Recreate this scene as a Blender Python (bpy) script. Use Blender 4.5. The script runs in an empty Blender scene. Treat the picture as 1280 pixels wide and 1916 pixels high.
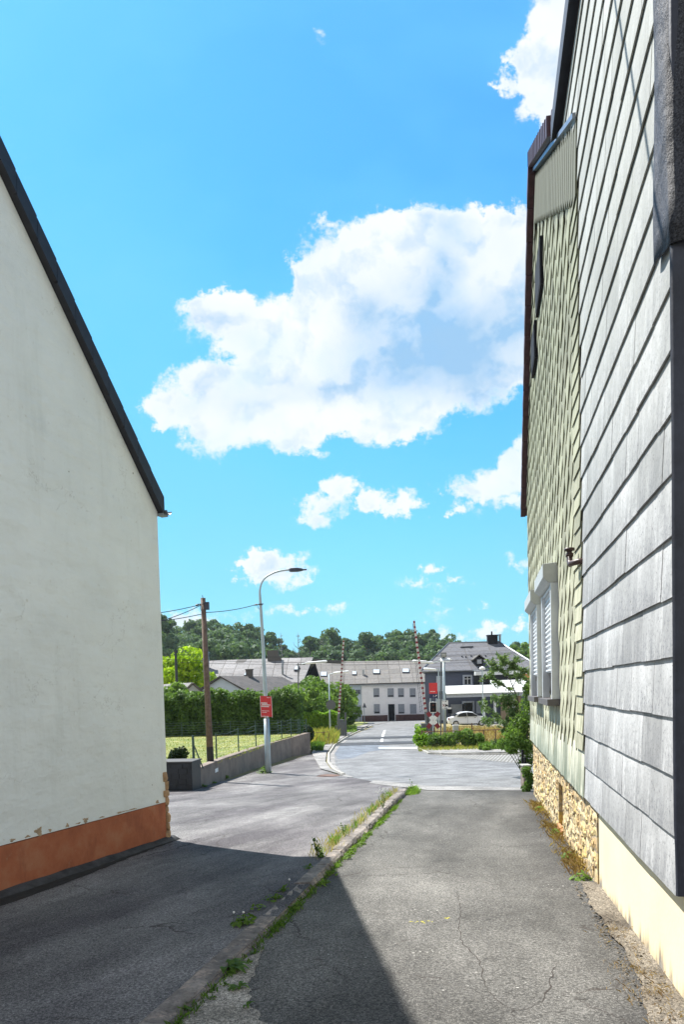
import bpy, bmesh, math, random
import numpy as np
from mathutils import Vector, Matrix
rad = math.radians
SC = bpy.context.scene
COL = SC.collection
random.seed(7)

# ------------------------------------------------------------------ camera
EYE = Vector((0, 0, 4.0))
F, CX, CY = 1400.0, 640.0, 1355.0
ROT = Matrix.Rotation(rad(87.5), 3, 'X') @ Matrix.Rotation(rad(-1.5), 3, 'Z')
cam = bpy.data.cameras.new('camera')
cam.sensor_fit = 'AUTO'; cam.sensor_width = 36.0
cam.lens = F / 1916 * 36.0
cam.shift_y = (CY - 958) / 1916
cam.clip_start = 0.05; cam.clip_end = 3000
camo = bpy.data.objects.new('camera', cam); COL.objects.link(camo)
camo.matrix_world = Matrix.Translation(EYE) @ ROT.to_4x4()
SC.camera = camo

def ray(px, py):
    """survey direction through a point measured in the photograph, scaled to y = 1"""
    d = ROT @ Vector(((px - CX) / F, -(py - CY) / F, -1.0))
    return d / d.y
def P(px, py, Y):
    return EYE + ray(px, py) * Y

# ------------------------------------------------------------------ node helpers
class NT:
    def __init__(s, tree): s.t = tree; s.n = tree.nodes; s.l = tree.links
    def new(s, typ, **kw):
        nd = s.n.new(typ)
        for k, v in kw.items(): setattr(nd, k, v)
        return nd
    def put(s, sock, v):
        if v is None: return
        if isinstance(v, bpy.types.NodeSocket): s.l.new(v, sock)
        else:
            if isinstance(v, (tuple, list)) and len(v) == 3 and len(sock.default_value) == 4: v = (*v, 1)
            sock.default_value = v
    def math(s, op, a, b=None, c=None, clamp=False):
        nd = s.new('ShaderNodeMath', operation=op); nd.use_clamp = clamp
        s.put(nd.inputs[0], a); s.put(nd.inputs[1], b); s.put(nd.inputs[2], c); return nd.outputs[0]
    def vmath(s, op, a, b=None):
        nd = s.new('ShaderNodeVectorMath', operation=op)
        s.put(nd.inputs[0], a)
        if b is not None: s.put(nd.inputs[1], b)
        return nd.outputs['Value'] if op in ('LENGTH', 'DOT_PRODUCT', 'DISTANCE') else nd.outputs[0]
    def noise(s, co, scale, detail=4, rough=0.55, dist=0.0, col=False):
        nd = s.new('ShaderNodeTexNoise'); s.put(nd.inputs['Vector'], co)
        nd.inputs['Scale'].default_value = scale; nd.inputs['Detail'].default_value = detail
        nd.inputs['Roughness'].default_value = rough; nd.inputs['Distortion'].default_value = dist
        return nd.outputs['Color'] if col else nd.outputs['Fac']
    def voro(s, co, scale, feature='F1', out='Distance', rnd=1.0):
        nd = s.new('ShaderNodeTexVoronoi', feature=feature); s.put(nd.inputs['Vector'], co)
        nd.inputs['Scale'].default_value = scale; nd.inputs['Randomness'].default_value = rnd
        return nd.outputs[out]
    def ramp(s, fac, stops, interp='LINEAR'):
        nd = s.new('ShaderNodeValToRGB'); s.put(nd.inputs[0], fac)
        cr = nd.color_ramp; cr.interpolation = interp
        while len(cr.elements) < len(stops): cr.elements.new(0.5)
        for e, (p, c) in zip(cr.elements, stops):
            e.position = p
            e.color = (c, c, c, 1) if not isinstance(c, (tuple, list)) else (*c[:3], 1)
        return nd.outputs[0]
    def mix(s, fac, a, b, typ='MIX'):
        nd = s.new('ShaderNodeMix', data_type='RGBA', blend_type=typ)
        s.put(nd.inputs[0], fac); s.put(nd.inputs[6], a); s.put(nd.inputs[7], b); return nd.outputs[2]
    def mapr(s, v, a, b, c=0.0, d=1.0, smooth=False):
        nd = s.new('ShaderNodeMapRange'); nd.interpolation_type = 'SMOOTHSTEP' if smooth else 'LINEAR'
        for i, x in enumerate((v, a, b, c, d)): s.put(nd.inputs[i], x)
        return nd.outputs[0]
    def mapping(s, co, scale=(1, 1, 1), rot=(0, 0, 0), loc=(0, 0, 0)):
        nd = s.new('ShaderNodeMapping'); s.put(nd.inputs[0], co)
        nd.inputs['Scale'].default_value = scale; nd.inputs['Rotation'].default_value = rot
        nd.inputs['Location'].default_value = loc; return nd.outputs[0]
    def bump(s, h, strength=0.5, dist=0.01, normal=None):
        nd = s.new('ShaderNodeBump'); s.put(nd.inputs['Height'], h)
        nd.inputs['Strength'].default_value = strength; nd.inputs['Distance'].default_value = dist
        if normal is not None: s.put(nd.inputs['Normal'], normal)
        return nd.outputs[0]

# ------------------------------------------------------------------ world: daylight sky with cumulus
SUN_DIR = Vector((-2.55, 2.45, 5.3)).normalized()
sun_el = math.asin(SUN_DIR.z); sun_az = math.atan2(SUN_DIR.x, SUN_DIR.y)
W = bpy.data.worlds.new('World'); SC.world = W; W.use_nodes = True
wt = NT(W.node_tree); wt.n.clear()
sky = wt.new('ShaderNodeTexSky', sky_type='NISHITA')
sky.sun_disc = False; sky.sun_elevation = sun_el; sky.sun_rotation = sun_az
sky.air_density = 1.0; sky.dust_density = 0.3; sky.ozone_density = 2.0; sky.altitude = 200
gen = wt.new('ShaderNodeTexCoord').outputs['Generated']
dirn = wt.vmath('NORMALIZE', gen)
sep = wt.new('ShaderNodeSeparateXYZ'); wt.put(sep.inputs[0], dirn)
elev = sep.outputs['Z']
yy = wt.math('MAXIMUM', sep.outputs['Y'], 0.05)
comb = wt.new('ShaderNodeCombineXYZ')
wt.put(comb.inputs[0], wt.math('DIVIDE', sep.outputs['X'], yy)); wt.put(comb.inputs[1], wt.math('DIVIDE', elev, yy))
uv = comb.outputs[0]
def cuv(px, py):
    r = ray(px, py); return (r.x, r.z, 0)
CLOUDS = [  # centre, radii measured on the sky (in 1/1400 rad)
 (420,590,80,56),(500,620,110,70),(400,715,100,48),(330,760,66,50),(470,750,130,85),(430,805,110,42),(560,690,130,110),
 (610,520,62,85),(690,500,90,95),(650,620,120,120),(740,440,66,60),(800,430,80,58),(860,470,90,85),(930,455,75,62),(985,450,60,60),
 (760,600,170,150),(900,600,160,150),(980,560,120,150),(720,730,150,75),(850,700,150,65),(640,790,100,38),(740,785,90,42),(560,820,80,38),
 (615,428,42,16),(835,757,22,20),(590,810,40,28),
 (610,940,62,24),(640,915,36,26),(590,965,34,20),(690,938,34,24),(725,950,34,14),(752,932,24,20),(782,937,22,9),
 (845,958,32,15),(890,915,60,24),(930,900,50,30),(970,880,40,46),(1000,850,30,50),(965,925,60,18),
 (500,1060,66,26),(560,1048,26,14),(510,1085,72,22),(470,1070,30,24),
 (795,1093,28,9),(838,1095,26,9),(814,1070,14,8),(975,1056,30,12),(532,1146,36,9),(598,1137,18,6),(645,1136,18,7),
 (848,1146,26,6),(828,1122,10,5),(930,1180,70,12),(350,1160,60,26),(830,1185,90,9),
 (1040,60,60,90),(1020,150,60,70),(985,110,34,34),(1040,220,40,50),(960,160,26,22),(1090,130,60,170),(990,205,30,14),
 (597,65,12,14),
]
warp = wt.noise(uv, 7.0, 6, 0.62, col=True)
wv = wt.vmath('MULTIPLY', wt.vmath('SUBTRACT', warp, (0.5, 0.5, 0.5)), (0.07, 0.055, 0.0))
warp2 = wt.noise(uv, 34.0, 4, 0.6, col=True)
wv2 = wt.vmath('MULTIPLY', wt.vmath('SUBTRACT', warp2, (0.5, 0.5, 0.5)), (0.032, 0.026, 0.0))
uvw = wt.vmath('ADD', uv, wt.vmath('ADD', wv, wv2))
def field(blobs, co, prev=None, k=0.12):
    for (px, py, rx, ry) in blobs:
        c = cuv(px, py)
        q = wt.vmath('MULTIPLY', wt.vmath('SUBTRACT', co, c), (1400 / rx, 1400 / ry, 0))
        l = wt.vmath('LENGTH', q)
        # field measured in sky units so that every edge is equally soft
        v = wt.math('MULTIPLY', wt.math('SUBTRACT', 1.0, l), min(rx, ry) / 60.0)
        if prev is None: prev = v
        else:
            nd = wt.new('ShaderNodeMath', operation='SMOOTH_MAX')
            wt.put(nd.inputs[0], prev); wt.put(nd.inputs[1], v); nd.inputs[2].default_value = k; prev = nd.outputs[0]
    return prev
fld = field(CLOUDS, uvw)
n1 = wt.noise(uv, 17.0, 12, 0.66)
n1b = wt.noise(uv, 60.0, 8, 0.7)
nsum = wt.math('ADD', wt.math('MULTIPLY', wt.math('SUBTRACT', n1, 0.5), 1.15), wt.math('MULTIPLY', wt.math('SUBTRACT', n1b, 0.5), 0.85))
dens = wt.math('ADD', fld, nsum)
cover = wt.mapr(dens, -0.06, wt.mapr(wt.noise(uv, 8.0, 3, 0.5), 0.35, 0.65, 0.10, 0.42), 0, 1, True)
lit = wt.noise(wt.vmath('ADD', uv, (-0.014, 0.016, 0)), 17.0, 12, 0.66)
lowa = wt.noise(uvw, 11.0, 4, 0.55); lowb = wt.noise(wt.vmath('ADD', uvw, (-0.022, 0.026, 0)), 11.0, 4, 0.55)
relief = wt.mapr(wt.math('ADD', wt.math('MULTIPLY', wt.math('SUBTRACT', lit, n1), 0.35), wt.math('SUBTRACT', lowb, lowa)), 0.0, 0.17, 0.0, 0.5)
front = wt.mapr(sep.outputs['Y'], 0.05, 0.15)
cover = wt.math('MULTIPLY', wt.math('MULTIPLY', cover, front), wt.mapr(wt.noise(uv, 5.0, 4, 0.6), 0.30, 0.50, 0.80, 1.0))
SHADE = [(860,640,190,110),(760,690,150,60),(800,560,95,70),(830,500,50,60),(900,600,120,60),(760,660,140,55),(960,620,90,70),(620,715,120,28),(850,420,40,40),(900,690,110,30),(500,745,90,22),(400,590,40,22),(640,950,34,14),(690,600,60,60),(480,1062,40,10)]
sh = wt.mapr(field(SHADE, wt.vmath('ADD', uv, wt.vmath('ADD', wv, wv)), k=0.5), -0.5, 2.1, 0, 1, True)
n2 = wt.noise(uvw, 6.0, 4, 0.55)
puff = wt.math('ADD', wt.mapr(n2, 0.42, 0.66, 0.0, 0.20), relief)
inner = wt.mapr(dens, 0.12, 0.7)
shade = wt.math('ADD', wt.math('MULTIPLY', wt.math('MULTIPLY', sh, 1.45), wt.mapr(lowa, 0.46, 0.68, 1.0, 0.6)), wt.math('MULTIPLY', puff, 0.8), clamp=True)
shade = wt.math('MULTIPLY', shade, wt.mapr(dens, 0.06, 0.42, 0.0, 1.0, True))
SKY_GAIN = 1.0
cloudcol = wt.mix(shade, (5.5, 5.75, 5.9), (2.0, 3.45, 5.1))
# photograph's own sky: Nishita, its blue a little cleaner
tint = wt.ramp(elev, [(0.0, (0.46, 0.97, 1.2)), (0.25, (0.33, 1.0, 1.36)), (0.65, (0.46, 1.2, 1.6))])
skyc = wt.mix(1.0, sky.outputs[0], tint, 'MULTIPLY')
pale = wt.noise(wt.mapping(uv, (1.0, 1.6, 1), (0, 0, 0.6)), 1.5, 4, 0.55)
skyc = wt.mix(wt.mapr(pale, 0.40, 0.68, 0.0, 0.7), skyc, (1.25, 4.0, 5.3))
hz = wt.mapr(elev, 0.0, 0.36, 0.9, 0.0)
skyc = wt.mix(hz, skyc, (1.75, 4.0, 5.1))
# unseen sky added to shape the fill light: bright low behind, dim overhead
fill_mask = wt.math('MAXIMUM', wt.mapr(elev, 0.74, 0.88), wt.mapr(sep.outputs['Y'], 0.1, -0.25))
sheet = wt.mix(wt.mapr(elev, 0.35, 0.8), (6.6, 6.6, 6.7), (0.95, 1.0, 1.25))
skyc = wt.mix(wt.math('MULTIPLY', fill_mask, wt.mapr(wt.noise(gen, 2.2, 6, 0.6), 0.25, 0.55, 0.7, 0.97)), skyc, sheet)
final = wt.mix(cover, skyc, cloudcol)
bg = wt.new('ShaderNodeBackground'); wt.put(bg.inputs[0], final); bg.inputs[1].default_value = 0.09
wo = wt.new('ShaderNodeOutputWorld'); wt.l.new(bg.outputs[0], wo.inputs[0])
W.cycles.sampling_method = 'MANUAL'; W.cycles.sample_map_resolution = 512

# ------------------------------------------------------------------ sun
sl = bpy.data.lights.new('sun', 'SUN'); sl.energy = 5.0; sl.angle = rad(0.53); sl.color = (1.0, 0.965, 0.90)
so = bpy.data.objects.new('sun', sl); COL.objects.link(so)
so.rotation_euler = SUN_DIR.to_track_quat('Z', 'Y').to_euler()

vs = SC.view_settings
SC.display_settings.display_device = 'sRGB'
vs.view_transform = 'Standard'; vs.look = 'None'; vs.gamma = 1.0; vs.use_curve_mapping = False
vs.exposure = 1.0
SC.cycles.max_bounces = 6; SC.cycles.diffuse_bounces = 3; SC.cycles.glossy_bounces = 3
SC.cycles.transparent_max_bounces = 6; SC.cycles.transmission_bounces = 3
SC.cycles.use_denoising = True
SC.cycles.sample_clamp_indirect = 6.0

# ------------------------------------------------------------------ ground profile
GP = [(-60, 2.9), (0, 2.32), (4.6, 2.0), (8.4, 1.80), (11.6, 1.66), (17.2, 1.39), (20, 1.25), (27, 0.92), (37, 0.62), (47, 0.44),
      (60, 0.40), (78, 0.15), (104, -0.25), (140, -0.4), (2000, -0.4)]
def zg(y):
    for (a, za), (b, zb) in zip(GP, GP[1:]):
        if y <= b: return za + (zb - za) * (y - a) / (b - a)
    return GP[-1][1]
def G(px, py, off=0.0):
    """ground point under a photo pixel"""
    r = ray(px, py); lo, hi = 1.0, 400.0
    for _ in range(60):
        m = (lo + hi) / 2
        if EYE.z + r.z * m > zg(m) + off: lo = m
        else: hi = m
    p = EYE + r * lo; return p
def onground(x, y, off=0.0): return Vector((x, y, zg(y) + off))
LRAISE = [(-60, 0.02), (5, 0.03), (9, 0.06), (17, 0.06), (21.5, 0.004), (400, 0.004)]
def zl(y):
    for (a, za), (b, zb) in zip(LRAISE, LRAISE[1:]):
        if y <= b: return za + (zb - za) * (y - a) / (b - a)
    return 0.004
KA, KB = (-2.05, -1.0), (1.72, 19.9)          # kerb line
def zlane(x, y):
    """surface of the lane, which falls gently from the kerb to the gable house"""
    D = np.interp(y, [4, 8.8, 12.2, 20], [0.20, 0.16, 0.06, 0.0])
    k = KA[0] + (KB[0] - KA[0]) * (y - KA[1]) / (KB[1] - KA[1])
    return zg(y) + zl(y) - D * min(1.0, max(0.0, (k - .24 - x) / 3.2))

# ------------------------------------------------------------------ mesh helpers
def wloc(o):
    v = Vector((0, 0, 0))
    while o is not None: v += o.location; o = o.parent
    return v
def link(name, me, mat, parent=None, smooth=False):
    o = bpy.data.objects.new(name, me); COL.objects.link(o)
    if mat is not None:
        for m in (mat if isinstance(mat, (list, tuple)) else [mat]): me.materials.append(m)
    if parent is not None: o.parent = parent
    if smooth:
        me.polygons.foreach_set('use_smooth', [True] * len(me.polygons))
    return o
class MB:
    def __init__(s): s.v = []; s.f = []; s.m = []; s.mi = 0
    def add(s, vs, fs):
        b = len(s.v); s.v += [tuple(v) for v in vs]; s.f += [tuple(i + b for i in f) for f in fs]; s.m += [s.mi] * len(fs)
        return s
    def quad(s, a, b, c, d): return s.add([a, b, c, d], [(0, 1, 2, 3)])
    def poly(s, pts): return s.add(pts, [tuple(range(len(pts)))])
    def box(s, o, ax, ay, az):
        """box from corner o with edge vectors"""
        o, ax, ay, az = map(Vector, (o, ax, ay, az))
        v = [o, o + ax, o + ax + ay, o + ay, o + az, o + ax + az, o + ax + ay + az, o + ay + az]
        f = [(3, 2, 1, 0), (4, 5, 6, 7), (0, 1, 5, 4), (1, 2, 6, 5), (2, 3, 7, 6), (3, 0, 4, 7)]
        if ax.cross(ay).dot(az) < 0: f = [tuple(reversed(q)) for q in f]
        return s.add(v, f)
    def cbox(s, c, sx, sy, sz, rz=0.0):
        """box with centre of its base at c"""
        a = Vector((math.cos(rz), math.sin(rz), 0)) * sx; b = Vector((-math.sin(rz), math.cos(rz), 0)) * sy
        return s.box(Vector(c) - a / 2 - b / 2, a, b, Vector((0, 0, sz)))
    def prism(s, pts, ext):
        """closed polygon extruded by ext"""
        pts = [Vector(p) for p in pts]; ext = Vector(ext); n = len(pts)
        nrm = Vector((0, 0, 0))
        for i in range(n): nrm += pts[i].cross(pts[(i + 1) % n])
        fl = nrm.dot(ext) > 0
        f = [tuple(range(n))] + [tuple(range(2 * n - 1, n - 1, -1))] + [((i + 1) % n, i, i + n, (i + 1) % n + n) for i in range(n)]
        if fl: f = [tuple(reversed(q)) for q in f]
        return s.add(pts + [p + ext for p in pts], f)
    def tube(s, pts, r, n=8, cap=True):
        pts = [Vector(p) for p in pts]
        rs = r if isinstance(r, (list, tuple)) else [r] * len(pts)
        vs, prev = [], None
        for i, p in enumerate(pts):
            d = (pts[min(i + 1, len(pts) - 1)] - pts[max(i - 1, 0)]).normalized()
            if prev is None:
                u = d.orthogonal().normalized()
            else:
                u = (prev - d * prev.dot(d)).normalized()
            prev = u; w = d.cross(u)
            vs += [p + (u * math.cos(2 * math.pi * k / n) + w * math.sin(2 * math.pi * k / n)) * rs[i] for k in range(n)]
        fs = []
        for i in range(len(pts) - 1):
            for k in range(n):
                a, b = i * n + k, i * n + (k + 1) % n; fs.append((a, b, b + n, a + n))
        if cap: fs += [tuple(range(n - 1, -1, -1)), tuple(range((len(pts) - 1) * n, len(pts) * n))]
        return s.add(vs, fs)
    def build(s, name, mat, parent=None, smooth=False, bevel=0.0):
        me = bpy.data.meshes.new(name)
        off = wloc(parent)
        me.from_pydata([(x - off.x, y - off.y, z - off.z) for x, y, z in s.v], [], s.f)
        if s.mi or any(s.m): me.polygons.foreach_set('material_index', s.m)
        me.update()
        o = link(name, me, mat, parent, smooth)
        if bevel:
            m = o.modifiers.new('bevel', 'BEVEL'); m.width = bevel; m.segments = 2; m.limit_method = 'ANGLE'
        return o
def tag(o, label=None, cat=None, group=None, kind=None):
    if label: o['label'] = label
    if cat: o['category'] = cat
    if group: o['group'] = group
    if kind: o['kind'] = kind
    return o
def empty(name, loc, label, cat, group=None):
    o = bpy.data.objects.new(name, None); COL.objects.link(o); o.location = loc; o.empty_display_size = 0.2
    return tag(o, label, cat, group)
def copy_tree(o, parent=None):
    c = o.copy(); COL.objects.link(c); c.parent = parent
    for ch in list(o.children): copy_tree(ch, c)
    return c
def drape(name, pts, mat, off=0.004, offf=None, cuts=(), parent=None, kind='structure', fine=None):
    """flat sheet laid on the ground profile: pts are (x, y)"""
    bm = bmesh.new()
    bm.faces.new([bm.verts.new((p[0], p[1], 0)) for p in pts])
    ys = [g[0] for g in GP] + [g[0] for g in LRAISE] + list(cuts)
    lo, hi = min(p[1] for p in pts), max(p[1] for p in pts)
    if fine:
        y = lo
        while y < hi: y += fine; ys.append(y)
    for y in sorted(set(ys)):
        if lo < y < hi:
            bmesh.ops.bisect_plane(bm, geom=bm.verts[:] + bm.edges[:] + bm.faces[:], plane_co=(0, y, 0), plane_no=(0, 1, 0))
    if offf is zlane:
        x = min(p[0] for p in pts)
        while x < max(p[0] for p in pts):
            x += 0.4
            bmesh.ops.bisect_plane(bm, geom=bm.verts[:] + bm.edges[:] + bm.faces[:], plane_co=(x, 0, 0), plane_no=(1, 0, 0))
        y = lo
        while y < hi:
            y += 0.8
            bmesh.ops.bisect_plane(bm, geom=bm.verts[:] + bm.edges[:] + bm.faces[:], plane_co=(0, y, 0), plane_no=(0, 1, 0))
    for v in bm.verts: v.co.z = (zlane(v.co.x, v.co.y) + off) if offf is zlane else zg(v.co.y) + off + (offf(v.co.y) if offf else 0)
    bmesh.ops.triangulate(bm, faces=bm.faces[:])
    bmesh.ops.recalc_face_normals(bm, faces=bm.faces[:])
    for f in bm.faces:
        if f.normal.z < 0: f.normal_flip()
    me = bpy.data.meshes.new(name); bm.to_mesh(me); bm.free()
    o = link(name, me, mat, parent)
    if kind: o['kind'] = kind
    return o
def gp(l, off=0.0): return [tuple(G(a, b, off).xy) for a, b in l]
# ------------------------------------------------------------------ materials
def new_mat(name):
    m = bpy.data.materials.new(name); m.use_nodes = True; t = NT(m.node_tree); t.n.clear()
    b = t.new('ShaderNodeBsdfPrincipled'); o = t.new('ShaderNodeOutputMaterial'); t.l.new(b.outputs[0], o.inputs[0])
    co = t.new('ShaderNodeTexCoord').outputs['Object']
    return m, t, b, co
def simple(name, col, rough=0.6, metal=0.0, var=0.15, scale=6.0, bumps=0.0, bscale=40, spec=None):
    m, t, b, co = new_mat(name)
    n = t.noise(co, scale, 5, 0.6)
    c2 = tuple(min(1, c * (1 - var)) for c in col); c3 = tuple(min(1, c * (1 + var)) for c in col)
    t.put(b.inputs['Base Color'], t.ramp(n, [(0.3, c2), (0.7, c3)]))
    b.inputs['Roughness'].default_value = rough; b.inputs['Metallic'].default_value = metal
    if spec is not None: b.inputs['Specular IOR Level'].default_value = spec
    if bumps: t.put(b.inputs['Normal'], t.bump(t.noise(co, bscale, 4, 0.6), bumps, 0.01))
    return m
def worldpos(t): return t.new('ShaderNodeNewGeometry').outputs['Position']

def rotscale(t, co, stretch, rotz):
    return t.mapping(t.mapping(co, (1, 1, 1), (0, 0, rotz)), stretch)
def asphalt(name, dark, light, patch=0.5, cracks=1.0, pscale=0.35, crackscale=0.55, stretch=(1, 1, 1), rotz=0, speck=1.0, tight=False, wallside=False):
    m, t, b, co = new_mat(name); co = worldpos(t)
    big = t.noise(rotscale(t, co, stretch, rotz), pscale, 5, 0.6)
    c = t.ramp(big, [(0.36, dark), (0.66, light)] if tight else [(0.32, dark), (0.68, light)])
    med = t.noise(co, 3.0, 5, 0.65)
    c = t.mix(t.mapr(med, 0.3, 0.7, 0.0, 0.35), c, tuple(x * 0.72 for x in dark))
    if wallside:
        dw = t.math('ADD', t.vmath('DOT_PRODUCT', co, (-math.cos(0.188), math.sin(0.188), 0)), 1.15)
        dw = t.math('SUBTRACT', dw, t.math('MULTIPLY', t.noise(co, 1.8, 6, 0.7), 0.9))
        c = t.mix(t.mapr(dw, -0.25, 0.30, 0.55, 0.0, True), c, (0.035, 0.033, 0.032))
    fine = t.noise(co, 120.0, 2, 0.7)
    c = t.mix(1.0, c, t.ramp(fine, [(0.30, 0.45), (0.5, 1.0), (0.70, 1.95)]), 'MULTIPLY')
    mid = t.noise(co, 48.0, 3, 0.75)
    c = t.mix(1.0, c, t.ramp(mid, [(0.36, 0.45), (0.5, 1.0), (0.64, 1.75)]), 'MULTIPLY')
    blot = t.noise(rotscale(t, co, stretch, rotz), 1.1, 6, 0.65)
    c = t.mix(1.0, c, t.ramp(blot, [(0.34, 0.66), (0.66, 1.28)]), 'MULTIPLY')
    stn = t.noise(co, 2.3, 7, 0.72); c = t.mix(t.mapr(stn, 0.60, 0.72, 0, 0.55), c, tuple(x * 0.45 for x in dark))
    pale = t.noise(t.vmath('ADD', co, (31, 7, 0)), 1.7, 8, 0.75); c = t.mix(t.mapr(pale, 0.62, 0.74, 0, 0.45), c, tuple(x * 1.5 for x in light))
    st = t.voro(co, 75.0)
    stc = t.voro(co, 75.0, out='Color')
    sepc = t.new('ShaderNodeSeparateColor'); t.put(sepc.inputs[0], stc)
    mask = t.math('MULTIPLY', t.mapr(st, 0.30, 0.18), t.math('GREATER_THAN', sepc.outputs[0], 0.62))
    c = t.mix(t.math('MULTIPLY', mask, 0.55 * speck), c, tuple(min(1, x * 2.3) for x in light))
    # rare bright chips
    ch = t.voro(co, 9.0); chc = t.voro(co, 9.0, out='Color'); s2 = t.new('ShaderNodeSeparateColor'); t.put(s2.inputs[0], chc)
    chm = t.math('MULTIPLY', t.math('LESS_THAN', ch, 0.055), t.math('GREATER_THAN', s2.outputs[1], 0.7))
    c = t.mix(t.math('MULTIPLY', chm, 0.8), c, (0.42, 0.42, 0.40))
    # cracks
    wco = t.vmath('ADD', co, t.vmath('MULTIPLY', t.vmath('SUBTRACT', t.noise(co, 1.6, 6, 0.7, col=True), (0.5, 0.5, 0.5)), (0.55, 0.55, 0.0)))
    flat = t.vmath('MULTIPLY', wco, (1, 1, 0))
    ed = t.voro(flat, crackscale, 'DISTANCE_TO_EDGE')
    sparse = t.mapr(t.noise(co, 0.55, 3, 0.6), 0.47, 0.56)
    cw = t.mapr(t.noise(co, 6.0, 3), 0.35, 0.8, 0.0012, 0.0075)
    cm = t.math('MULTIPLY', t.math('MULTIPLY', t.math('LESS_THAN', ed, cw), sparse), cracks)
    c = t.mix(t.math('MULTIPLY', cm, 0.75), c, (0.035, 0.026, 0.022))
    t.put(b.inputs['Base Color'], c)
    b.inputs['Roughness'].default_value = 0.88; b.inputs['Specular IOR Level'].default_value = 0.25
    h = t.math('ADD', t.math('MULTIPLY', fine, 0.6), t.math('SUBTRACT', t.math('MULTIPLY', mask, 0.4), t.math('MULTIPLY', cm, 2.0)))
    nb = t.bump(h, 0.7, 0.004)
    t.put(b.inputs['Normal'], t.bump(t.noise(co, 2.2, 4, 0.6), 0.25, 0.03, nb))
    return m
M = {}
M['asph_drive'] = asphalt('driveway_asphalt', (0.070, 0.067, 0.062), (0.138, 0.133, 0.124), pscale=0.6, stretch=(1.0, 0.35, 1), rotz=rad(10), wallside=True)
M['asph_lane'] = asphalt('lane_asphalt', (0.076, 0.069, 0.074), (0.205, 0.198, 0.194), pscale=0.75, stretch=(1.0, 0.32, 1), rotz=rad(22), tight=True)
M['asph_road'] = asphalt('road_asphalt', (0.155, 0.158, 0.163), (0.205, 0.209, 0.215), pscale=0.2, cracks=0.5, speck=0.5)
M['asph_patch'] = asphalt('asphalt_patch', (0.13, 0.15, 0.18), (0.16, 0.18, 0.21), pscale=0.2, cracks=0.2, speck=0.4)
M['asph_walk'] = asphalt('footway_asphalt', (0.21, 0.205, 0.20), (0.29, 0.28, 0.27), pscale=0.3, cracks=0.6, speck=0.6)
M['crossing'] = asphalt('crossing_panel', (0.028, 0.03, 0.036), (0.075, 0.08, 0.09), pscale=0.5, cracks=0.2, speck=0.4, stretch=(0.15, 1.5, 1))
M['conc_rough'] = asphalt('crumbling_concrete', (0.17, 0.155, 0.13), (0.34, 0.31, 0.27), pscale=2.2, crackscale=2.2, speck=1.0)
M['conc_strip'] = asphalt('mossy_concrete_strip', (0.075, 0.062, 0.048), (0.24, 0.21, 0.17), pscale=1.6, crackscale=2.6, speck=0.8)
M['earth'] = asphalt('dry_earth', (0.10, 0.085, 0.05), (0.22, 0.18, 0.10), pscale=0.6, cracks=0.0, speck=0.6)
M['conc_kerb'] = simple('kerb_concrete', (0.34, 0.33, 0.30), 0.85, var=0.3, scale=5, bumps=0.4)
M['white_line'] = simple('road_paint', (0.70, 0.71, 0.72), 0.7, var=0.22, scale=14, bumps=0.2)
M['steel_rail'] = simple('rail_steel', (0.45, 0.46, 0.48), 0.35, 0.9)

def render_wall(name, col, dirt, dirt2):
    m, t, b, co = new_mat(name); co = worldpos(t)
    n = t.noise(co, 0.9, 6, 0.6)
    c = t.ramp(n, [(0.3, tuple(x * 0.9 for x in col)), (0.7, col)])
    st = t.noise(t.mapping(co, (3.0, 3.0, 0.35)), 1.0, 6, 0.65)
    c = t.mix(t.mapr(st, 0.55, 0.8, 0, 0.35), c, dirt)
    hz_ = t.noise(t.mapping(co, (0.5, 0.5, 5.0)), 1.3, 7, 0.7); c = t.mix(t.mapr(hz_, 0.54, 0.70, 0, 0.14), c, dirt)
    hl = t.noise(t.mapping(co, (0.8, 0.8, 0.9)), 1.1, 8, 0.75); c = t.mix(t.mapr(hl, 0.56, 0.70, 0, 0.35), c, tuple(x * .72 for x in col))
    crk = t.voro(t.vmath('ADD', co, t.vmath('MULTIPLY', t.noise(co, 1.2, 5, 0.7, col=True), (1.2, 1.2, 1.2))), 0.5, 'DISTANCE_TO_EDGE'); ckm = t.math('MULTIPLY', t.math('LESS_THAN', crk, 0.0025), t.mapr(t.noise(co, .8, 2), .5, .56)); c = t.mix(t.math('MULTIPLY', ckm, 0.25), c, (0.22, 0.21, 0.18))
    sp = t.noise(co, 14.0, 4, 0.7)
    c = t.mix(t.mapr(sp, 0.64, 0.72, 0, 0.4), c, dirt2)
    pit = t.voro(co, 2.3); c = t.mix(t.math('MULTIPLY', t.math('LESS_THAN', pit, 0.035), 0.7), c, (0.12, 0.09, 0.06))
    t.put(b.inputs['Base Color'], c); b.inputs['Roughness'].default_value = 0.9
    h = t.noise(co, 5.0, 6, 0.62); h2 = t.noise(t.mapping(co, (1, 1, 2.2)), 1.6, 3, 0.5)
    nb = t.bump(h, 0.5, 0.04); t.put(b.inputs['Normal'], t.bump(h2, 0.5, 0.10, nb))
    return m
M['render_white'] = render_wall('lime_render', (0.84, 0.885, 0.88), (0.52, 0.55, 0.52), (0.42, 0.37, 0.28))
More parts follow.
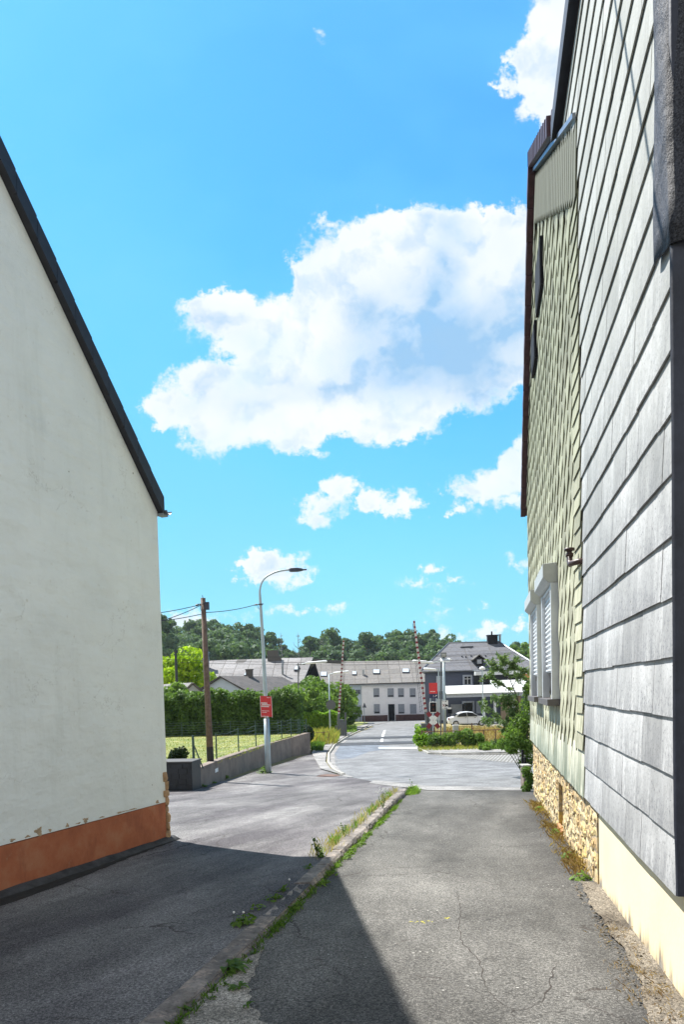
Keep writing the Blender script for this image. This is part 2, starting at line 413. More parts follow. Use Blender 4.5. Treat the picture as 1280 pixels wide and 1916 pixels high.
# terracotta plinth paint, flaking
def plinth():
    m, t, b, co = new_mat('terracotta_plinth'); co = worldpos(t)
    n = t.noise(co, 2.4, 7, 0.68); n2 = t.noise(co, 9, 5, 0.7)
    c = t.ramp(n, [(0.3, (0.30, 0.095, 0.045)), (0.5, (0.40, 0.13, 0.06)), (0.72, (0.44, 0.19, 0.10))])
    c = t.mix(t.mapr(n2, 0.62, 0.75, 0, 0.5), c, (0.42, 0.27, 0.17))
    c = t.mix(t.mapr(t.noise(t.mapping(co, (2.5, 2.5, .7)), 1.6, 7, .75), 0.55, 0.72, 0, 0.6), c, (0.20, 0.07, 0.04))
    t.put(b.inputs['Base Color'], c); b.inputs['Roughness'].default_value = 0.9
    t.put(b.inputs['Normal'], t.bump(t.noise(co, 8, 6, 0.65), 0.6, 0.02)); return m
M['plinth'] = plinth()
M['mortar_flake'] = simple('bare_plaster', (0.40, 0.30, 0.20), 0.95, var=0.3, scale=20, bumps=0.6)
M['sandstone'] = simple('sandstone', (0.42, 0.27, 0.15), 0.92, var=0.4, scale=7, bumps=0.9, bscale=14)
M['roof_dark'] = simple('dark_verge_tile', (0.018, 0.018, 0.026), 0.55, var=0.3, scale=8, bumps=0.2)
M['zinc'] = simple('weathered_zinc', (0.25, 0.27, 0.30), 0.4, 0.7, var=0.2)
M['soot'] = simple('damp_concrete_foot', (0.05, 0.05, 0.053), 0.9, var=0.5, scale=5, bumps=0.6)
M['moss_black'] = simple('black_moss', (0.018, 0.018, 0.016), 0.95, var=0.5, scale=14, bumps=1.0, bscale=60)

# fibre-cement slates with grey staining
def slate():
    m, t, b, co = new_mat('grey_fibre_cement_slate'); co = worldpos(t)
    n = t.noise(t.mapping(co, (1.6, 1.6, 0.8)), 1.6, 7, 0.65)
    att = t.new('ShaderNodeAttribute', attribute_name='tint').outputs['Fac']
    c = t.ramp(n, [(0.28, (0.33, 0.335, 0.34)), (0.5, (0.46, 0.465, 0.47)), (0.72, (0.62, 0.63, 0.64))])
    blk = t.noise(co, 2.6, 8, 0.8); c = t.mix(t.mapr(blk, 0.54, 0.68, 0, 0.55), c, (0.17, 0.175, 0.18))
    c = t.mix(1.0, c, t.ramp(att, [(0.0, 0.72), (0.5, 0.98), (1.0, 1.10)]), 'MULTIPLY')
    hgt = t.new('ShaderNodeAttribute', attribute_name='drop').outputs['Fac']
    stain = t.noise(t.mapping(co, (9, 9, 1.6)), 1.0, 6, 0.7)
    low = t.math('MULTIPLY', t.mapr(hgt, 0.15, 0.9), t.mapr(stain, 0.36, 0.60))
    c = t.mix(t.math('MULTIPLY', low, 0.55), c, (0.14, 0.145, 0.16))
    spk = t.noise(co, 24, 6, 0.8); c = t.mix(t.math('MULTIPLY', t.mapr(spk, 0.48, 0.62), t.mapr(hgt, 0.2, 1.0, 0.1, 0.75)), c, (0.15, 0.155, 0.17))
    v = t.noise(co, 42, 4, 0.75)
    c = t.mix(t.mapr(v, 0.58, 0.66, 0, 0.8), c, (0.06, 0.06, 0.07))
    up = t.new('ShaderNodeSeparateXYZ'); t.put(up.inputs[0], co)
    lich = t.math('MULTIPLY', t.mapr(up.outputs['Z'], 4.6, 8.0), t.mapr(t.noise(co, 9, 6, 0.75), 0.25, 0.6, 0.35, 1.0))
    c = t.mix(t.math('MULTIPLY', lich, 0.65), c, (0.30, 0.31, 0.26))
    t.put(b.inputs['Base Color'], c); b.inputs['Roughness'].default_value = 0.75
    t.put(b.inputs['Normal'], t.bump(t.noise(co, 60, 4, 0.65), 0.35, 0.004))
    return m
M['slate'] = slate()
def ytile(dim=1.0, nm='yellow_green_cement_tile'):
    m, t, b, co = new_mat(nm); co = worldpos(t)
    att = t.new('ShaderNodeAttribute', attribute_name='tint').outputs['Fac']
    n = t.noise(co, 3.2, 7, 0.7)
    c = t.ramp(n, [(0.3, (0.37, 0.355, 0.25)), (0.6, (0.56, 0.545, 0.41)), (0.8, (0.68, 0.665, 0.53))])
    al = t.noise(t.mapping(co, (4, 4, 1.3)), 1.6, 7, 0.72)
    up = t.new('ShaderNodeSeparateXYZ'); t.put(up.inputs[0], co)
    c = t.mix(t.mapr(al, 0.44, 0.66, 0, 0.8), c, (0.22, 0.24, 0.14))
    sp = t.noise(co, 30, 5, 0.75); c = t.mix(t.mapr(sp, 0.56, 0.68, 0, 0.6), c, (0.20, 0.20, 0.13))
    hi = t.mapr(t.math('ADD', up.outputs['Z'], t.math('MULTIPLY', n, 3.0)), 5.8, 10.8, 0.0, 0.80)
    c = t.mix(hi, c, (0.17, 0.185, 0.115))
    c = t.mix(1.0, c, t.ramp(att, [(0.0, 0.72), (1.0, 1.15)]), 'MULTIPLY')
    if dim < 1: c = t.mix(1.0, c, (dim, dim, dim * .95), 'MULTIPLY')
    t.put(b.inputs['Base Color'], c); b.inputs['Roughness'].default_value = 0.8
    t.put(b.inputs['Normal'], t.bump(t.noise(co, 40, 4, 0.65), 0.4, 0.005)); return m
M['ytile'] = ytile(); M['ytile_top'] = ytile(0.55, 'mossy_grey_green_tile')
def ytile_low():
    m, t, b, co = new_mat('mossy_base_tile'); co = worldpos(t)
    att = t.new('ShaderNodeAttribute', attribute_name='tint').outputs['Fac']
    drop = t.new('ShaderNodeAttribute', attribute_name='drop').outputs['Fac']
    c = t.ramp(att, [(0.0, (0.22, 0.235, 0.18)), (0.35, (0.46, 0.465, 0.36)), (1.0, (0.70, 0.69, 0.56))])
    al = t.noise(t.mapping(co, (7, 7, 2)), 1.3, 7, 0.72)
    k = t.math('MULTIPLY', t.mapr(al, 0.36, 0.54), t.mapr(drop, 0.1, 0.9, 0.1, 1.0))
    c = t.mix(t.math('MULTIPLY', k, 0.8), c, (0.11, 0.15, 0.11))
    t.put(b.inputs['Base Color'], c); b.inputs['Roughness'].default_value = 0.8
    t.put(b.inputs['Normal'], t.bump(t.noise(co, 40, 4, 0.65), 0.4, 0.005)); return m
M['ytile_low'] = ytile_low()
def rubble():
    m, t, b, co = new_mat('yellow_rubble_masonry'); co = worldpos(t)
    wc = t.vmath('ADD', co, t.vmath('MULTIPLY', t.vmath('SUBTRACT', t.noise(co, 4, 4, 0.6, col=True), (.5, .5, .5)), (.12, .12, .12)))
    sc = t.mapping(wc, (3.4, 3.4, 6.0))
    ed = t.voro(sc, 1.0, 'DISTANCE_TO_EDGE'); cc = t.voro(sc, 1.0, out='Color')
    s = t.new('ShaderNodeSeparateColor'); t.put(s.inputs[0], cc)
    c = t.ramp(s.outputs[0], [(0.0, (0.46, 0.31, 0.14)), (0.35, (0.58, 0.43, 0.22)), (0.7, (0.68, 0.55, 0.33)), (1.0, (0.62, 0.45, 0.13))])
    c = t.mix(t.mapr(t.noise(co, 13, 6, 0.75), 0.46, 0.64, 0, 0.7), c, (0.30, 0.21, 0.12))
    gap = t.mapr(ed, 0.01, 0.085)
    c = t.mix(t.math('SUBTRACT', 1.0, gap), c, t.ramp(t.noise(co, 5, 4), [(0.42, (0.15, 0.11, 0.075)), (0.62, (0.50, 0.43, 0.31))]))
    t.put(b.inputs['Base Color'], c); b.inputs['Roughness'].default_value = 0.95
    h = t.math('ADD', t.mapr(ed, 0.0, 0.25), t.math('MULTIPLY', t.noise(co, 14, 5, 0.7), 0.9))
    t.put(b.inputs['Normal'], t.bump(h, 0.7, 0.03)); return m
M['rubble'] = rubble()
def cream():
    m, t, b, co = new_mat('cream_painted_plinth'); co = worldpos(t)
    drop = t.new('ShaderNodeAttribute', attribute_name='drop').outputs['Fac']
    c = t.ramp(t.noise(co, 1.4, 5), [(0.3, (0.70, 0.62, 0.42)), (0.7, (0.76, 0.69, 0.49))])
    ns = t.noise(t.mapping(co, (4.5, 4.5, 0.5)), 1.0, 6, 0.7)
    k = t.math('ADD', drop, t.math('MULTIPLY', t.math('SUBTRACT', ns, 0.5), 1.0))
    c = t.mix(t.mapr(k, 0.80, 0.90, 0, 0.8), c, (0.52, 0.40, 0.24))
    c = t.mix(t.mapr(k, 0.88, 0.97), c, t.ramp(t.noise(co, 14, 5, .7), [(0.35, (0.12, 0.11, 0.11)), (0.65, (0.36, 0.33, 0.28))]))
    t.put(b.inputs['Base Color'], c); b.inputs['Roughness'].default_value = 0.85
    t.put(b.inputs['Normal'], t.bump(t.noise(co, 26, 4, 0.6), 0.3, 0.006)); return m
M['cream'] = cream()
M['pvc'] = simple('white_shutter_plastic', (0.62, 0.64, 0.66), 0.45, var=0.05)
M['pvc_grey'] = simple('grey_shutter_box', (0.42, 0.43, 0.42), 0.5, var=0.08)
M['sill_dark'] = simple('dark_sill', (0.10, 0.09, 0.09), 0.6)
def bitumen():
    m, t, b, co = new_mat('glossy_bitumen_felt'); co = worldpos(t)
    n = t.noise(co, 90, 3, 0.7); c = t.ramp(n, [(0.35, (0.015, 0.017, 0.025)), (0.66, (0.085, 0.09, 0.11))])
    t.put(b.inputs['Base Color'], c); b.inputs['Roughness'].default_value = 0.6; b.inputs['Specular IOR Level'].default_value = 0.2
    nb = t.bump(n, 0.9, 0.01); t.put(b.inputs['Normal'], t.bump(t.noise(co, 3, 3), 0.8, 0.1, nb)); return m
M['bitumen'] = bitumen()
M['lead'] = simple('dark_lead_flashing', (0.030, 0.034, 0.050), 0.5, 0.2, var=0.3, bumps=0.5, bscale=6)
M['dark_wall'] = simple('shade_dark_facade', (0.014, 0.010, 0.012), 0.8, var=0.3)  # near-black carries the front wall's shade in its colour
M['pipe_brown'] = simple('brown_vent_pipe', (0.06, 0.03, 0.025), 0.45, var=0.2)
M['claret_tile'] = simple('dark_claret_verge_tile', (0.055, 0.02, 0.028), 0.5, var=0.4, scale=10)
M['glass'] = simple('dark_window_glass', (0.02, 0.023, 0.028), 0.12, var=0.1, spec=0.15)
M['void'] = simple('dark_cellar_opening', (0.02, 0.012, 0.01), 0.95)
M['brick'] = simple('orange_brick', (0.52, 0.24, 0.11), 0.9, var=0.25, scale=14, bumps=0.5)
M['galv'] = simple('galvanised_pole', (0.40, 0.47, 0.50), 0.45, 0.35, var=0.12, scale=4)
M['lamp_dark'] = simple('dark_lamp_metal', (0.07, 0.075, 0.10), 0.4, 0.5)
M['wood_pole'] = simple('weathered_wood', (0.16, 0.11, 0.085), 0.85, var=0.4, scale=9, bumps=0.5)
M['wood_base'] = simple('tarred_pole_foot', (0.035, 0.03, 0.028), 0.8)
M['red'] = simple('red_poster', (0.62, 0.030, 0.035), 0.5, var=0.08)
M['white'] = simple('white_print', (0.78, 0.78, 0.78), 0.6, var=0.04)
M['green_post'] = simple('dark_green_coated_steel', (0.035, 0.075, 0.06), 0.5, var=0.2)
M['wire'] = simple('galvanised_wire', (0.16, 0.22, 0.22), 0.5, 0.5)
M['cable'] = simple('black_cable', (0.03, 0.035, 0.04), 0.6)
def conc_wall():
    m, t, b, co = new_mat('old_concrete_wall'); co = worldpos(t)
    n = t.noise(co, 1.2, 7, 0.68); c = t.ramp(n, [(0.3, (0.15, 0.115, 0.095)), (0.7, (0.30, 0.24, 0.20))])
    s = t.noise(t.mapping(co, (6, 6, 0.7)), 1.0, 5, 0.7); c = t.mix(t.mapr(s, 0.52, 0.72, 0, 0.6), c, (0.10, 0.09, 0.085))
    t.put(b.inputs['Base Color'], c); b.inputs['Roughness'].default_value = 0.92
    t.put(b.inputs['Normal'], t.bump(t.noise(co, 11, 6, 0.7), 0.7, 0.03)); return m
M['conc_wall'] = conc_wall()
M['black_stone'] = simple('black_stone_cladding', (0.010, 0.011, 0.015), 0.45, var=0.5, scale=5, bumps=0.4, bscale=9)
M['cap_stone'] = simple('pier_cap', (0.075, 0.072, 0.07), 0.7)
def lawn():
    m, t, b, co = new_mat('dry_lawn'); co = worldpos(t)
    n = t.noise(co, 0.9, 6, 0.65); c = t.ramp(n, [(0.3, (0.13, 0.20, 0.045)), (0.5, (0.24, 0.27, 0.075)), (0.7, (0.38, 0.36, 0.14))])
    f = t.noise(co, 45, 3, 0.7); c = t.mix(1.0, c, t.ramp(f, [(0.3, 0.55), (0.6, 1.2)]), 'MULTIPLY')
    t.put(b.inputs['Base Color'], c); b.inputs['Roughness'].default_value = 0.9
    t.put(b.inputs['Normal'], t.bump(f, 0.9, 0.05)); return m
M['lawn'] = lawn()
def wildground():
    m, t, b, co = new_mat('dry_grass_ground'); co = worldpos(t)
    n = t.noise(co, 0.5, 6, 0.65); c = t.ramp(n, [(0.3, (0.13, 0.17, 0.05)), (0.5, (0.30, 0.25, 0.11)), (0.7, (0.42, 0.33, 0.17))])
    f = t.noise(co, 25, 3, 0.7); c = t.mix(1.0, c, t.ramp(f, [(0.3, 0.5), (0.6, 1.2)]), 'MULTIPLY')
    t.put(b.inputs['Base Color'], c); b.inputs['Roughness'].default_value = 0.95
    t.put(b.inputs['Normal'], t.bump(f, 0.9, 0.08)); return m
M['ground'] = wildground()
M['hill'] = simple('wooded_slope', (0.02, 0.035, 0.015), 0.95, var=0.4, scale=0.3)
M['ballast'] = simple('track_ballast', (0.22, 0.17, 0.13), 0.95, var=0.5, scale=8, bumps=1.0, bscale=14)

def foliage(name, a, b_, trans=0.35, rough=0.55):
    m = bpy.data.materials.new(name); m.use_nodes = True; t = NT(m.node_tree); t.n.clear()
    att = t.new('ShaderNodeAttribute', attribute_name='tint').outputs['Fac']
    c = t.ramp(att, [(0.0, a), (1.0, b_)])
    p = t.new('ShaderNodeBsdfPrincipled'); t.put(p.inputs['Base Color'], c); p.inputs['Roughness'].default_value = rough
    p.inputs['Specular IOR Level'].default_value = 0.12
    tr = t.new('ShaderNodeBsdfTranslucent'); t.put(tr.inputs[0], t.mix(1.0, c, (1.25, 1.35, 0.6), 'MULTIPLY'))
    mx = t.new('ShaderNodeMixShader'); mx.inputs[0].default_value = trans
    t.l.new(p.outputs[0], mx.inputs[1]); t.l.new(tr.outputs[0], mx.inputs[2])
    o = t.new('ShaderNodeOutputMaterial'); t.l.new(mx.outputs[0], o.inputs[0]); return m
M['leaf_forest'] = foliage('forest_leaves', (0.075, 0.125, 0.085), (0.15, 0.225, 0.11), 0.35)
M['leaf_hedge'] = foliage('hedge_leaves', (0.04, 0.08, 0.025), (0.17, 0.28, 0.06), 0.35)
M['leaf_lime'] = foliage('lime_green_leaves', (0.20, 0.34, 0.02), (0.42, 0.55, 0.03), 0.4)
M['leaf_mid'] = foliage('mid_green_leaves', (0.08, 0.15, 0.03), (0.20, 0.30, 0.08), 0.4)
M['leaf_bright'] = foliage('bright_hedge_leaves', (0.12, 0.24, 0.02), (0.26, 0.42, 0.05), 0.4)
M['leaf_willow'] = foliage('willow_leaves', (0.07, 0.13, 0.045), (0.24, 0.32, 0.15), 0.35)
M['leaf_dark'] = foliage('dark_shrub_leaves', (0.012, 0.025, 0.010), (0.04, 0.07, 0.02), 0.15)
M['grass_green'] = foliage('green_grass', (0.05, 0.11, 0.02), (0.19, 0.30, 0.06), 0.4)
M['grass_dry'] = foliage('dry_grass', (0.26, 0.20, 0.08), (0.52, 0.44, 0.22), 0.3)
M['grass_yellow'] = foliage('yellow_weeds', (0.16, 0.22, 0.05), (0.50, 0.42, 0.12), 0.35)
M['moss_brown'] = foliage('rusty_weeds', (0.14, 0.08, 0.035), (0.40, 0.28, 0.12), 0.3)
M['seed_white'] = simple('seed_heads', (0.75, 0.75, 0.72), 0.9)
M['bark'] = simple('bark', (0.09, 0.075, 0.06), 0.9, var=0.4, scale=12, bumps=0.7, bscale=20)
M['bark_pale'] = simple('dead_wood', (0.28, 0.27, 0.25), 0.9, var=0.3)

def panel_roof(name, a, b_, sx, sz, lichen=(0.30, 0.28, 0.24)):
    m, t, b, co = new_mat(name)
    br = t.new('ShaderNodeTexBrick'); br.offset = 0.0; br.squash = 1.0
    uvn = t.new('ShaderNodeUVMap').outputs[0]
    t.put(br.inputs['Vector'], uvn); br.inputs['Scale'].default_value = 1.0
    br.inputs['Brick Width'].default_value = sx; br.inputs['Row Height'].default_value = sz
    br.inputs['Mortar Size'].default_value = 0.045; br.inputs['Mortar Smooth'].default_value = 0.2
    t.put(br.inputs['Color1'], (*a, 1)); t.put(br.inputs['Color2'], (*b_, 1)); t.put(br.inputs['Mortar'], (0.09, 0.085, 0.08, 1))
    n = t.noise(uvn, 1.8, 7, 0.75)
    c = t.mix(t.mapr(n, 0.48, 0.7, 0, 0.7), br.outputs[0], lichen)
    c = t.mix(t.mapr(t.noise(uvn, 3.2, 7, 0.8), 0.50, 0.62, 0, 0.6), c, tuple(x * .45 for x in a))
    t.put(b.inputs['Base Color'], c); b.inputs['Roughness'].default_value = 0.85
    t.put(b.inputs['Normal'], t.bump(t.noise(uvn, 6, 4), 0.4, 0.05)); return m
M['roof_panel'] = panel_roof('grey_fibre_cement_roof', (0.20, 0.195, 0.20), (0.28, 0.275, 0.28), 1.5, 1.7, (0.30, 0.28, 0.27))
M['roof_panel2'] = panel_roof('lichened_cement_roof', (0.17, 0.165, 0.16), (0.24, 0.23, 0.225), 1.6, 1.3, (0.25, 0.22, 0.18))
M['roof_station'] = panel_roof('slate_roof', (0.10, 0.105, 0.125), (0.15, 0.155, 0.175), 3.0, 0.9, (0.17, 0.17, 0.18))
M['roof_small'] = panel_roof('dark_tile_roof', (0.07, 0.065, 0.065), (0.11, 0.10, 0.10), 0.6, 0.5, (0.14, 0.12, 0.11))
M['house_white'] = render_wall('white_house_render', (0.98, 0.95, 0.96), (0.80, 0.76, 0.74), (0.85, 0.80, 0.78))
M['house_blue'] = render_wall('pale_blue_render', (0.60, 0.68, 0.76), (0.40, 0.46, 0.52), (0.42, 0.48, 0.5))
M['house_slateblue'] = render_wall('slate_blue_render', (0.10, 0.115, 0.17), (0.07, 0.08, 0.11), (0.10, 0.11, 0.15))
M['plinth_brown'] = simple('brown_tile_plinth', (0.10, 0.045, 0.04), 0.6, var=0.3, scale=3)
M['grey_frame'] = simple('pale_stone_surround', (0.42, 0.46, 0.54), 0.7)
M['shutter_grey'] = simple('closed_roller_shutter', (0.30, 0.32, 0.36), 0.6)
M['white_board'] = simple('white_fascia_board', (0.86, 0.89, 0.90), 0.6, var=0.1, scale=2)
M['car_paint'] = simple('white_car_paint', (0.70, 0.72, 0.75), 0.25, var=0.02)
M['rubber'] = simple('rubber', (0.02, 0.02, 0.02), 0.8)
M['alloy'] = simple('alloy', (0.4, 0.4, 0.42), 0.35, 0.7)
M['sig_black'] = simple('signal_black', (0.012, 0.012, 0.016), 0.7, spec=0.15)
M['sig_red'] = simple('reflective_red', (0.20, 0.014, 0.024), 0.5)
M['navy'] = simple('navy_blue', (0.012, 0.014, 0.075), 0.5)
M['machine'] = simple('barrier_machine_grey', (0.12, 0.13, 0.135), 0.55, 0.3)
M['cabinet'] = simple('grey_cabinet', (0.36, 0.38, 0.38), 0.6)
M['rust'] = simple('rusty_rail', (0.14, 0.075, 0.05), 0.8, var=0.4)
M['lens_dark'] = simple('dark_signal_lens', (0.05, 0.01, 0.01), 0.2)
M['skylight'] = simple('skylight_glass', (0.55, 0.62, 0.68), 0.15)
M['setts'] = None
def setts():
    m, t, b, co = new_mat('granite_setts'); co = worldpos(t)
    br = t.new('ShaderNodeTexBrick'); t.put(br.inputs['Vector'], t.mapping(co, (1, 1, 0)))
    br.inputs['Scale'].default_value = 1.0; br.inputs['Brick Width'].default_value = 0.17; br.inputs['Row Height'].default_value = 0.30
    br.inputs['Mortar Size'].default_value = 0.03
    t.put(br.inputs['Color1'], (0.26, 0.26, 0.26, 1)); t.put(br.inputs['Color2'], (0.36, 0.36, 0.35, 1)); t.put(br.inputs['Mortar'], (0.09, 0.08, 0.06, 1))
    t.put(b.inputs['Base Color'], br.outputs[0]); b.inputs['Roughness'].default_value = 0.9
    t.put(b.inputs['Normal'], t.bump(t.math('SUBTRACT', 1.0, br.outputs['Fac']), 0.6, 0.02)); return m
M['setts'] = setts()

M['grey_white'] = simple('weathered_white_paint', (0.52, 0.51, 0.50), 0.6, var=0.2, scale=3)
# ================================================================== SETTING
# kerb line between the raised lane (left) and the driveway (right)
K0, K1 = Vector((-2.05, -1.0)), Vector((1.72, 19.9))
KDIR = (K1 - K0).normalized(); KN = Vector((KDIR.y, -KDIR.x))     # points right
def kx(y): return K0.x + (K1.x - K0.x) * (y - K0.y) / (K1.y - K0.y)

# big ground sheet with the hill behind the village
def hill_h(x, y):
    a = max(0.0, min(1.0, (y - 150) / 110.0)); a = a * a * (3 - 2 * a)
    # ridge profile (height above the village) measured along the skyline
    u = x / max(y, 1)
    prof = [(-0.40, 27), (-0.24, 24), (-0.17, 21), (-0.12, 17), (-0.085, 9), (-0.06, 7), (-0.03, 11), (0.0, 11.5), (0.04, 13), (0.075, 16),
            (0.11, 17), (0.14, 14), (0.17, 9), (0.21, 5), (0.26, 7), (0.32, 8), (0.6, 10)]
    h = prof[0][1] if u < prof[0][0] else prof[-1][1]
    for (p, q), (r, s_) in zip(prof, prof[1:]):
        if p <= u <= r: h = q + (s_ - q) * (u - p) / (r - p)
    return h * a
xs = [-900, -500, -300] + list(range(-200, 201, 10)) + [300, 500, 900]
ys = [-60, -30, 0, 4.6, 8.4, 11.6, 17.2, 20, 27, 37, 47, 60, 78, 104, 140] + list(range(150, 321, 10)) + [400, 700, 1200, 2000]
gv = [(x, y, zg(y) - (0.35 if y < 17 else 0.03) + hill_h(x, y)) for y in ys for x in xs]
gf = [(j * len(xs) + i, j * len(xs) + i + 1, (j + 1) * len(xs) + i + 1, (j + 1) * len(xs) + i) for j in range(len(ys) - 1) for i in range(len(xs) - 1)]
g = MB().add(gv, gf); g.mi = 0
go = g.build('ground', [M['ground'], M['hill']]); go['kind'] = 'structure'
for p in go.data.polygons:
    if p.center.y > 145: p.material_index = 1

# driveway on the right
dr = [(kx(-3), -3), (kx(19.9), 19.9), (1.8, 21.0), (6.2, 21.4), (6.5, -3)]
drape('driveway', dr, M['asph_drive'], 0.0)
# lane on the left, a hand's breadth higher than the driveway
lane = [(kx(-3) - .02, -3), (kx(19.9) - .02, 19.9)] + gp([(770, 1478), (700, 1461), (640, 1452), (610, 1442), (606, 1420), (585, 1409)]) + \
       [(-4.6, 24.0), (-9, 23), (-14, 22), (-14, 8), (-12, -3)]
drape('lane', lane, M['asph_lane'], 0.0, zlane)
# the edge between lane and driveway, where the kerb stands
# main road
road = gp([(1010, 1479), (985, 1476), (900, 1476), (800, 1476), (735, 1468), (690, 1461), (650, 1453), (627, 1443), (616, 1428), (617, 1412), (628, 1396), (645, 1384), (668, 1372), (700, 1359)]) \
    + [(2.6, 84), (-4, 97), (-4, 102.6), (14.0, 102.6), (13.5, 84)] + gp([(783, 1366), (781, 1380), (781, 1391), (788, 1402), (806, 1412), (975, 1411), (1060, 1411)])
drape('road', road, M['asph_road'], 0.008)
drape('asphalt_patch', gp([(625, 1408), (640, 1391), (700, 1393), (742, 1399), (690, 1407), (660, 1419), (632, 1421)]), M['asph_patch'], 0.013)
drape('road_edge_wear', gp([(690, 1466), (800, 1479), (985, 1480), (985, 1474), (800, 1471), (700, 1460)]), M['asph_walk'], 0.013)
# footway on the left of the main road
walk = gp([(583, 1409), (592, 1398), (612, 1391), (628, 1380), (650, 1368), (662, 1360), (680, 1357), (692, 1357), (662, 1370), (640, 1382), (622, 1394), (611, 1410), (609, 1426), (618, 1440), (636, 1450), (600, 1440)])
drape('footway', walk, M['asph_walk'], 0.045, None)
# right footway, setts
drape('footway.001', gp([(786, 1402), (960, 1400), (1010, 1400), (1010, 1408), (830, 1411), (806, 1409)]), M['asph_walk'], 0.06)
drape('setts', gp([(812, 1412), (975, 1411), (1040, 1411), (1040, 1432), (975, 1429), (900, 1422), (850, 1418)]), M['setts'], 0.016)

def kerb(name, line, w, h, mat, n=1, z0=0.0, seg=1.0, rough=0.0):
    """a run of kerb stones along points (x, y)"""
    pts = [Vector(p) for p in line]; out = []
    for a, b in zip(pts, pts[1:]):
        k = max(1, round((b - a).length / seg))
        out += [a.lerp(b, i / k) for i in range(k)]
    out.append(pts[-1]); mb = MB()
    for a, b in zip(out, out[1:]):
        d = (b - a); L = d.length; d.normalize(); nn = Vector((d.y, -d.x)) * w
        a2 = a + d * 0.006; b2 = b - d * 0.006
        za, zb = zg(a2.y) + z0, zg(b2.y) + z0
        A = Vector((a2.x, a2.y, za)); B = Vector((b2.x, b2.y, zb)); N = Vector((nn.x, nn.y, 0)); H = Vector((0, 0, h + 0.15))
        lo = Vector((0, 0, -0.15)); A += lo; B += lo
        mb.add([A, B, B + N, A + N, A + H, B + H, B + N + H, A + N + H], [(0, 1, 2, 3), (7, 6, 5, 4), (0, 4, 5, 1), (1, 5, 6, 2), (2, 6, 7, 3), (3, 7, 4, 0)])
    o = mb.build(name, mat); o['kind'] = 'structure'
    m = o.modifiers.new('b', 'BEVEL'); m.width = 0.012; m.segments = 1
    return o
kerb('kerb', gp([(640, 1450), (622, 1441), (612, 1427), (613, 1410), (623, 1395), (641, 1383), (664, 1371), (694, 1358), (745, 1347)]), 0.13, 0.06, M['conc_kerb'])
kerb('kerb.001', gp([(782, 1366), (780, 1380), (780, 1391), (787, 1402), (806, 1411), (830, 1412), (975, 1412), (1030, 1412)]), 0.14, 0.09, M['conc_kerb'])
kerb('kerb.002', gp([(585, 1407), (596, 1398), (612, 1390), (622, 1383), (640, 1371)]), 0.14, 0.10, M['conc_kerb'])
kerb('gutter_strip', gp([(650, 1455), (630, 1446), (619, 1432), (618, 1412), (629, 1397), (646, 1385)]), 0.22, 0.018, M['asph_walk'])
# painted markings
for nm, q in (('road_marking', [(711, 1391), (716, 1391), (719, 1376), (722, 1367), (718.5, 1367), (714, 1378)]),
              ('road_marking.001', [(709, 1393.5), (788, 1399.5), (788, 1402.5), (708, 1401)]),
              ('road_marking.002', [(779.5, 1369), (782.5, 1369), (783, 1391), (779.5, 1391)])):
    if nm == 'road_marking.001': q = [(709, 1398.4), (787, 1398.8), (788, 1401), (708, 1400.8)]
    drape(nm, gp(q), M['white_line'], 0.020)
# railway crossing
def xy(p): return (p.x, p.y)
for i, yc in enumerate((50.2, 56.4)):
    x0, x1 = -3.2, 8.4
    drape('crossing_panel' + ('.%03d' % i if i else ''), [(x0, yc - 1.35), (x1, yc - 1.35 + .3), (x1, yc + 1.35 + .3), (x0, yc + 1.35)], M['crossing'], 0.026)
    mb = MB()
    mb.prism([(-160, yc - 1.6 - 3, 0), (-160, yc + 1.6 - 3, 0), (-3.3, yc + 1.6, 0), (-3.3, yc - 1.6, 0)], (0, 0, 0.30))
    mb.prism([(8.5, yc - 1.6 + .3, 0), (8.5, yc + 1.6 + .3, 0), (160, yc + 1.6 + 4, 0), (160, yc - 1.6 + 4, 0)], (0, 0, 0.30))
    o = mb.build('track_bed' + ('.%03d' % i if i else ''), M['ballast']); o['kind'] = 'structure'
    mb = MB()
    for dy in (-0.72, 0.72):
        mb.box((-160, yc + dy - 3.8, zg(yc) - 0.1), (320, 7.6, 0), (0, 0.07, 0), (0, 0, 0.135))
    o = mb.build('railway_track' + ('.%03d' % i if i else ''), M['steel_rail']); o['kind'] = 'structure'

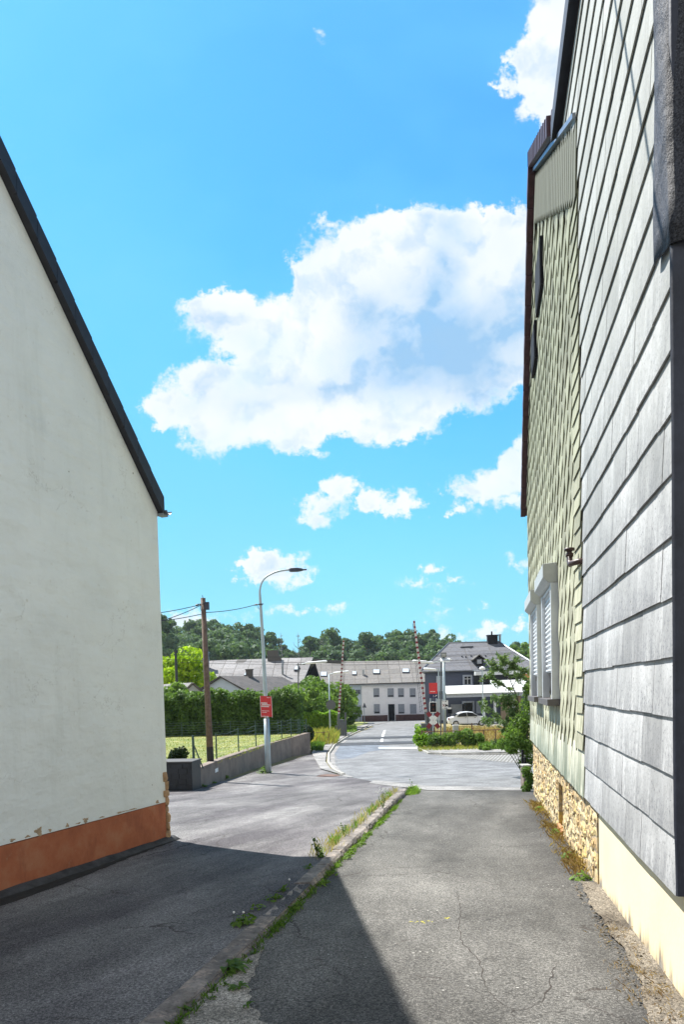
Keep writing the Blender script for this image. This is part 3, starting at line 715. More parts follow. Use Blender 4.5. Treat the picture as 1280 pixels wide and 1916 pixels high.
# --- worn stone kerb between lane and driveway (long, chipped, mossy)
def worn_kerb():
    mb = MB(); rnd = random.Random(3)
    y = -0.9; nseg = []
    while y < 19.8:
        L = rnd.uniform(0.9, 1.5); nseg.append((y, min(y + L, 19.85))); y += L
    for (a, b) in nseg:
        k = 10; rows = []
        jt = rnd.uniform(-0.012, 0.012); jw = rnd.uniform(-0.012, 0.012)
        for i in range(k + 1):
            yy_ = a + 0.01 + (b - a - 0.02) * i / k
            base = zg(yy_); hh = 0.032 + 0.085 * min(1, max(0, (yy_ - 3.5) / 12.0)) + jt
            e = 1.0 if 0 < i < k else 0.6
            w = 0.20 + jw
            c = Vector((kx(yy_), yy_, 0))
            prof = [(-w + rnd.uniform(-.012, .012), -0.2), (-w + rnd.uniform(-.01, .01), hh - 0.02), (-w + .03, hh + rnd.uniform(-.008, .004)), (-w / 2, hh + rnd.uniform(-.012, .006)),
                    (-0.035, hh + rnd.uniform(-.014, .004)), (0.0 + rnd.uniform(-.02, .004), hh - 0.03), (0.01 + rnd.uniform(-.012, .008), hh * .4), (0.02, -0.2)]
            rows.append([c + Vector((KN.x, KN.y, 0)) * u_ + Vector((0, 0, base + h_ * (1 if h_ < 0 else e ** .15))) for u_, h_ in prof])
        vs = [p for r_ in rows for p in r_]; n = 8
        fs = [(i * n + j, i * n + j + 1, (i + 1) * n + j + 1, (i + 1) * n + j) for i in range(k) for j in range(n - 1)]
        fs += [tuple(range(n - 1, -1, -1)), tuple(k * n + j for j in range(n))]
        mb.add(vs, [tuple(reversed(f)) for f in fs])
    m, t, b_, co = new_mat('worn_kerb_stone'); co = worldpos(t)
    c = t.ramp(t.noise(co, 2.6, 6, 0.7), [(0.3, (0.09, 0.082, 0.076)), (0.5, (0.19, 0.168, 0.152)), (0.66, (0.34, 0.30, 0.27))])
    c = t.mix(t.mapr(t.noise(co, 5, 7, 0.75), 0.52, 0.62, 0, 0.85), c, (0.40, 0.33, 0.28))
    c = t.mix(t.mapr(t.noise(co, 28, 3, 0.7), 0.5, 0.7, 0, 0.6), c, (0.06, 0.05, 0.045))
    t.put(b_.inputs['Base Color'], c); b_.inputs['Roughness'].default_value = 0.9
    t.put(b_.inputs['Normal'], t.bump(t.noise(co, 22, 5, 0.7), 0.9, 0.02))
    o = mb.build('kerb.003', m); o['kind'] = 'structure'; return o
worn_kerb()
# crumbling verge patches in the bottom left of the driveway and along the slate house
def blob(pts, jit, seed, sub=6):
    rnd = random.Random(seed); out = []
    for i in range(len(pts)):
        a = Vector(pts[i]); b = Vector(pts[(i + 1) % len(pts)])
        for k in range(sub):
            p = a.lerp(b, k / sub); out.append((p.x + rnd.uniform(-jit, jit), p.y + rnd.uniform(-jit, jit)))
    return out
drape('concrete_verge', blob(gp([(330, 1905), (400, 1850), (450, 1800), (490, 1775), (482, 1810), (465, 1840), (470, 1880), (500, 1925), (420, 1960), (250, 1990)]), 0.02, 4), M['conc_rough'], 0.006)

# individual cracks and seams in the asphalt, plus one painted shadow line
def dark_line_mesh(lines, off, offf=None, seed=1):
    rnd = random.Random(seed); mb = MB()
    for pts, w in lines:
        P_ = [Vector(q) for q in gp(pts)]; fine_ = []
        for a, b in zip(P_, P_[1:]):
            k = max(2, int((b - a).length / .045))
            for i in range(k):
                d = (b - a).normalized(); fine_.append(a.lerp(b, i / k) + Vector((-d.y, d.x)) * rnd.uniform(-.012, .012))
        fine_.append(P_[-1]); vs = []; n = len(fine_)
        for i, q in enumerate(fine_):
            d = (fine_[min(i + 1, n - 1)] - fine_[max(i - 1, 0)]).normalized(); s_ = Vector((-d.y, d.x)); ww = w * rnd.uniform(.25, 1.0) * min(1, 3 * i / n, 3 * (n - i) / n + .1)
            z = off + (zlane(q.x, q.y) if offf else zg(q.y)); l, r_ = q + s_ * ww, q - s_ * ww; vs += [(l.x, l.y, z), (r_.x, r_.y, z)]
        mb.add(vs, [(2 * i, 2 * i + 1, 2 * i + 3, 2 * i + 2) for i in range(n - 1)])
    return mb
crk = simple('crack_and_shadow_line', (0.035, 0.028, 0.024), 0.95, var=0.4, scale=20)
dark_line_mesh([([(852, 1640), (856, 1668), (863, 1700), (858, 1735), (866, 1765), (900, 1800), (905, 1840), (925, 1868), (960, 1890), (962, 1925)], .006),
            ([(1052, 1795), (1035, 1815), (1028, 1850), (1012, 1875), (985, 1888), (960, 1892)], .006),
            ([(690, 1742), (780, 1735), (855, 1722), (880, 1712), (960, 1708), (1040, 1695), (1110, 1690)], .0035),
            ([(640, 1632), (740, 1624), (900, 1622)], .003), ([(560, 1762), (610, 1756), (690, 1745)], .003)], 0.002).build('cracks', crk)['kind'] = 'structure'
dark_line_mesh([([(345, 1724), (372, 1706), (400, 1702), (436, 1688)], .006), ([(300, 1509), (380, 1499), (440, 1492), (560, 1484)], .012), ([(470, 1476), (520, 1480), (600, 1494)], .010),  # last line here paints a cast shadow across the lane
            ([(590, 1482), (640, 1477), (690, 1480), (730, 1478)], .012), ([(560, 1455), (640, 1462), (700, 1460)], .010), ([(60, 1770), (190, 1740), (300, 1712)], .003), ([(180, 1640), (330, 1625), (470, 1630)], .003)], 0.006, zlane, 2).build('cracks', crk)['kind'] = 'structure'
# lichen and paint flecks
mb = MB(); rnd = random.Random(90)
for (px, py, r_, k) in ((790, 1725, .05, 16), (838, 1718, .02, 6)):
    for i in range(k):
        g_ = G(px, py); x, y, q = g_.x + rnd.gauss(0, r_), g_.y + rnd.gauss(0, r_ * .6), rnd.uniform(.004, .014)
        mb.add([(x + q * math.cos(a), y + q * math.sin(a), zg(y) + .003) for a in (0, 1.1, 2.2, 3.1, 4.2, 5.2)], [(0, 1, 2, 3, 4, 5)])
mb.build('lichen', simple('yellow_lichen', (0.34, 0.31, 0.06), 0.9))['kind'] = 'structure'
mb = MB()
for (px, py, k, sp_) in ((765, 1705, 8, .10), (815, 1704, 6, .06), (790, 1782, 9, .08), (1040, 1660, 14, .12), (1005, 1560, 16, .10), (880, 1690, 5, .2), (700, 1800, 6, .3), (1000, 1850, 6, .3), (560, 1780, 5, .3)):
    for i in range(k):
        g_ = G(px, py); x, y, q = g_.x + rnd.gauss(0, sp_), g_.y + rnd.gauss(0, sp_ * .7), rnd.uniform(.003, .012)
        mb.add([(x + q * math.cos(a) * rnd.uniform(.6, 1.3), y + q * math.sin(a) * .7, zg(y) + .0035) for a in (0, 1.1, 2.2, 3.1, 4.2, 5.2)], [(0, 1, 2, 3, 4, 5)])
mb.build('pale_flecks', simple('pale_fleck', (0.42, 0.41, 0.38), 0.9))['kind'] = 'structure'

# lawn behind the retaining wall
LZ = 1.62
lawn_pts = [(p_.x - .16, p_.y) for p_ in (G(x, y) for x, y in ((370, 1476), (420, 1458), (470, 1439), (502, 1430), (545, 1415), (581, 1409)))] + [(-2.4, 45.2), (-25, 45.2), (-25, 23.4)]
mb = MB(); mb.prism([(x, y, 0.2) for x, y in lawn_pts], (0, 0, LZ - 0.2)); o = mb.build('lawn', M['lawn']); o['kind'] = 'structure'
# earth strip and verge at the crossing on the left and on the right
drape('verge', gp([(583, 1407), (596, 1396), (612, 1389), (622, 1382), (640, 1370), (600, 1362), (500, 1366), (500, 1400)]), M['ground'], 0.03)
drape('verge.001', gp([(783, 1400), (784, 1388), (786, 1368), (788, 1352), (900, 1352), (1060, 1354), (1060, 1400)]), M['ground'], 0.012)
drape('verge.002', gp([(642, 1368), (668, 1360), (690, 1353), (668, 1350), (640, 1352)]), M['lawn'], 0.05)
drape('forecourt', [(-2, 84.5), (-2, 104), (-14, 104), (-14, 84.5)], M['asph_walk'], 0.03)
drape('station_yard', [(13.6, 70), (13.6, 84.5), (32, 84.5), (32, 70)], M['asph_walk'], 0.03)
# manhole cover
def manhole(p, r):
    mb = MB(); n = 28
    mb.add([p + Vector((math.cos(2*math.pi*i/n)*r, math.sin(2*math.pi*i/n)*r, -0.05)) for i in range(n)] + [p + Vector((math.cos(2*math.pi*i/n)*r, math.sin(2*math.pi*i/n)*r, 0.0)) for i in range(n)],
           [tuple(range(n, 2 * n))] + [(i, (i + 1) % n, (i + 1) % n + n, i + n) for i in range(n)])
    mb.add([p + Vector((math.cos(2*math.pi*i/n)*r*.8, math.sin(2*math.pi*i/n)*r*.8, 0.004)) for i in range(n)] + [p + Vector((math.cos(2*math.pi*i/n)*r*.8, math.sin(2*math.pi*i/n)*r*.8, 0.0)) for i in range(n)],
           [tuple(range(n))] + [(i, (i + 1) % n, (i + 1) % n + n, i + n) for i in range(n)])
    o = mb.build('manhole_cover', M['rust']); tag(o, 'round iron manhole cover set in the asphalt near the bend of the kerb', 'manhole cover')
pm = G(614, 1452); manhole(onground(pm.x, pm.y, zl(pm.y) + 0.012), 0.42)
# ================================================================== NEAR HOUSES
UP = Vector((0, 0, 1))
class TB(MB):
    """tiles: a mesh whose faces carry 'tint' and whose vertices carry 'drop'"""
    def __init__(s): super().__init__(); s.ft = []; s.vd = []
    def tile(s, vs, fs, tint, drops):
        s.add(vs, fs); s.ft += [tint] * len(fs); s.vd += list(drops)
    def finish(s, name, mat, parent):
        o = s.build(name, mat, parent); me = o.data
        a = me.attributes.new('tint', 'FLOAT', 'FACE'); a.data.foreach_set('value', s.ft)
        b = me.attributes.new('drop', 'FLOAT', 'POINT'); b.data.foreach_set('value', s.vd)
        return o
# ---- left house (gable end in shade)
C0 = G(316, 1572); LD = -Vector((ray(1140, 1283).x, 1, 0)).normalized(); LN = Vector((-LD.y, LD.x, 0))
if LN.x < 0: LN = -LN
C0 = Vector((C0.x, C0.y, 0))
def lw(t, z, out=0.0): v = C0 + LD * t + LN * out; return Vector((v.x, v.y, z))
th = 0.165; RS = 1.075; EZ = 6.98; RT = 5.6; GW = 2 * RT; RZ = EZ + RS * RT; BACK = 9.0
house = empty('gable_house', lw(0, 1.6), 'white rendered gable house with orange painted base and exposed corner stones', 'house')
BZ = 2.27      # top of the orange band
mb = MB()
mb.prism([lw(0.07, BZ), lw(0.0, 2.72), lw(0, EZ), lw(RT, RZ - .02), lw(GW, EZ), lw(GW, BZ)], -LN * 0.35)
mb.box(lw(0.02, 1.2, -0.36), LD * 0.35, -LN * BACK, UP * (EZ - 1.2)); mb.box(lw(GW - .35, 1.2, -0.36), LD * 0.35, -LN * BACK, UP * (EZ - 1.2))
mb.box(lw(0.02, 1.2, -BACK), LD * (GW - .04), -LN * 0.35, UP * (EZ - 1.2))
mb.build('wall', M['render_white'], house)
# orange base band: follows a slightly ragged upper edge
mb = MB(); rnd = random.Random(5)
n = 60; vs = []
for i in range(n + 1):
    t = 0.09 + (GW - 0.09) * i / n
    vs += [lw(t, 1.2, 0.012), lw(t, BZ - 0.004 + rnd.uniform(-0.006, 0.0), 0.012)]
mb.add(vs, [(2 * i, 2 * i + 1, 2 * i + 3, 2 * i + 2) for i in range(n)])
mb.prism([lw(0.09, 1.2, 0.010), lw(0.09, BZ - .012, 0.010), lw(GW, BZ - .012, 0.010), lw(GW, 1.2, 0.010)], -LN * 0.34)
mb.build('plinth', M['plinth'], house)
# flaked patches along the top of the band
mb = MB(); rnd = random.Random(11)
for (t, w, h) in [(0.30, .05, .03), (1.0, .16, .008), (1.25, .12, .010), (2.05, .06, .04), (2.42, .03, .03), (2.75, .03, .02), (2.95, .07, .06), (3.15, .04, .015), (1.7, .06, .01), (3.8, .1, .03), (2.2, .05, .01), (3.4, .05, .02)]:
    m_ = 22; pts = []
    for k in range(m_):
        a = 2 * math.pi * k / m_; q = rnd.uniform(0.6, 1.15) * (1 + .3 * math.sin(3 * a + t * 9))
        pts.append(lw(t + math.cos(a) * w * q, BZ + 0.02 + h * .6 + math.sin(a) * h * q, 0.004))
    mb.prism(pts, -LN * 0.02)
mb.build('bare_patch', M['mortar_flake'], house)
# exposed corner stones
zc = 1.62; i = 0; rnd = random.Random(2)
stn = MB()
hs = [0.17, 0.13, 0.16, 0.12, 0.15, 0.11, 0.14, 0.16]
for h in hs:
    w = rnd.uniform(0.06, 0.15); o1 = rnd.uniform(0.012, 0.035); c1 = rnd.uniform(-.03, 0.0)
    b0 = lw(c1, zc, o1)
    b = bmesh.new(); bmesh.ops.create_cube(b, size=1.0); bmesh.ops.subdivide_edges(b, edges=b.edges[:], cuts=2, use_grid_fill=True)
    vs_, fs_ = [], []
    for v in b.verts:
        q = v.co.copy(); r_ = q.length; q = q.lerp(q.normalized() * 0.62, 0.38)
        q += Vector((rnd.uniform(-.03, .03), rnd.uniform(-.03, .03), rnd.uniform(-.03, .03)))
        vs_.append(b0 + LD * ((q.x + .45) * w) - LN * ((q.y + .5) * 0.34) + UP * ((q.z + .5) * h * 1.04))
    for f in b.faces: fs_.append(tuple(v.index for v in f.verts))
    b.verts.index_update(); b.free(); stn.add(vs_, fs_); zc += h
stn.build('corner_stones', M['sandstone'], house, smooth=True)
# damp concrete foot
mb = MB()
pts = []
for i in range(40):
    t = -0.12 + (GW + .1) * i / 39; gz = zlane(lw(t, 0).x, lw(t, 0).y)
    pts += [lw(t, gz - .1, 0.16), lw(t, gz + .015, 0.13 + 0.02 * math.sin(i * 1.7)), lw(t, gz + 0.065 + .006 * math.sin(i * 2.3), 0.02), lw(t, gz + 0.065, -0.1)]
mb.add(pts, [(4 * i + j, 4 * i + j + 1, 4 * i + j + 5, 4 * i + j + 4) for i in range(39) for j in range(3)])
mb.build('concrete_foot', M['soot'], house, smooth=True)
drape('moss_strip', blob([tuple(lw(t, 0, o_).xy) for t, o_ in ((-.1, .14), (.5, .13), (2, .13), (5, .13), (9, .13), (9, .42), (5, .42), (3.2, .40), (2.2, .34), (1.4, .24), (.6, .20), (-.1, .17))], 0.02, 8, 9), M['moss_black'], 0.006, zlane)
# roof: two pitched slabs with a deep dark verge
nrm = (LD * -RS + UP).normalized(); nrm2 = (LD * RS + UP).normalized()
eo = 0.03
slab = MB()
slab.prism([lw(-eo, EZ - eo * RS + .0, 0.10), lw(RT, RZ, 0.10), lw(RT, RZ + th * 1.45, 0.10), lw(-eo, EZ - eo * RS + th * 1.45, 0.10)], -LN * (BACK + .35))
slab.prism([lw(RT, RZ, 0.10), lw(GW + eo, EZ - eo * RS, 0.10), lw(GW + eo, EZ - eo * RS + th * 1.45, 0.10), lw(RT, RZ + th * 1.45, 0.10)], -LN * (BACK + .35))
roof = slab.build('roof', M['roof_dark'], house)
vt = MB(); k = 0; t = -eo
while t < RT:
    a, b_ = t, min(t + 0.335, RT)
    for sgn in (0, 1):
        q0, q1 = (a, b_) if not sgn else (GW - a, GW - b_)
        z0 = EZ + a * RS; z1 = EZ + (b_ - 0.012) * RS; q1b = q1 - 0.012 * (1 if not sgn else -1)
        z0 -= 0.03; z1 -= 0.03
        vt.prism([lw(q0, z0 + .004, 0.122), lw(q1b, z1 - .004, 0.118), lw(q1b, z1 + th * 1.45 + .04, 0.118), lw(q0, z0 + th * 1.45 + .05, 0.122)], -LN * 0.04)
    t += 0.335
vt.build('verge_tiles', M['roof_dark'], roof)
# gutter seen end-on
gt = MB(); ce = lw(-eo - .08, EZ + .02, 0.16)
prof = [ce + (-LD) * (0.07 * math.cos(a)) + UP * (0.065 * math.sin(a)) for a in [math.pi * (1 + k / 8) for k in range(9)]]
inner = [ce + (-LD) * (0.062 * math.cos(a)) + UP * (0.057 * math.sin(a)) for a in [math.pi * (2 - k / 8) for k in range(9)]]
gt.prism(prof + inner, -LN * (BACK + .3))
gt.box(lw(-.0, EZ - .07, 0.0), -LD * 0.13, LN * 0.12, UP * 0.04)
gt.build('gutter', M['zinc'], house)

# ---- right wall frame
AL = math.atan2(ray(905, 1287).x, 1)
RD = Vector((math.sin(AL), math.cos(AL), 0)); RN = Vector((-math.cos(AL), math.sin(AL), 0)); RO = -RN * 1.15
def rw(s, z, out=0.0): v = RO + RD * s + RN * out; return Vector((v.x, v.y, z))
def whit(px, py, out=0.0):
    r = ray(px, py); t = (out - ((EYE - RO).dot(RN))) / r.dot(RN); p = EYE + r * t
    return (p - RO).dot(RD), p.z
# ---- slate-hung house (near)
A0, AB, A1, AT = 4.765, 8.93, 10.75, 11.30
ah = empty('slate_house', rw(5, 1.9, -1), 'house hung with large grey slates over a cream painted base', 'house')
mb = MB()
gtop = lambda s: 10.47 + (s - 9.25) * 0.558
mb.prism([rw(A0, 1.5, -.06), rw(AB, 1.5, -.06), rw(AB, 10.2, -.06), rw(A1, 11.3, -.06), rw(A1, AT, -.06), rw(A0, AT, -.06)], -RN * 0.3)
mb.build('wall', M['dark_wall'], ah)
mb = MB(); mb.box(rw(A0 - .02, 1.5, -.05), -RN * 8, RD * 0.3, UP * (AT - 1.5)); mb.build('front_wall', M['dark_wall'], ah)
slates = TB(); rnd = random.Random(21); ch = 0.362; z = 2.71; row = 0
while z < AT:
    zt = min(z + ch + 0.05, AT)
    s = A0 + (0 if row % 2 == 0 else 0) ; w0 = rnd.uniform(0.2, 0.62)
    send = AB if z < 10.2 else A1
    while s < send - 0.02:
        w = min(w0, send - s); w0 = rnd.choice((0.46, 0.60, 0.62, 0.78)) if z < 9 else 0.9
        dz = rnd.uniform(-.006, .006); do = rnd.uniform(0, .006)
        zlo = z + dz
        if s > AB - .1 and gtop(s) > zlo: zlo = min(gtop(s) + .05, zt - .05)
        a, b = s + 0.0022, s + w - 0.0022
        o0, o1, th_ = 0.027 + do * .6, 0.006 + do * .6, 0.006
        tl = rnd.uniform(-.003, .003)
        vs = [rw(a, zlo, o0), rw(b, zlo + tl, o0), rw(b, zt, o1), rw(a, zt, o1), rw(a, zlo, o0 - th_ - .007), rw(b, zlo + tl, o0 - th_ - .007), rw(b, zt, -.02), rw(a, zt, -.02)]
        slates.tile(vs, [(3, 2, 1, 0), (0, 1, 5, 4), (1, 2, 6, 5), (3, 0, 4, 7)], rnd.random(), [1, 1, 0, 0, 1, 1, 0, 0])
        s += w
    z += ch; row += 1
slates.finish('slate_cladding', M['slate'], ah)
# cream plinth: grid so the stained foot can follow the ground
pl = TB(); n = 30
for i in range(n):
    a = A0 + (8.36 - A0) * i / n; b = A0 + (8.36 - A0) * (i + 1) / n
    for j in range(6):
        z0 = [zg(rw(x, 0).y) - .05 for x in (a, b)]; z1 = 2.74
        q = [(a, z0[0] + (z1 - z0[0]) * j / 6), (b, z0[1] + (z1 - z0[1]) * j / 6), (b, z0[1] + (z1 - z0[1]) * (j + 1) / 6), (a, z0[0] + (z1 - z0[0]) * (j + 1) / 6)]
        near = [1.0 - (p[1] - (zg(rw(p[0], 0).y) - .05)) / (0.85 + .0 * p[0]) * (0.72 + 0.16 * (p[0] - A0)) for p in q]
        pl.tile([rw(p[0], p[1], -.045) for p in q], [(3, 2, 1, 0)], 0.5, near)
pl.finish('plinth', M['cream'], ah)
# lead corner strip, slightly buckled, and the hanging felt
mb = MB(); vs = []; rnd = random.Random(8); nz = 60
for i in range(nz + 1):
    z = 2.72 + (AT - 2.72) * i / nz; wv_ = 0.010 * math.sin(z * 2.1) + 0.006 * math.sin(z * 5.3 + 1)
    k = max(0.0, (3.1 - z) / 0.4); 
    vs += [rw(A0 + .012 + wv_ - .03 * k, z, 0.032), rw(A0 - .02 + wv_ * .5 - .02 * k, z, 0.042 - .02 * k), rw(A0 - .04 + wv_ * .3, z, 0.025), rw(A0 - .045, z, -0.12)]
mb.add(vs, [(4 * i + j, 4 * i + j + 4, 4 * i + j + 5, 4 * i + j + 1) for i in range(nz) for j in range(3)])
mb.build('corner_flashing', M['lead'], ah, smooth=True)
mb = MB(); vs = []; nz, nx = 40, 10; rnd = random.Random(4)
for i in range(nz + 1):
    z = 6.62 + (AT - 6.62) * i / nz
    for j in range(nx + 1):
        s = 5.13 - 0.45 * j / nx
        bulge = 0.04 + 0.02 * math.sin(j / nx * 3.1) + 0.012 * math.sin(z * 3 + j * .6) * (1 - i / nz)
        if j >= nx: bulge -= 0.08
        vs.append(rw(s + .02 * math.sin(z * 1.8), z - (0.10 * j / nx if i == 0 else 0), bulge))
mb.add(vs, [(i * (nx + 1) + j, i * (nx + 1) + j + 1, (i + 1) * (nx + 1) + j + 1, (i + 1) * (nx + 1) + j) for i in range(nz) for j in range(nx)])
o = mb.build('felt_sheet', M['bitumen'], ah, smooth=True); sm = o.modifiers.new('s', 'SOLIDIFY'); sm.thickness = 0.012
# roof edge of the slate house
mb = MB()
mb.prism([rw(A0 - .2, AT - .02, .13), rw(A0 - .2, AT + .24, .13), rw(A0 - .2, AT + 3.2, -4), rw(A0 - .2, AT + 2.9, -4)], RD * (A1 + .05 - A0 + .15))
mb.build('roof', M['roof_dark'], ah)
# crumbling concrete strip at the foot
drape('concrete_strip', blob([tuple(rw(s, 0, o_).xy) for s, o_ in ((3.4, -.2), (8.45, -.2), (8.5, .14), (7.4, .17), (6.2, .13), (5.2, .15), (4.0, .30), (3.4, .32))], 0.018, 6, 9), M['conc_strip'], 0.028)

# ---- diamond-tiled house (further)
B1 = 19.05
bh = empty('tile_house', rw(14, 1.4, -1), 'tall house clad in pale yellow green diamond tiles over a sandstone base', 'house')
APS, APZ = 15.0, 13.70
def btop(s): return gtop(s) if s < APS else APZ - (s - APS) * (APZ - 8.75) / (B1 - APS)
def bbot(s): return 2.71
mb = MB(); mb.prism([rw(AB, 2.72, .0), rw(B1 - .03, 2.72, .0), rw(B1 - .03, 8.7, .0), rw(APS, APZ - .05, .0), rw(AB, btop(AB) - .05, .0)], -RN * 0.3)
mb.box(rw(B1 - .05, 0.8, -.36), -RN * 8, -RD * .3, UP * 7.6)
mb.build('wall', M['ytile'], bh)
WIN = [whit(1043, 1310)[0], whit(1018, 1310)[0]]
wins = [(11.75, 13.6), (14.8, 16.8)]      # s ranges of the two shuttered windows
W0, W1 = 3.80, 5.56
holes = [(a - .02, b + .02, W0 - .05, W1 + .05) for a, b in wins] + [(13.5, 14.7, 10.85, 11.65), (15.1, 16.1, 10.3, 11.0)]
tb = TB(); rnd = random.Random(31)
hw, hh = 0.24, 0.36
zr = 3.20; r = 0
while zr < APZ:
    s0 = AB + 0.47 + (hw if r % 2 else 0)
    s = s0
    while s < B1 + hw:
        pts = [(s, zr - hh), (s + hw, zr), (s + hw * .55, zr + hh * .8), (s - hw * .55, zr + hh * .8), (s - hw, zr)]
        # clip against the wall outline
        ok = s >= AB + .42 and s <= B1 + .05 and zr + hh * .2 < btop(min(max(s, AB), B1)) - (0.95 if s < APS else 0.1) and not any(a < s < b and c < zr < d_ for a, b, c, d_ in holes)
        if ok:
            j = rnd.uniform(-.008, .008); t0 = rnd.uniform(0, .008)
            cl = [(max(AB + .50, min(B1, p)), q + j) for p, q in pts]
            outs = [0.030 + t0, 0.020 + t0, 0.004, 0.004, 0.020 + t0]
            vs = [rw(p, q, o_) for (p, q), o_ in zip(cl, outs)] + [rw(p, q, o_ - .014) for (p, q), o_ in zip(cl, outs)]
            tb.tile(vs, [(4, 3, 2, 1, 0), (0, 1, 6, 5), (4, 0, 5, 9)], min(1, max(0, rnd.gauss(.5, .32))), [1, .6, 0, 0, .6] * 2)
        s += 2 * hw
    zr += hh; r += 1
tb.finish('diamond_cladding', M['ytile'], bh)
def rect_tile(tb, s0, s1, z0, z1, out=.03, tint=None, th=.012, tilt=.022, skew=0.0):
    vs = [rw(s0, z0 + skew, out), rw(s1, z0, out), rw(s1, z1, out - tilt), rw(s0, z1, out - tilt)]
    vs += [v - RN * th for v in vs]
    tb.tile(vs, [(3, 2, 1, 0), (0, 1, 5, 4), (1, 2, 6, 5), (3, 0, 4, 7)], rnd.random() if tint is None else tint, [1, 1, 0, 0] * 2)
# edge tiles beside the slate house
tb = TB(); z = 3.24
while z < 9.6:
    rect_tile(tb, AB + .01, AB + .62 + rnd.uniform(-.02, .02), z, z + .26, .045, skew=rnd.uniform(-.02, .01)); z += 0.215
tb.finish('edge_tiles', M['ytile'], bh)
# foot row: tall narrow tiles, and a vertical row under the roof
tb = TB(); s = AB + .01
while s < B1:
    w = rnd.uniform(.27, .31); rect_tile(tb, s, min(s + w - .016, B1), 2.70 + rnd.uniform(-.01, .01), 3.30, .04, tint=rnd.random()); s += w
tb.finish('foot_tiles', M['ytile_low'], bh)
tb = TB(); s = AB + .02
while s < APS + .3:
    w = rnd.uniform(.20, .24); zt = min(btop(s), btop(s + w)); rect_tile(tb, s, s + w - .012, zt - .85, zt - .04, .05, tint=rnd.random() * .3); s += w
while s < B1:
    w = .2; zt = min(btop(s), btop(s + w)); rect_tile(tb, s, min(s + w - .01, B1), zt - .35, zt - .04, .045, tint=.3 + rnd.random() * .4); s += w
tb.finish('top_tiles', M['ytile_top'], bh)
# rubble plinth with a cellar slit
mb = MB()
SL = (11.95, 12.62, 1.72, 2.44)
base = [rw(s, zg(rw(s, 0).y) - .1, -.03) for s in (8.36, 10, 12, 14, 16, B1 - .1)]
def pq(s0, s1, z0, z1):
    mb.box(rw(s0, z0, -.33), RD * (s1 - s0), RN * .30, UP * (z1 - z0))
pq(8.375, SL[0], 0.9, 2.74); pq(SL[1], B1 - .1, 0.9, 2.74); pq(SL[0], SL[1], 0.9, SL[2]); pq(SL[0], SL[1], SL[3], 2.74)
st = mb.build('stone_base', M['rubble'], bh)
mb = MB(); mb.box(rw(SL[0] - .05, SL[2] - .05, -.6), RD * .8, RN * .12, UP * .9); mb.build('cellar_opening', M['void'], st)
mb = MB(); mb.box(rw(SL[0] + .01, SL[2] - .12, -.05), RD * (SL[1] - SL[0] - .02), RN * .045, UP * .15); mb.build('brick_sill', M['brick'], st)
# protruding individual stones give the rubble its uneven face
mb = MB(); rnd = random.Random(77)
s = 8.45
for k in range(420):
    s = rnd.uniform(8.42, B1 - .25); zb = zg(rw(s, 0).y); z = rnd.uniform(zb, 2.6)
    w, h = rnd.uniform(.10, .30), rnd.uniform(.06, .16)
    if SL[0] - w < s < SL[1] + .05 and SL[2] - h - .12 < z < SL[3] + .05: continue
    if z + h > 2.68: continue
    nn_ = 7; dpt = rnd.uniform(.004, .020); ring = []; ring2 = []
    for i in range(nn_):
        a = 2 * math.pi * i / nn_ + rnd.uniform(-.2, .2); q = rnd.uniform(.8, 1.1)
        ring.append(rw(s + w / 2 + math.cos(a) * w / 2 * q, z + h / 2 + math.sin(a) * h / 2 * q, -.03))
        ring2.append(rw(s + w / 2 + math.cos(a) * w / 2 * q * .82, z + h / 2 + math.sin(a) * h / 2 * q * .8, -.03 + dpt * rnd.uniform(.7, 1.2)))
    mb.add(ring + ring2, [tuple(nn_ + i for i in range(nn_))[::-1]] + [((i + 1) % nn_, i, i + nn_, (i + 1) % nn_ + nn_) for i in range(nn_)])
mb.build('facing_stones', M['rubble'], st)
# flashing, verge and roof
def verge(name, pts, out0, out1, h0, h1, mat, par):
    mb = MB()
    for (a, za), (b, zb) in zip(pts, pts[1:]):
        mb.prism([rw(a, za + h0, out0), rw(b, zb + h0, out0), rw(b, zb + h1, out0), rw(a, za + h1, out0)], RN * (out1 - out0))
    return mb.build(name, mat, par)
line = [(s, btop(s)) for s in (AB + .05, APS)]
verge('flashing', line, -.02, .065, -.01, .05, M['zinc'], bh)
rfm = MB()
rfm.prism([rw(A1 + .3, gtop(A1 + .3) + .08, .05), rw(APS, APZ + .08, .05), rw(APS, APZ + .30, .05), rw(A1 + .3, gtop(A1 + .3) + .30, .05)], -RN * 8)
sl2 = (APZ - 8.75) / (B1 - APS)
rfm.prism([rw(APS, APZ + .02, .05), rw(B1 + .4, 8.75 - .4 * sl2, .05), rw(B1 + .4, 8.75 - .4 * sl2 + .2, .05), rw(APS, APZ + .22, .05)], -RN * 8)
rf = rfm.build('roof', M['claret_tile'], bh)
vt = MB(); s = A1 + .3
while s < APS:
    e = min(s + .30, APS); vt.prism([rw(s, gtop(s) + .10, .16), rw(e - .03, gtop(e - .03) + .09, .15), rw(e - .03, gtop(e) + .34, .15), rw(s, gtop(s) + .38, .16)], -RN * .10); s += .30
s = APS
while s < B1 + .4:
    e = min(s + .36, B1 + .4); f_ = lambda q: APZ - (q - APS) * sl2
    vt.prism([rw(s, f_(s) - .05, .15), rw(e - .02, f_(e - .02) - .05, .16), rw(e - .02, f_(e - .02) + .22, .16), rw(s, f_(s) + .20, .15)], -RN * .12); s += .36
vt.tube([rw(A1 + .25, gtop(A1 + .25) + .30, .1), rw(A1 + .25, gtop(A1 + .25) + .30, -6)], .12, 10)
vt.build('verge_tiles', M['claret_tile'], rf)
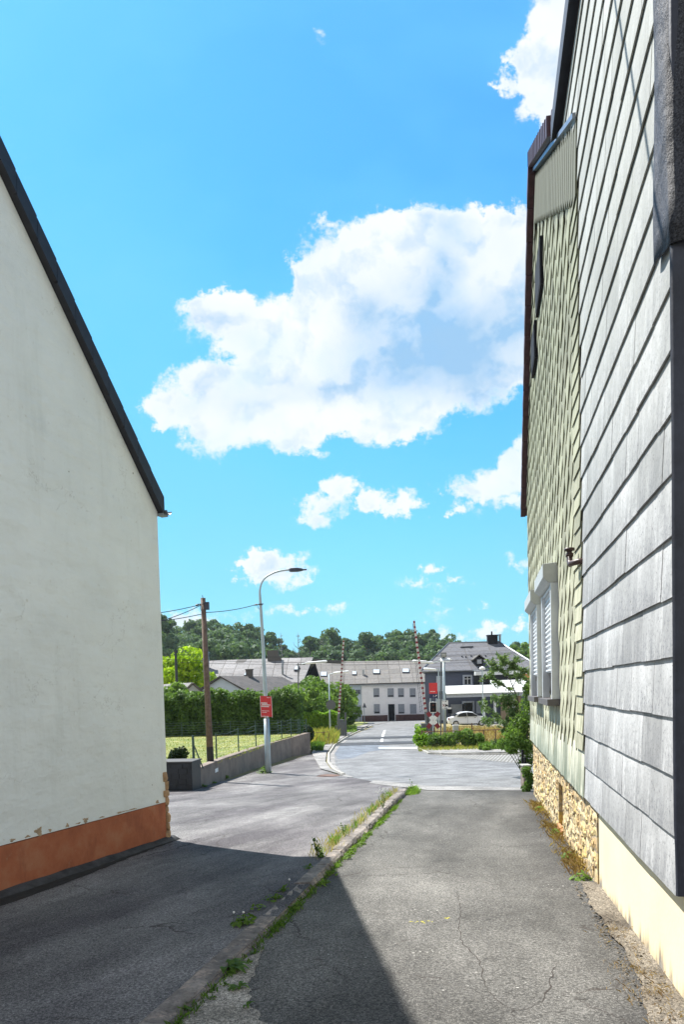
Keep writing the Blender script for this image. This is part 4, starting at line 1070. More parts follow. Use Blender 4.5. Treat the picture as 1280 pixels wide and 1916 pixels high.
# two dark attic windows
for (a, b, c, d_) in holes[2:]:
    mb = MB(); mb.box(rw(a, c, .0), RD * (b - a), RN * .075, UP * (d_ - c)); w = mb.build('attic_window', M['sig_black'], bh)
    mb = MB(); mb.box(rw(a + .06, c + .06, .075), RD * (b - a - .12), RN * .006, UP * (d_ - c - .12)); mb.build('pane', M['sig_black'], w)
# shuttered windows
def shutter_window(a, b, z0, z1, gap):
    mb = MB(); mb.box(rw(a, z0, -.04), RD * .09, RN * .17, UP * (z1 - z0)); mb.box(rw(b - .09, z0, -.04), RD * .09, RN * .17, UP * (z1 - z0)); mb.box(rw(a + .08, z1 - .05, -.03), RD * (b - a - .16), RN * .14, UP * .045)
    w = mb.build('window', M['pvc'], bh, bevel=.006)
    mb = MB(); z = z0 + gap
    while z < z1:
        mb.prism([rw(a + .09, z, .045), rw(a + .09, z + .03, .075), rw(a + .09, z + .06, .070), rw(a + .09, z + .066, .04), rw(a + .09, z, .04)], RD * (b - a - .18)); z += .082
    mb.box(rw(a + .09, z0 + gap, .03), RD * (b - a - .18), RN * .008, UP * (z1 - z0 - gap))
    mb.build('roller_shutter', M['pvc'], w)
    mb = MB(); mb.prism([rw(a - .01, z1, .0), rw(a - .01, z1, .16), rw(a - .01, z1 + .08, .24), rw(a - .01, z1 + .28, .24), rw(a - .01, z1 + .30, .0)], RD * (b - a + .02))
    mb.build('shutter_box', M['pvc_grey'], w, bevel=.006)
    mb = MB(); mb.box(rw(a + .09, z0, -.02), RD * (b - a - .18), RN * .02, UP * gap); mb.build('pane', M['glass'], w)
    mb = MB(); mb.box(rw(a + .12, z0 + .03, .004), RD * .05, RN * .012, UP * (gap)); mb.box(rw((a + b) / 2, z0 + .03, .004), RD * .05, RN * .012, UP * (gap)); mb.build('sash', M['pvc'], w)
    mb = MB(); mb.box(rw(a - .03, z0 - .10, -.02), RD * (b - a + .06), RN * .22, UP * .10); mb.build('sill', M['sill_dark'], w, bevel=.005)
for (a, b) in wins: shutter_window(a, b, W0, W1, .42)
# vent pipe elbow
ps, pz = whit(1092, 1052); mb = MB()
mb.tube([rw(ps - .10, pz, -.02), rw(ps - .10 + .02, pz, .06), rw(ps + .02, pz, .12), rw(ps + .10, pz - .0, .13), rw(ps + .17, pz + .05, .13), rw(ps + .18, pz + .13, .13)], .034, 12)
mb.tube([rw(ps + .18, pz + .10, .13), rw(ps + .18, pz + .14, .13)], .045, 12); mb.tube([rw(ps + .18, pz + .17, .13), rw(ps + .18, pz + .20, .13)], .06, 12)
mb.tube([rw(ps + .18, pz + .13, .13), rw(ps + .18, pz + .17, .13)], .03, 12)
mb.build('vent_pipe', M['pipe_brown'], bh, smooth=True)
# cable over the lane, its shadow runs down the slates
sA = whit(1150, -20); sB = whit(1262, 470)
pA = rw(*sA) + SUN_DIR * 3.6; pB = rw(*sB) + SUN_DIR * 4.6; dd = pA - pB
mb = MB(); mb.tube([pB - dd * .6, pB, pA, pA + dd * .35], .022, 6); o = mb.build('overhead_cable', M['cable'])
tag(o, 'thin black cable whose shadow runs down the grey slates', 'cable')
# ================================================================== VEGETATION HELPERS
NR = np.random.default_rng(12)
class Leaves:
    def __init__(s): s.P = []; s.T = []
    def cards(s, pts, nrm, size, tint, aspect=1.6, jitter=0.8):
        n = len(pts)
        if n == 0: return
        nrm = nrm + NR.normal(0, jitter, (n, 3)); nrm /= np.linalg.norm(nrm, axis=1)[:, None] + 1e-9
        a = NR.normal(0, 1, (n, 3)); u = np.cross(nrm, a); u /= np.linalg.norm(u, axis=1)[:, None] + 1e-9
        w = np.cross(nrm, u)
        sz = size * NR.uniform(0.6, 1.3, n)[:, None]
        u = u * sz * aspect / 2; w = w * sz / 2
        s.P.append(np.stack([pts - u, pts - w * .9 + u * .1, pts + u, pts + w * .9 + u * .1], 1)); s.T.append(np.clip(tint, 0, 1))
    def lobe(s, c, r, n, size, tint=0.5, shell=0.35, **kw):
        c = np.array(c, float); r = np.array(r if hasattr(r, '__len__') else (r, r, r), float)
        d = NR.normal(0, 1, (n, 3)); d /= np.linalg.norm(d, axis=1)[:, None]
        rr = 1 - shell * NR.random(n) ** 1.5
        s.cards(c + d * r * rr[:, None], d.copy(), size, tint + NR.normal(0, .18, n), **kw)
    def blades(s, base, h, w, lean, tint):
        """grass blades: thin upright triangles as quads"""
        n = len(base); ang = NR.uniform(0, 2 * np.pi, n)
        d = np.stack([np.cos(ang), np.sin(ang), np.zeros(n)], 1); q = np.stack([-np.sin(ang), np.cos(ang), np.zeros(n)], 1)
        up = np.array([0, 0, 1.0]); hh = (h * NR.uniform(.5, 1.2, n))[:, None]; ww = (w * NR.uniform(.6, 1.2, n))[:, None]
        mid = base + up * hh * .55 + q * hh * lean * .25; tip = base + up * hh + q * hh * lean * NR.uniform(.3, 1.2, n)[:, None]
        s.P.append(np.stack([base - d * ww / 2, base + d * ww / 2, mid + d * ww / 3, tip], 1)); s.T.append(np.clip(tint, 0, 1))
    def build(s, name, mat, parent=None):
        P_ = np.concatenate(s.P); T = np.concatenate(s.T); n = len(P_)
        off = wloc(parent); V = P_.reshape(-1, 3) - np.array([off.x, off.y, off.z])
        me = bpy.data.meshes.new(name)
        me.vertices.add(n * 4); me.vertices.foreach_set('co', V.ravel().astype(np.float32))
        me.loops.add(n * 4); me.loops.foreach_set('vertex_index', np.arange(n * 4, dtype=np.int32))
        me.polygons.add(n); me.polygons.foreach_set('loop_start', np.arange(0, n * 4, 4, dtype=np.int32)); me.polygons.foreach_set('loop_total', np.full(n, 4, dtype=np.int32))
        me.update(calc_edges=True); me.validate()
        a = me.attributes.new('tint', 'FLOAT', 'FACE'); a.data.foreach_set('value', T.astype(np.float32)[:len(me.polygons)])
        return link(name, me, mat, parent)
def crown_lobes(c, R, H, n, seed, top=0.35):
    """clump centres spread through a crown of radius R and height H around c"""
    rnd = random.Random(seed); out = []
    for i in range(n):
        a = rnd.uniform(0, 6.283); q = rnd.random() ** .5; zz = rnd.uniform(-1, 1)
        lim = math.sqrt(max(0.05, 1 - zz * zz)); r = R * q * lim * .85
        cr = R * rnd.uniform(.22, .42)
        out.append(((c[0] + math.cos(a) * r, c[1] + math.sin(a) * r, c[2] + zz * H * .5 * .85), cr, rnd.random()))
    return out
def trunk_mb(base, top, r0, r1, limbs, seed, bend=.05):
    rnd = random.Random(seed); mb = MB(); base = Vector(base); top = Vector(top); L = (top - base).length
    pts = [base.lerp(top, i / 6) + Vector((rnd.uniform(-bend, bend), rnd.uniform(-bend, bend), 0)) * L * (i > 0) * .5 for i in range(7)]
    mb.tube(pts, [r0 + (r1 - r0) * i / 6 for i in range(7)], 8)
    for l in limbs:
        l = Vector(l); k = rnd.randint(3, 5); a = pts[k]
        m_ = a.lerp(l, .5) + Vector((0, 0, -.08 * (l - a).length))
        rr = r0 + (r1 - r0) * k / 6; mb.tube([a, m_, l], [rr * .7, rr * .45, rr * .15], 6)
    return mb
def tree(name, label, base, h, R, mat, nl, leaf, cat='tree', group=None, seed=1, clumps=14, crown_h=None, crown_c=None, tr=.14, lean=(0, 0), dens=1.0, bark='bark'):
    base = Vector(base); ch = crown_h or h * .75; cc = Vector(crown_c) if crown_c else base + Vector((lean[0], lean[1], h - ch / 2))
    root = empty(name, base, label, cat, group)
    lob = crown_lobes(cc, R, ch, clumps, seed)
    trunk_mb(base - Vector((0, 0, .1)), cc + Vector((0, 0, ch * .15)), tr, tr * .35, [l[0] for l in lob[:9]], seed).build('trunk', M[bark], root, smooth=True)
    lv = Leaves()
    for c, r, q in lob: lv.lobe(c, (r * 1.15, r * 1.15, r * .9), int(nl / clumps), leaf, .25 + .5 * q)
    lv.build('crown', M[mat], root)
    return root

# ================================================================== WOODED HILL
def skyline(px):
    S = [(280, 1140), (305, 1146), (318, 1172), (340, 1166), (360, 1156), (390, 1156), (430, 1159), (460, 1162), (485, 1170), (500, 1178), (520, 1193), (545, 1212), (565, 1212), (575, 1190), (600, 1186), (620, 1177), (640, 1186), (655, 1197),
         (680, 1184), (700, 1186), (720, 1181), (745, 1173), (770, 1171), (800, 1174), (815, 1178), (835, 1182), (850, 1190), (865, 1202), (900, 1215), (940, 1208), (960, 1202), (990, 1204), (1030, 1200)]
    for (a, b), (c, d) in zip(S, S[1:]):
        if a <= px <= c: return b + (d - b) * (px - a) / (c - a)
    return 1200
lv = Leaves(); tr = MB(); rnd = random.Random(41)
def gz(x, y): return zg(y) + hill_h(x, y)
for rowi, Y in enumerate((262, 240, 218, 196, 176)):
    px = 270 + rowi * 7
    while px < 1040:
        jy = rnd.uniform(-8, 8); y = Y + jy
        drop = rowi * rnd.uniform(9, 15) + rnd.uniform(-3, 5)
        t_ = P(px, skyline(px) + drop, y)
        R = rnd.uniform(3.2, 5.2) * (.85 if 520 < px < 680 else 1.0); g0 = gz(t_.x, y)
        hgt = max(R * 1.4, min(t_.z - g0, 19))
        top = t_.z; tone = rnd.random()
        for k in range(13):
            a = rnd.uniform(0, 6.28); q = rnd.random() ** .5; zz = rnd.uniform(-1, 1); lim = math.sqrt(1 - zz * zz * .85)
            Hc = min(hgt * .42, R * 1.25)
            cr = R * rnd.uniform(.25, .42)
            c = (t_.x + math.cos(a) * q * lim * R * .8, y + math.sin(a) * q * lim * R * .8, top - Hc - cr * .6 + zz * (Hc - cr * .2))
            lv.lobe(c, (cr * 1.2, cr * 1.2, cr * .85), 105, .66, .10 + .45 * tone + .35 * rnd.random(), shell=.25, jitter=.42)
        tr.tube([(t_.x, y, g0 - 1), (t_.x + .3, y, top - R)], [.35, .15], 5)
        px += rnd.uniform(15, 24) * (R / 4.2)
o = lv.build('woodland', M['leaf_forest']); tag(o, kind='stuff')
o['label'] = 'dense green broadleaf wood covering the hill behind the village'
o = tr.build('woodland_trunks', M['bark']); tag(o, kind='stuff'); o['label'] = 'trunks inside the wood on the hill'
# bare and thin trees standing out of the ridge
def snag(px, ptop, Y, seed, label):
    rnd = random.Random(seed); t_ = P(px, ptop, Y); g0 = gz(t_.x, Y)
    mb = MB(); b = Vector((t_.x, Y, g0)); mb.tube([b, b.lerp(t_, .5) + Vector((.2, 0, 0)), t_], [.28, .18, .04], 6)
    for k in range(12):
        f = rnd.uniform(.45, .95); a = b.lerp(t_, f); s_ = rnd.choice((-1, 1)); L = (1.05 - f) * 6 * rnd.uniform(.4, 1)
        e = a + Vector((s_ * L * .7, rnd.uniform(-1, 1), L)); mb.tube([a, a.lerp(e, .5) + Vector((s_ * .3, 0, -.1)), e], [.10, .07, .02], 5)
    o = mb.build('bare_tree', M['bark_pale']); tag(o, label, 'tree', 'bare trees on the ridge')
snag(525, 1184, 225, 1, 'bare grey tree on the ridge just right of the street lamp')
snag(557, 1183, 225, 2, 'bare dark tree alone in the gap of the ridge line')
snag(603, 1186, 225, 3, 'thin dead tree beside the round crowned trees left of the striped barrier')
def ridge_tree(px, ptop, Y, R, label, seed, n=1500, mat='leaf_forest'):
    t_ = P(px, ptop, Y); g0 = gz(t_.x, Y)
    tree('broadleaf_tree', label, (t_.x, Y, g0), t_.z - g0, R, mat, n, .55, group='trees standing out of the ridge', seed=seed, crown_h=R * 1.7, clumps=15, tr=.3)
ridge_tree(622, 1177, 222, 3.9, 'airy tree with a tall open crown above the dark barn gable', 5)
ridge_tree(581, 1192, 222, 3.0, 'small open crowned tree right of the gap in the ridge', 6, 1000)
ridge_tree(688, 1184, 224, 3.6, 'loose crowned tree on the ridge between the two striped barriers', 7)
ridge_tree(302, 1146, 190, 3.2, 'tall dark tree at the white gable wall rising above the wood', 8, 1700)
ridge_tree(955, 1206, 170, 3.0, 'small green tree behind the right hip of the slate roof', 9, 1200, 'leaf_mid')
ridge_tree(984, 1203, 165, 3.4, 'green tree between the slate roof and the diamond tiled wall', 10, 1300, 'leaf_mid')
# ================================================================== STREET AND GARDEN, LEFT
def axis_box(mb, c, sx, sy, sz, yaw=0): mb.cbox(c, sx, sy, sz, yaw)
# retaining wall
wb = [G(x, y) for x, y in ((370, 1476), (420, 1458), (470, 1439), (502, 1430), (545, 1415), (581, 1409))]
wt_px = [(370, 1441), (420, 1421), (470, 1404), (502, 1394), (545, 1382), (580, 1372)]
rw_pts = [Vector((p.x, p.y, 0)) for p in wb]
root = empty('retaining_wall', (rw_pts[0].x, rw_pts[0].y, 1.1), 'long low stained concrete retaining wall along the lawn', 'wall')
tops = [P(a, b, q.y).z for (a, b), q in zip(wt_px, rw_pts)]
mb = MB()
for i in range(len(rw_pts) - 1):
    a, b = rw_pts[i], rw_pts[i + 1]; d = (b - a).normalized(); nn_ = Vector((-d.y, d.x, 0)) * .24
    A0_, B0_ = zg(a.y) - .2, zg(b.y) - .2
    v = [Vector((a.x, a.y, A0_)), Vector((b.x, b.y, B0_)), Vector((b.x, b.y, tops[i + 1])), Vector((a.x, a.y, tops[i]))]
    mb.add(v + [p + nn_ for p in v], [(0, 1, 2, 3), (7, 6, 5, 4), (3, 2, 6, 7), (0, 3, 7, 4), (1, 5, 6, 2)])
mb.build('wall', M['conc_wall'], root)
mb = MB()
for i in range(len(rw_pts) - 1):
    a, b = rw_pts[i], rw_pts[i + 1]; d = (b - a).normalized(); nn_ = Vector((-d.y, d.x, 0))
    a2 = a - nn_ * .02 + d * .003; b2 = b - nn_ * .02 - d * .003
    v = [Vector((a2.x, a2.y, tops[i] + .002)), Vector((b2.x, b2.y, tops[i + 1] + .002)), Vector((b2.x, b2.y, tops[i + 1] + .05)), Vector((a2.x, a2.y, tops[i] + .05))]
    mb.add(v + [p + nn_ * .28 for p in v], [(0, 1, 2, 3), (7, 6, 5, 4), (3, 2, 6, 7), (0, 3, 7, 4), (1, 5, 6, 2)])
mb.build('coping', M['conc_wall'], root)
LAWN_FIX = tops
# small white plate on the wall
q = G(401, 1450); q = Vector((q.x, q.y, 0)); pp = P(401, 1441, 24.4)
mb = MB(); dW = (rw_pts[1] - rw_pts[0]).normalized(); nW = Vector((dW.y, -dW.x, 0))
cpt = rw_pts[0].lerp(rw_pts[1], .62) + nW * .012; mb.box(cpt + UP * (P(401, 1446, cpt.y).z), dW * .45, -nW * .01, UP * .13)
tag(mb.build('wall_plate', M['white']), 'small blank white plate fixed to the retaining wall near the black pier', 'plate')
# fence on the wall
def on_wall(f):
    f = f * (len(rw_pts) - 1); i = min(int(f), len(rw_pts) - 2); k = f - i
    return rw_pts[i].lerp(rw_pts[i + 1], k) + Vector((0, 0, tops[i] + (tops[i + 1] - tops[i]) * k))
fr = empty('wire_fence', on_wall(0), 'green wire fence with thin posts on top of the retaining wall', 'fence')
fp = [(362, 1376, 1418), (405, 1372, 1430), (446, 1362, 1414), (479, 1356, 1404), (505, 1352, 1396), (527, 1348, 1387), (545, 1344, 1382), (561, 1345, 1377), (576, 1345, 1373)]
ptops = []
for px, yt, yb in fp:
    # posts stand on the back edge of the wall
    r_ = ray(px, yb)
    best = min((abs((EYE + r_ * s_).x - on_wall(f / 200).x + .2) + 0, f / 200, s_) for f in range(201) for s_ in [on_wall(f / 200).y])
    b = on_wall(best[1]) + Vector((-.20, 0, -.05))
    if px == 362: b = Vector((P(362, 1420, 23.6).x, 23.6, LZ - .05))
    t_ = Vector((b.x - .0, b.y, P(px, yt, b.y).z)); ptops.append((b, t_))
    mb = MB(); mb.tube([b, t_], .026 if px != 362 else .04, 8); mb.build('post', M['green_post'], fr)
mb = MB(); b, t_ = ptops[0]; mb.tube([t_ + Vector((0, 0, -.25)), Vector((P(381, 1440, 23.5).x, 23.4, tops[0] + .02))], .022, 6); mb.build('brace', M['green_post'], fr)
for k in range(6):
    mb = MB(); pts = []
    for i, (b, t_) in enumerate(ptops[1:]):
        z = b.z + .10 + (t_.z - b.z - .14) * k / 5
        pts.append(Vector((b.x, b.y, z)))
        if i < len(ptops) - 2:
            b2, t2 = ptops[i + 2]; z2 = b2.z + .10 + (t2.z - b2.z - .14) * k / 5
            pts.append(Vector(((b.x + b2.x) / 2, (b.y + b2.y) / 2, (z + z2) / 2 - (.03 + .02 * (k % 3)))))
    mb.tube(pts, .0045, 4); mb.build('wire', M['wire'], fr)
# second wire fence before the hedge
fr2 = empty('wire_fence', (-12, 43.6, LZ), 'low fence of five sagging wires in front of the dark hedge', 'fence')
def hp(px): p_ = P(px, 1372, 43.6); return p_.x
hx = [hp(x) for x in (296, 340, 385, 431, 478, 520, 558)]
for x in hx:
    mb = MB(); mb.tube([(x, 43.6, LZ - .1), (x, 43.6, LZ + .82)], .03, 6); mb.build('post', M['green_post'], fr2)
rnd = random.Random(9)
for k in range(6):
    pts = []
    for a, b in zip(hx, hx[1:]):
        z = LZ + .08 + .72 * k / 5; pts += [Vector((a, 43.58, z)), Vector(((a + b) / 2, 43.58, z - rnd.uniform(.01, .05)))]
    pts.append(Vector((hx[-1], 43.58, LZ + .08 + .72 * k / 5))); mb = MB(); mb.tube(pts, .007, 4); mb.build('wire', M['wire'], fr2)
# black pier
g0 = G(312, 1474); g1 = G(371, 1479)
pr = empty('gate_pier', (g0.x, g0.y, zg(g0.y)), 'low black stone clad pier with flat cap beside the white gable wall', 'pier')
zt = P(340, 1428, g1.y).z; mb = MB()
pd = (Vector((g1.x, g1.y, 0)) - Vector((g0.x, g0.y + .3, 0)))
mb.box(Vector((g0.x - .3, g1.y + .15, zg(g1.y) - .1)), Vector((g1.x - g0.x + .12, -.15, 0)), Vector((.1, .9, 0)), UP * (zt - zg(g1.y) + .1)); bd = mb.build('body', M['black_stone'], pr, bevel=.01)
mb = MB(); rnd = random.Random(6)
wv0 = Vector((g1.x - g0.x + .12, -.15, 0)); o0 = Vector((g0.x - .3, g1.y + .15, zg(g1.y)))
for r_ in range(5):
    u = 0.0
    while u < .99:
        w = rnd.uniform(.16, .30); e = min(u + w, 1.0)
        a = o0 + wv0 * u + Vector((.004, -.005, .04 + r_ * .158)); mb.box(a, wv0 * (e - u - .012), Vector((0, -rnd.uniform(.004, .022), 0)), UP * .148); u = e
mb.build('stone_facing', M['black_stone'], bd)
mb = MB(); mb.box(Vector((g0.x - .33, g1.y + .10, zt + .002)), Vector((g1.x - g0.x + .18, -.15, 0)), Vector((.1, 1.0, 0)), UP * .05); mb.build('cap', M['cap_stone'], pr, bevel=.008)
# round bush behind it
bp = P(334, 1420, 24.6); lv = Leaves(); rb = empty('round_bush', (bp.x, 24.6, LZ), 'small dark round bush on the lawn behind the black pier', 'bush')
for k in range(9): lv.lobe((bp.x + random.uniform(-.16, .16), 24.6 + random.uniform(-.2, .2), LZ + .35 + random.uniform(-.12, .2)), .22, 260, .055, .3 + .3 * random.random())
lv.build('crown', M['leaf_dark'], rb); mb = MB(); mb.tube([(bp.x, 24.6, LZ - .05), (bp.x, 24.6, LZ + .35)], .03, 6); mb.build('trunk', M['bark'], rb)

# street lamp
Lb = G(502, 1447); Lb = onground(Lb.x, Lb.y)
lr = empty('street_lamp', Lb, 'tall grey street lamp with curved arm beside the retaining wall', 'street lamp')
yL = Lb.y
def LP(px, py): return P(px, py, yL)
path = [Lb + Vector((0, 0, -.1)), LP(499.5, 1360)]; 
base_top = LP(492, 1200)
mb = MB(); mb.tube([Lb + Vector((0, 0, -.1)), LP(500.3, 1400), LP(498.5, 1345)], [.125, .118, .112], 14); mb.build('base_section', M['galv'], lr, smooth=True)
curve = [LP(498.5, 1346), LP(496, 1290), LP(491, 1190), LP(487.5, 1132), LP(486, 1110), LP(486.5, 1102), LP(489, 1092), LP(494, 1083.5), LP(502, 1077), LP(513, 1071.5), LP(526, 1068), LP(542, 1066)]
def smooth_path(p, n=4):
    out = []
    for i in range(len(p) - 1):
        p0, p1, p2, p3 = p[max(i - 1, 0)], p[i], p[i + 1], p[min(i + 2, len(p) - 1)]
        for k in range(n):
            t = k / n; out.append(.5 * ((2 * p1) + (-p0 + p2) * t + (2 * p0 - 5 * p1 + 4 * p2 - p3) * t * t + (-p0 + 3 * p1 - 3 * p2 + p3) * t ** 3))
    return out + [p[-1]]
sp = smooth_path(curve, 5); mb = MB(); nn_ = len(sp)
mb.tube(sp, [.085 - .05 * min(1, i / (nn_ * .45)) for i in range(nn_)], 12); mb.build('pole', M['galv'], lr, smooth=True)
a = LP(541, 1067.5); b = LP(574, 1066)
mb = MB(); dx = (b - a); 
secs = [(0, .07, .06), (.10, .12, .075), (.45, .14, .08), (.72, .10, .055), (.8, .045, .03), (1, .04, .028)]
vs = []; fs = []
for f_, hy, hz in secs:
    c = a + dx * f_; vs += [c + Vector((0, -hy, -hz * .6)), c + Vector((0, hy, -hz * .6)), c + Vector((0, hy * .7, hz)), c + Vector((0, -hy * .7, hz))]
for i in range(len(secs) - 1):
    for j in range(4): fs.append((i * 4 + j, i * 4 + (j + 1) % 4, (i + 1) * 4 + (j + 1) % 4, (i + 1) * 4 + j))
fs += [(3, 2, 1, 0), tuple(len(secs) * 4 - 4 + j for j in range(4))]
mb.add(vs, fs); mb.build('lamp_head', M['lamp_dark'], lr)
c = LP(487.5, 1131); mb = MB(); mb.tube([c + Vector((-.13, 0, 0)), c + Vector((.12, 0, .02))], .018, 6); mb.tube([c + Vector((0, 0, -.03)), c + Vector((0, 0, .03))], .075, 10)
mb.tube([c + Vector((-.12, -.01, -.02)), c + Vector((-.10, 0, -.14)), c + Vector((-.03, 0, -.2))], .008, 5)
mb.build('clamp', M['lamp_dark'], lr)
# poster on the lamp post
pc0, pc1, pc2, pc3 = [P(x, y, yL - .16) for x, y in ((486, 1302), (508, 1303), (510, 1341), (488, 1342))]
po = empty('red_poster', pc3, 'red poster with white lettering tied to the street lamp post', 'poster')
mb = MB(); th3 = Vector((0, .02, 0)); mb.prism([pc3, pc2, pc1, pc0], th3); mb.build('board', M['red'], po)
ux = (pc1 - pc0); uy = (pc3 - pc0); nf = Vector((0, -.004, 0))
def bars(rows, name, mat):
    mb = MB(); rnd = random.Random(15)
    for (v, x0, x1, h) in rows:
        x = x0
        while x < x1:
            w = rnd.choice((.03, .045, .055)); q = pc0 + ux * x + uy * v + nf
            hh_ = h * rnd.choice((1, 1, .75)); o_ = uy * (h - hh_)
            mb.box(q + o_, ux * min(w, x1 - x), nf * .5, uy * hh_)
            x += w + .012
    return mb.build(name, mat, po)
bars([(.045, .60, .86, .03), (.30, .09, .60, .055), (.375, .13, .84, .055), (.455, .08, .74, .055), (.68, .12, .74, .022), (.745, .12, .52, .026), (.93, .08, .66, .035)], 'lettering', M['white'])
mb = MB(); mb.box(pc0 + nf * .8, ux * .03, nf * .5, uy * 1.0); mb.box(pc0 + ux * .97 + nf * .8, ux * .03, nf * .5, uy); mb.build('border', M['white'], po)
mb = MB(); cc_ = (pc0 + pc1) / 2; mb.box(cc_ + Vector((-.12, .02, -.1)), (.24, 0, 0), (0, .30, 0), (0, 0, .012)); mb.build('cable_tie', M['white'], po)

# wooden utility pole
Ub = P(393.5, 1426, 26.0); Ub.z = LZ; Ut = P(379.5, 1119, 26.0)
ur = empty('utility_pole', Ub, 'weathered wooden utility pole standing on the lawn', 'utility pole')
pts = [Ub + (Ut - Ub) * f for f in (-.02, 0, .15, .15, 1)]
mb = MB(); mb.tube([Ub + (Ut - Ub) * -.02, Ub + (Ut - Ub) * .10], [.125, .122], 12); mb.build('tarred_foot', M['wood_base'], ur)
mb = MB(); mb.tube([Ub + (Ut - Ub) * .10, Ub + (Ut - Ub) * .5, Ut], [.117, .10, .083], 12); mb.build('shaft', M['wood_pole'], ur, smooth=True)
mb = MB(); c = P(383.5, 1134, 25.9); mb.box(c + Vector((-.03, 0, -.12)), (.16, 0, 0), (0, .12, 0), (0, 0, .26)); c2 = P(378, 1130, 25.9); mb.build('junction_box', M['lamp_dark'], ur); mb = MB(); mb.tube([c2 + Vector((-.16, 0, 0)), c2 + Vector((.2, 0, .0))], .014, 6); mb.build('cross_bar', M['lamp_dark'], ur); mb = MB(); mb.tube([Ut, Ut + Vector((-.02, 0, .10))], .012, 5); mb.build('spike', M['lamp_dark'], ur)
mb = MB(); c = P(374, 1131, 25.9); mb.tube([c, P(375, 1140, 25.9), P(380, 1150, 25.9)], .010, 5); mb.tube([P(366, 1133, 25.95), P(371, 1131.5, 25.95)], .035, 6); mb.build('cable_clamp', M['cable'], ur)
def cable(a, b, sag, r, label, name='overhead_cable', group=None, n=14):
    mb = MB(); mb.tube([a.lerp(b, i / n) - Vector((0, 0, sag * 4 * (i / n) * (1 - i / n))) for i in range(n + 1)], r, 5)
    tag(mb.build(name, M['cable']), label, 'cable', group)
cable(P(478, 1131.5, yL - .0), P(384, 1146, 26), .06, .013, 'cable strung between the wooden pole and the street lamp')
mb = MB(); mb.tube([P(474, 1132.5, yL), P(481, 1131, yL)], [.015, .04], 6); mb.build('cable_joint', M['cable'], lr)
cable(P(376, 1131, 26), P(250, 1152, 24), .05, .012, 'upper cable from the wooden pole to behind the white gable')
cable(P(376, 1132, 26), P(250, 1172, 22), .1, .012, 'middle cable from the wooden pole sloping down behind the white gable')
cable(P(377, 1149, 26), P(250, 1166, 24), .05, .012, 'lowest cable from the wooden pole to behind the white gable')
# hedge
hr = empty('hedge', (-8, 45.5, LZ), 'long dark green clipped hedge at the end of the lawn', 'hedge')
lv = Leaves(); x0, x1 = P(280, 1330, 45).x, P(562, 1330, 45).x
def htop(x):
    f = (x - x0) / (x1 - x0); return P(430, 1294 + 2.5 * math.sin(f * 11) - 1 * (1 - f), 45).z + .09 * math.sin(x * 3.1) + .06 * math.sin(x * 7.7) - .32
n = 15000; X = NR.uniform(x0, x1, n); Zf = NR.random(n) ** .8
T = np.array([htop(x) for x in X]); Z = LZ + Zf * (T - LZ + NR.uniform(-.05, .22, n))
bul = .12 * np.sin(X * 2.3) + .1 * np.sin(X * 5.1 + Z * 3)
Yv = 44.15 + bul + NR.uniform(-.25, .35, n)
clump = .5 + .5 * np.sin(X * 3.7 + Z * 2.1) * np.sin(Z * 4.3 - X)
lv.cards(np.stack([X, Yv, Z], 1), np.tile([0.0, -.8, .6], (n, 1)), .13, .2 + .35 * clump + NR.normal(0, .15, n), jitter=.55)
n = 7000; X = NR.uniform(x0, x1, n); T = np.array([htop(x) for x in X])
lv.cards(np.stack([X, NR.uniform(44.1, 46.2, n), T + NR.uniform(-.25, .25, n) + .10 * np.sin(X * 7)], 1), np.tile([0.0, -.2, 1.0], (n, 1)), .13, .45 + NR.normal(0, .2, n))
n = 1500; X = NR.uniform(x1 - .25, x1 + .1, n)
lv.cards(np.stack([X, NR.uniform(44.1, 46.2, n), NR.uniform(LZ, htop(x1), n)], 1), np.tile([1.0, -.2, .2], (n, 1)), .13, .4 + NR.normal(0, .2, n))
n = 900; X = NR.uniform(x0, x1, n); lv.cards(np.stack([X, NR.uniform(44.2, 45.5, n), np.array([htop(x) for x in X]) + NR.uniform(.1, .4, n)], 1), np.tile([0, 0, 1.0], (n, 1)), .12, .6 + NR.normal(0, .2, n))
lv.build('foliage', M['leaf_hedge'], hr)
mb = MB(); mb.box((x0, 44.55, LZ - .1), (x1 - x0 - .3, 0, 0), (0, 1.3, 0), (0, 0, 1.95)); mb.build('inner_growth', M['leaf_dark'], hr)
# taller shrub at the very left of the hedge
p_ = P(318, 1290, 46); tree('tall_shrub', 'leafy shrub rising above the left end of the dark hedge', (p_.x, 46.8, LZ), 3.1, 1.3, 'leaf_mid', 5000, .14, 'shrub', seed=3, crown_h=2.9, clumps=16, tr=.05)
# lime green tree further back with a dark pole before it
p_ = P(338, 1250, 70); tree('lime_tree', 'bright lime green tree behind the hedge at the white gable', (p_.x, 70, zg(70)), P(338, 1222, 70).z - zg(70), 3.0, 'leaf_lime', 6500, .30, 'tree', seed=12, crown_h=4.6, clumps=22, tr=.2)
p_ = P(300, 1250, 72); tree('lime_tree', 'bright lime green tree half hidden by the white gable', (p_.x, 72, zg(72)), P(305, 1230, 72).z - zg(72), 2.4, 'leaf_lime', 4500, .30, 'tree', seed=13, crown_h=4.0, clumps=18, tr=.2)
a = P(328, 1216, 60); mb = MB(); mb.tube([(a.x, 60, zg(60)), a], [.14, .10], 8); r_ = empty('signal_mast', (a.x, 60, zg(60)), 'dark slim mast in front of the lime green tree', 'mast'); mb.build('pole', M['cable'], r_)
mb = MB(); mb.box(P(325, 1222, 60), (.3, 0, 0), (0, .2, 0), (0, 0, .25)); mb.box(P(322, 1281, 60), (.5, 0, 0), (0, .1, 0), (0, 0, .18)); mb.build('bracket', M['cable'], r_)

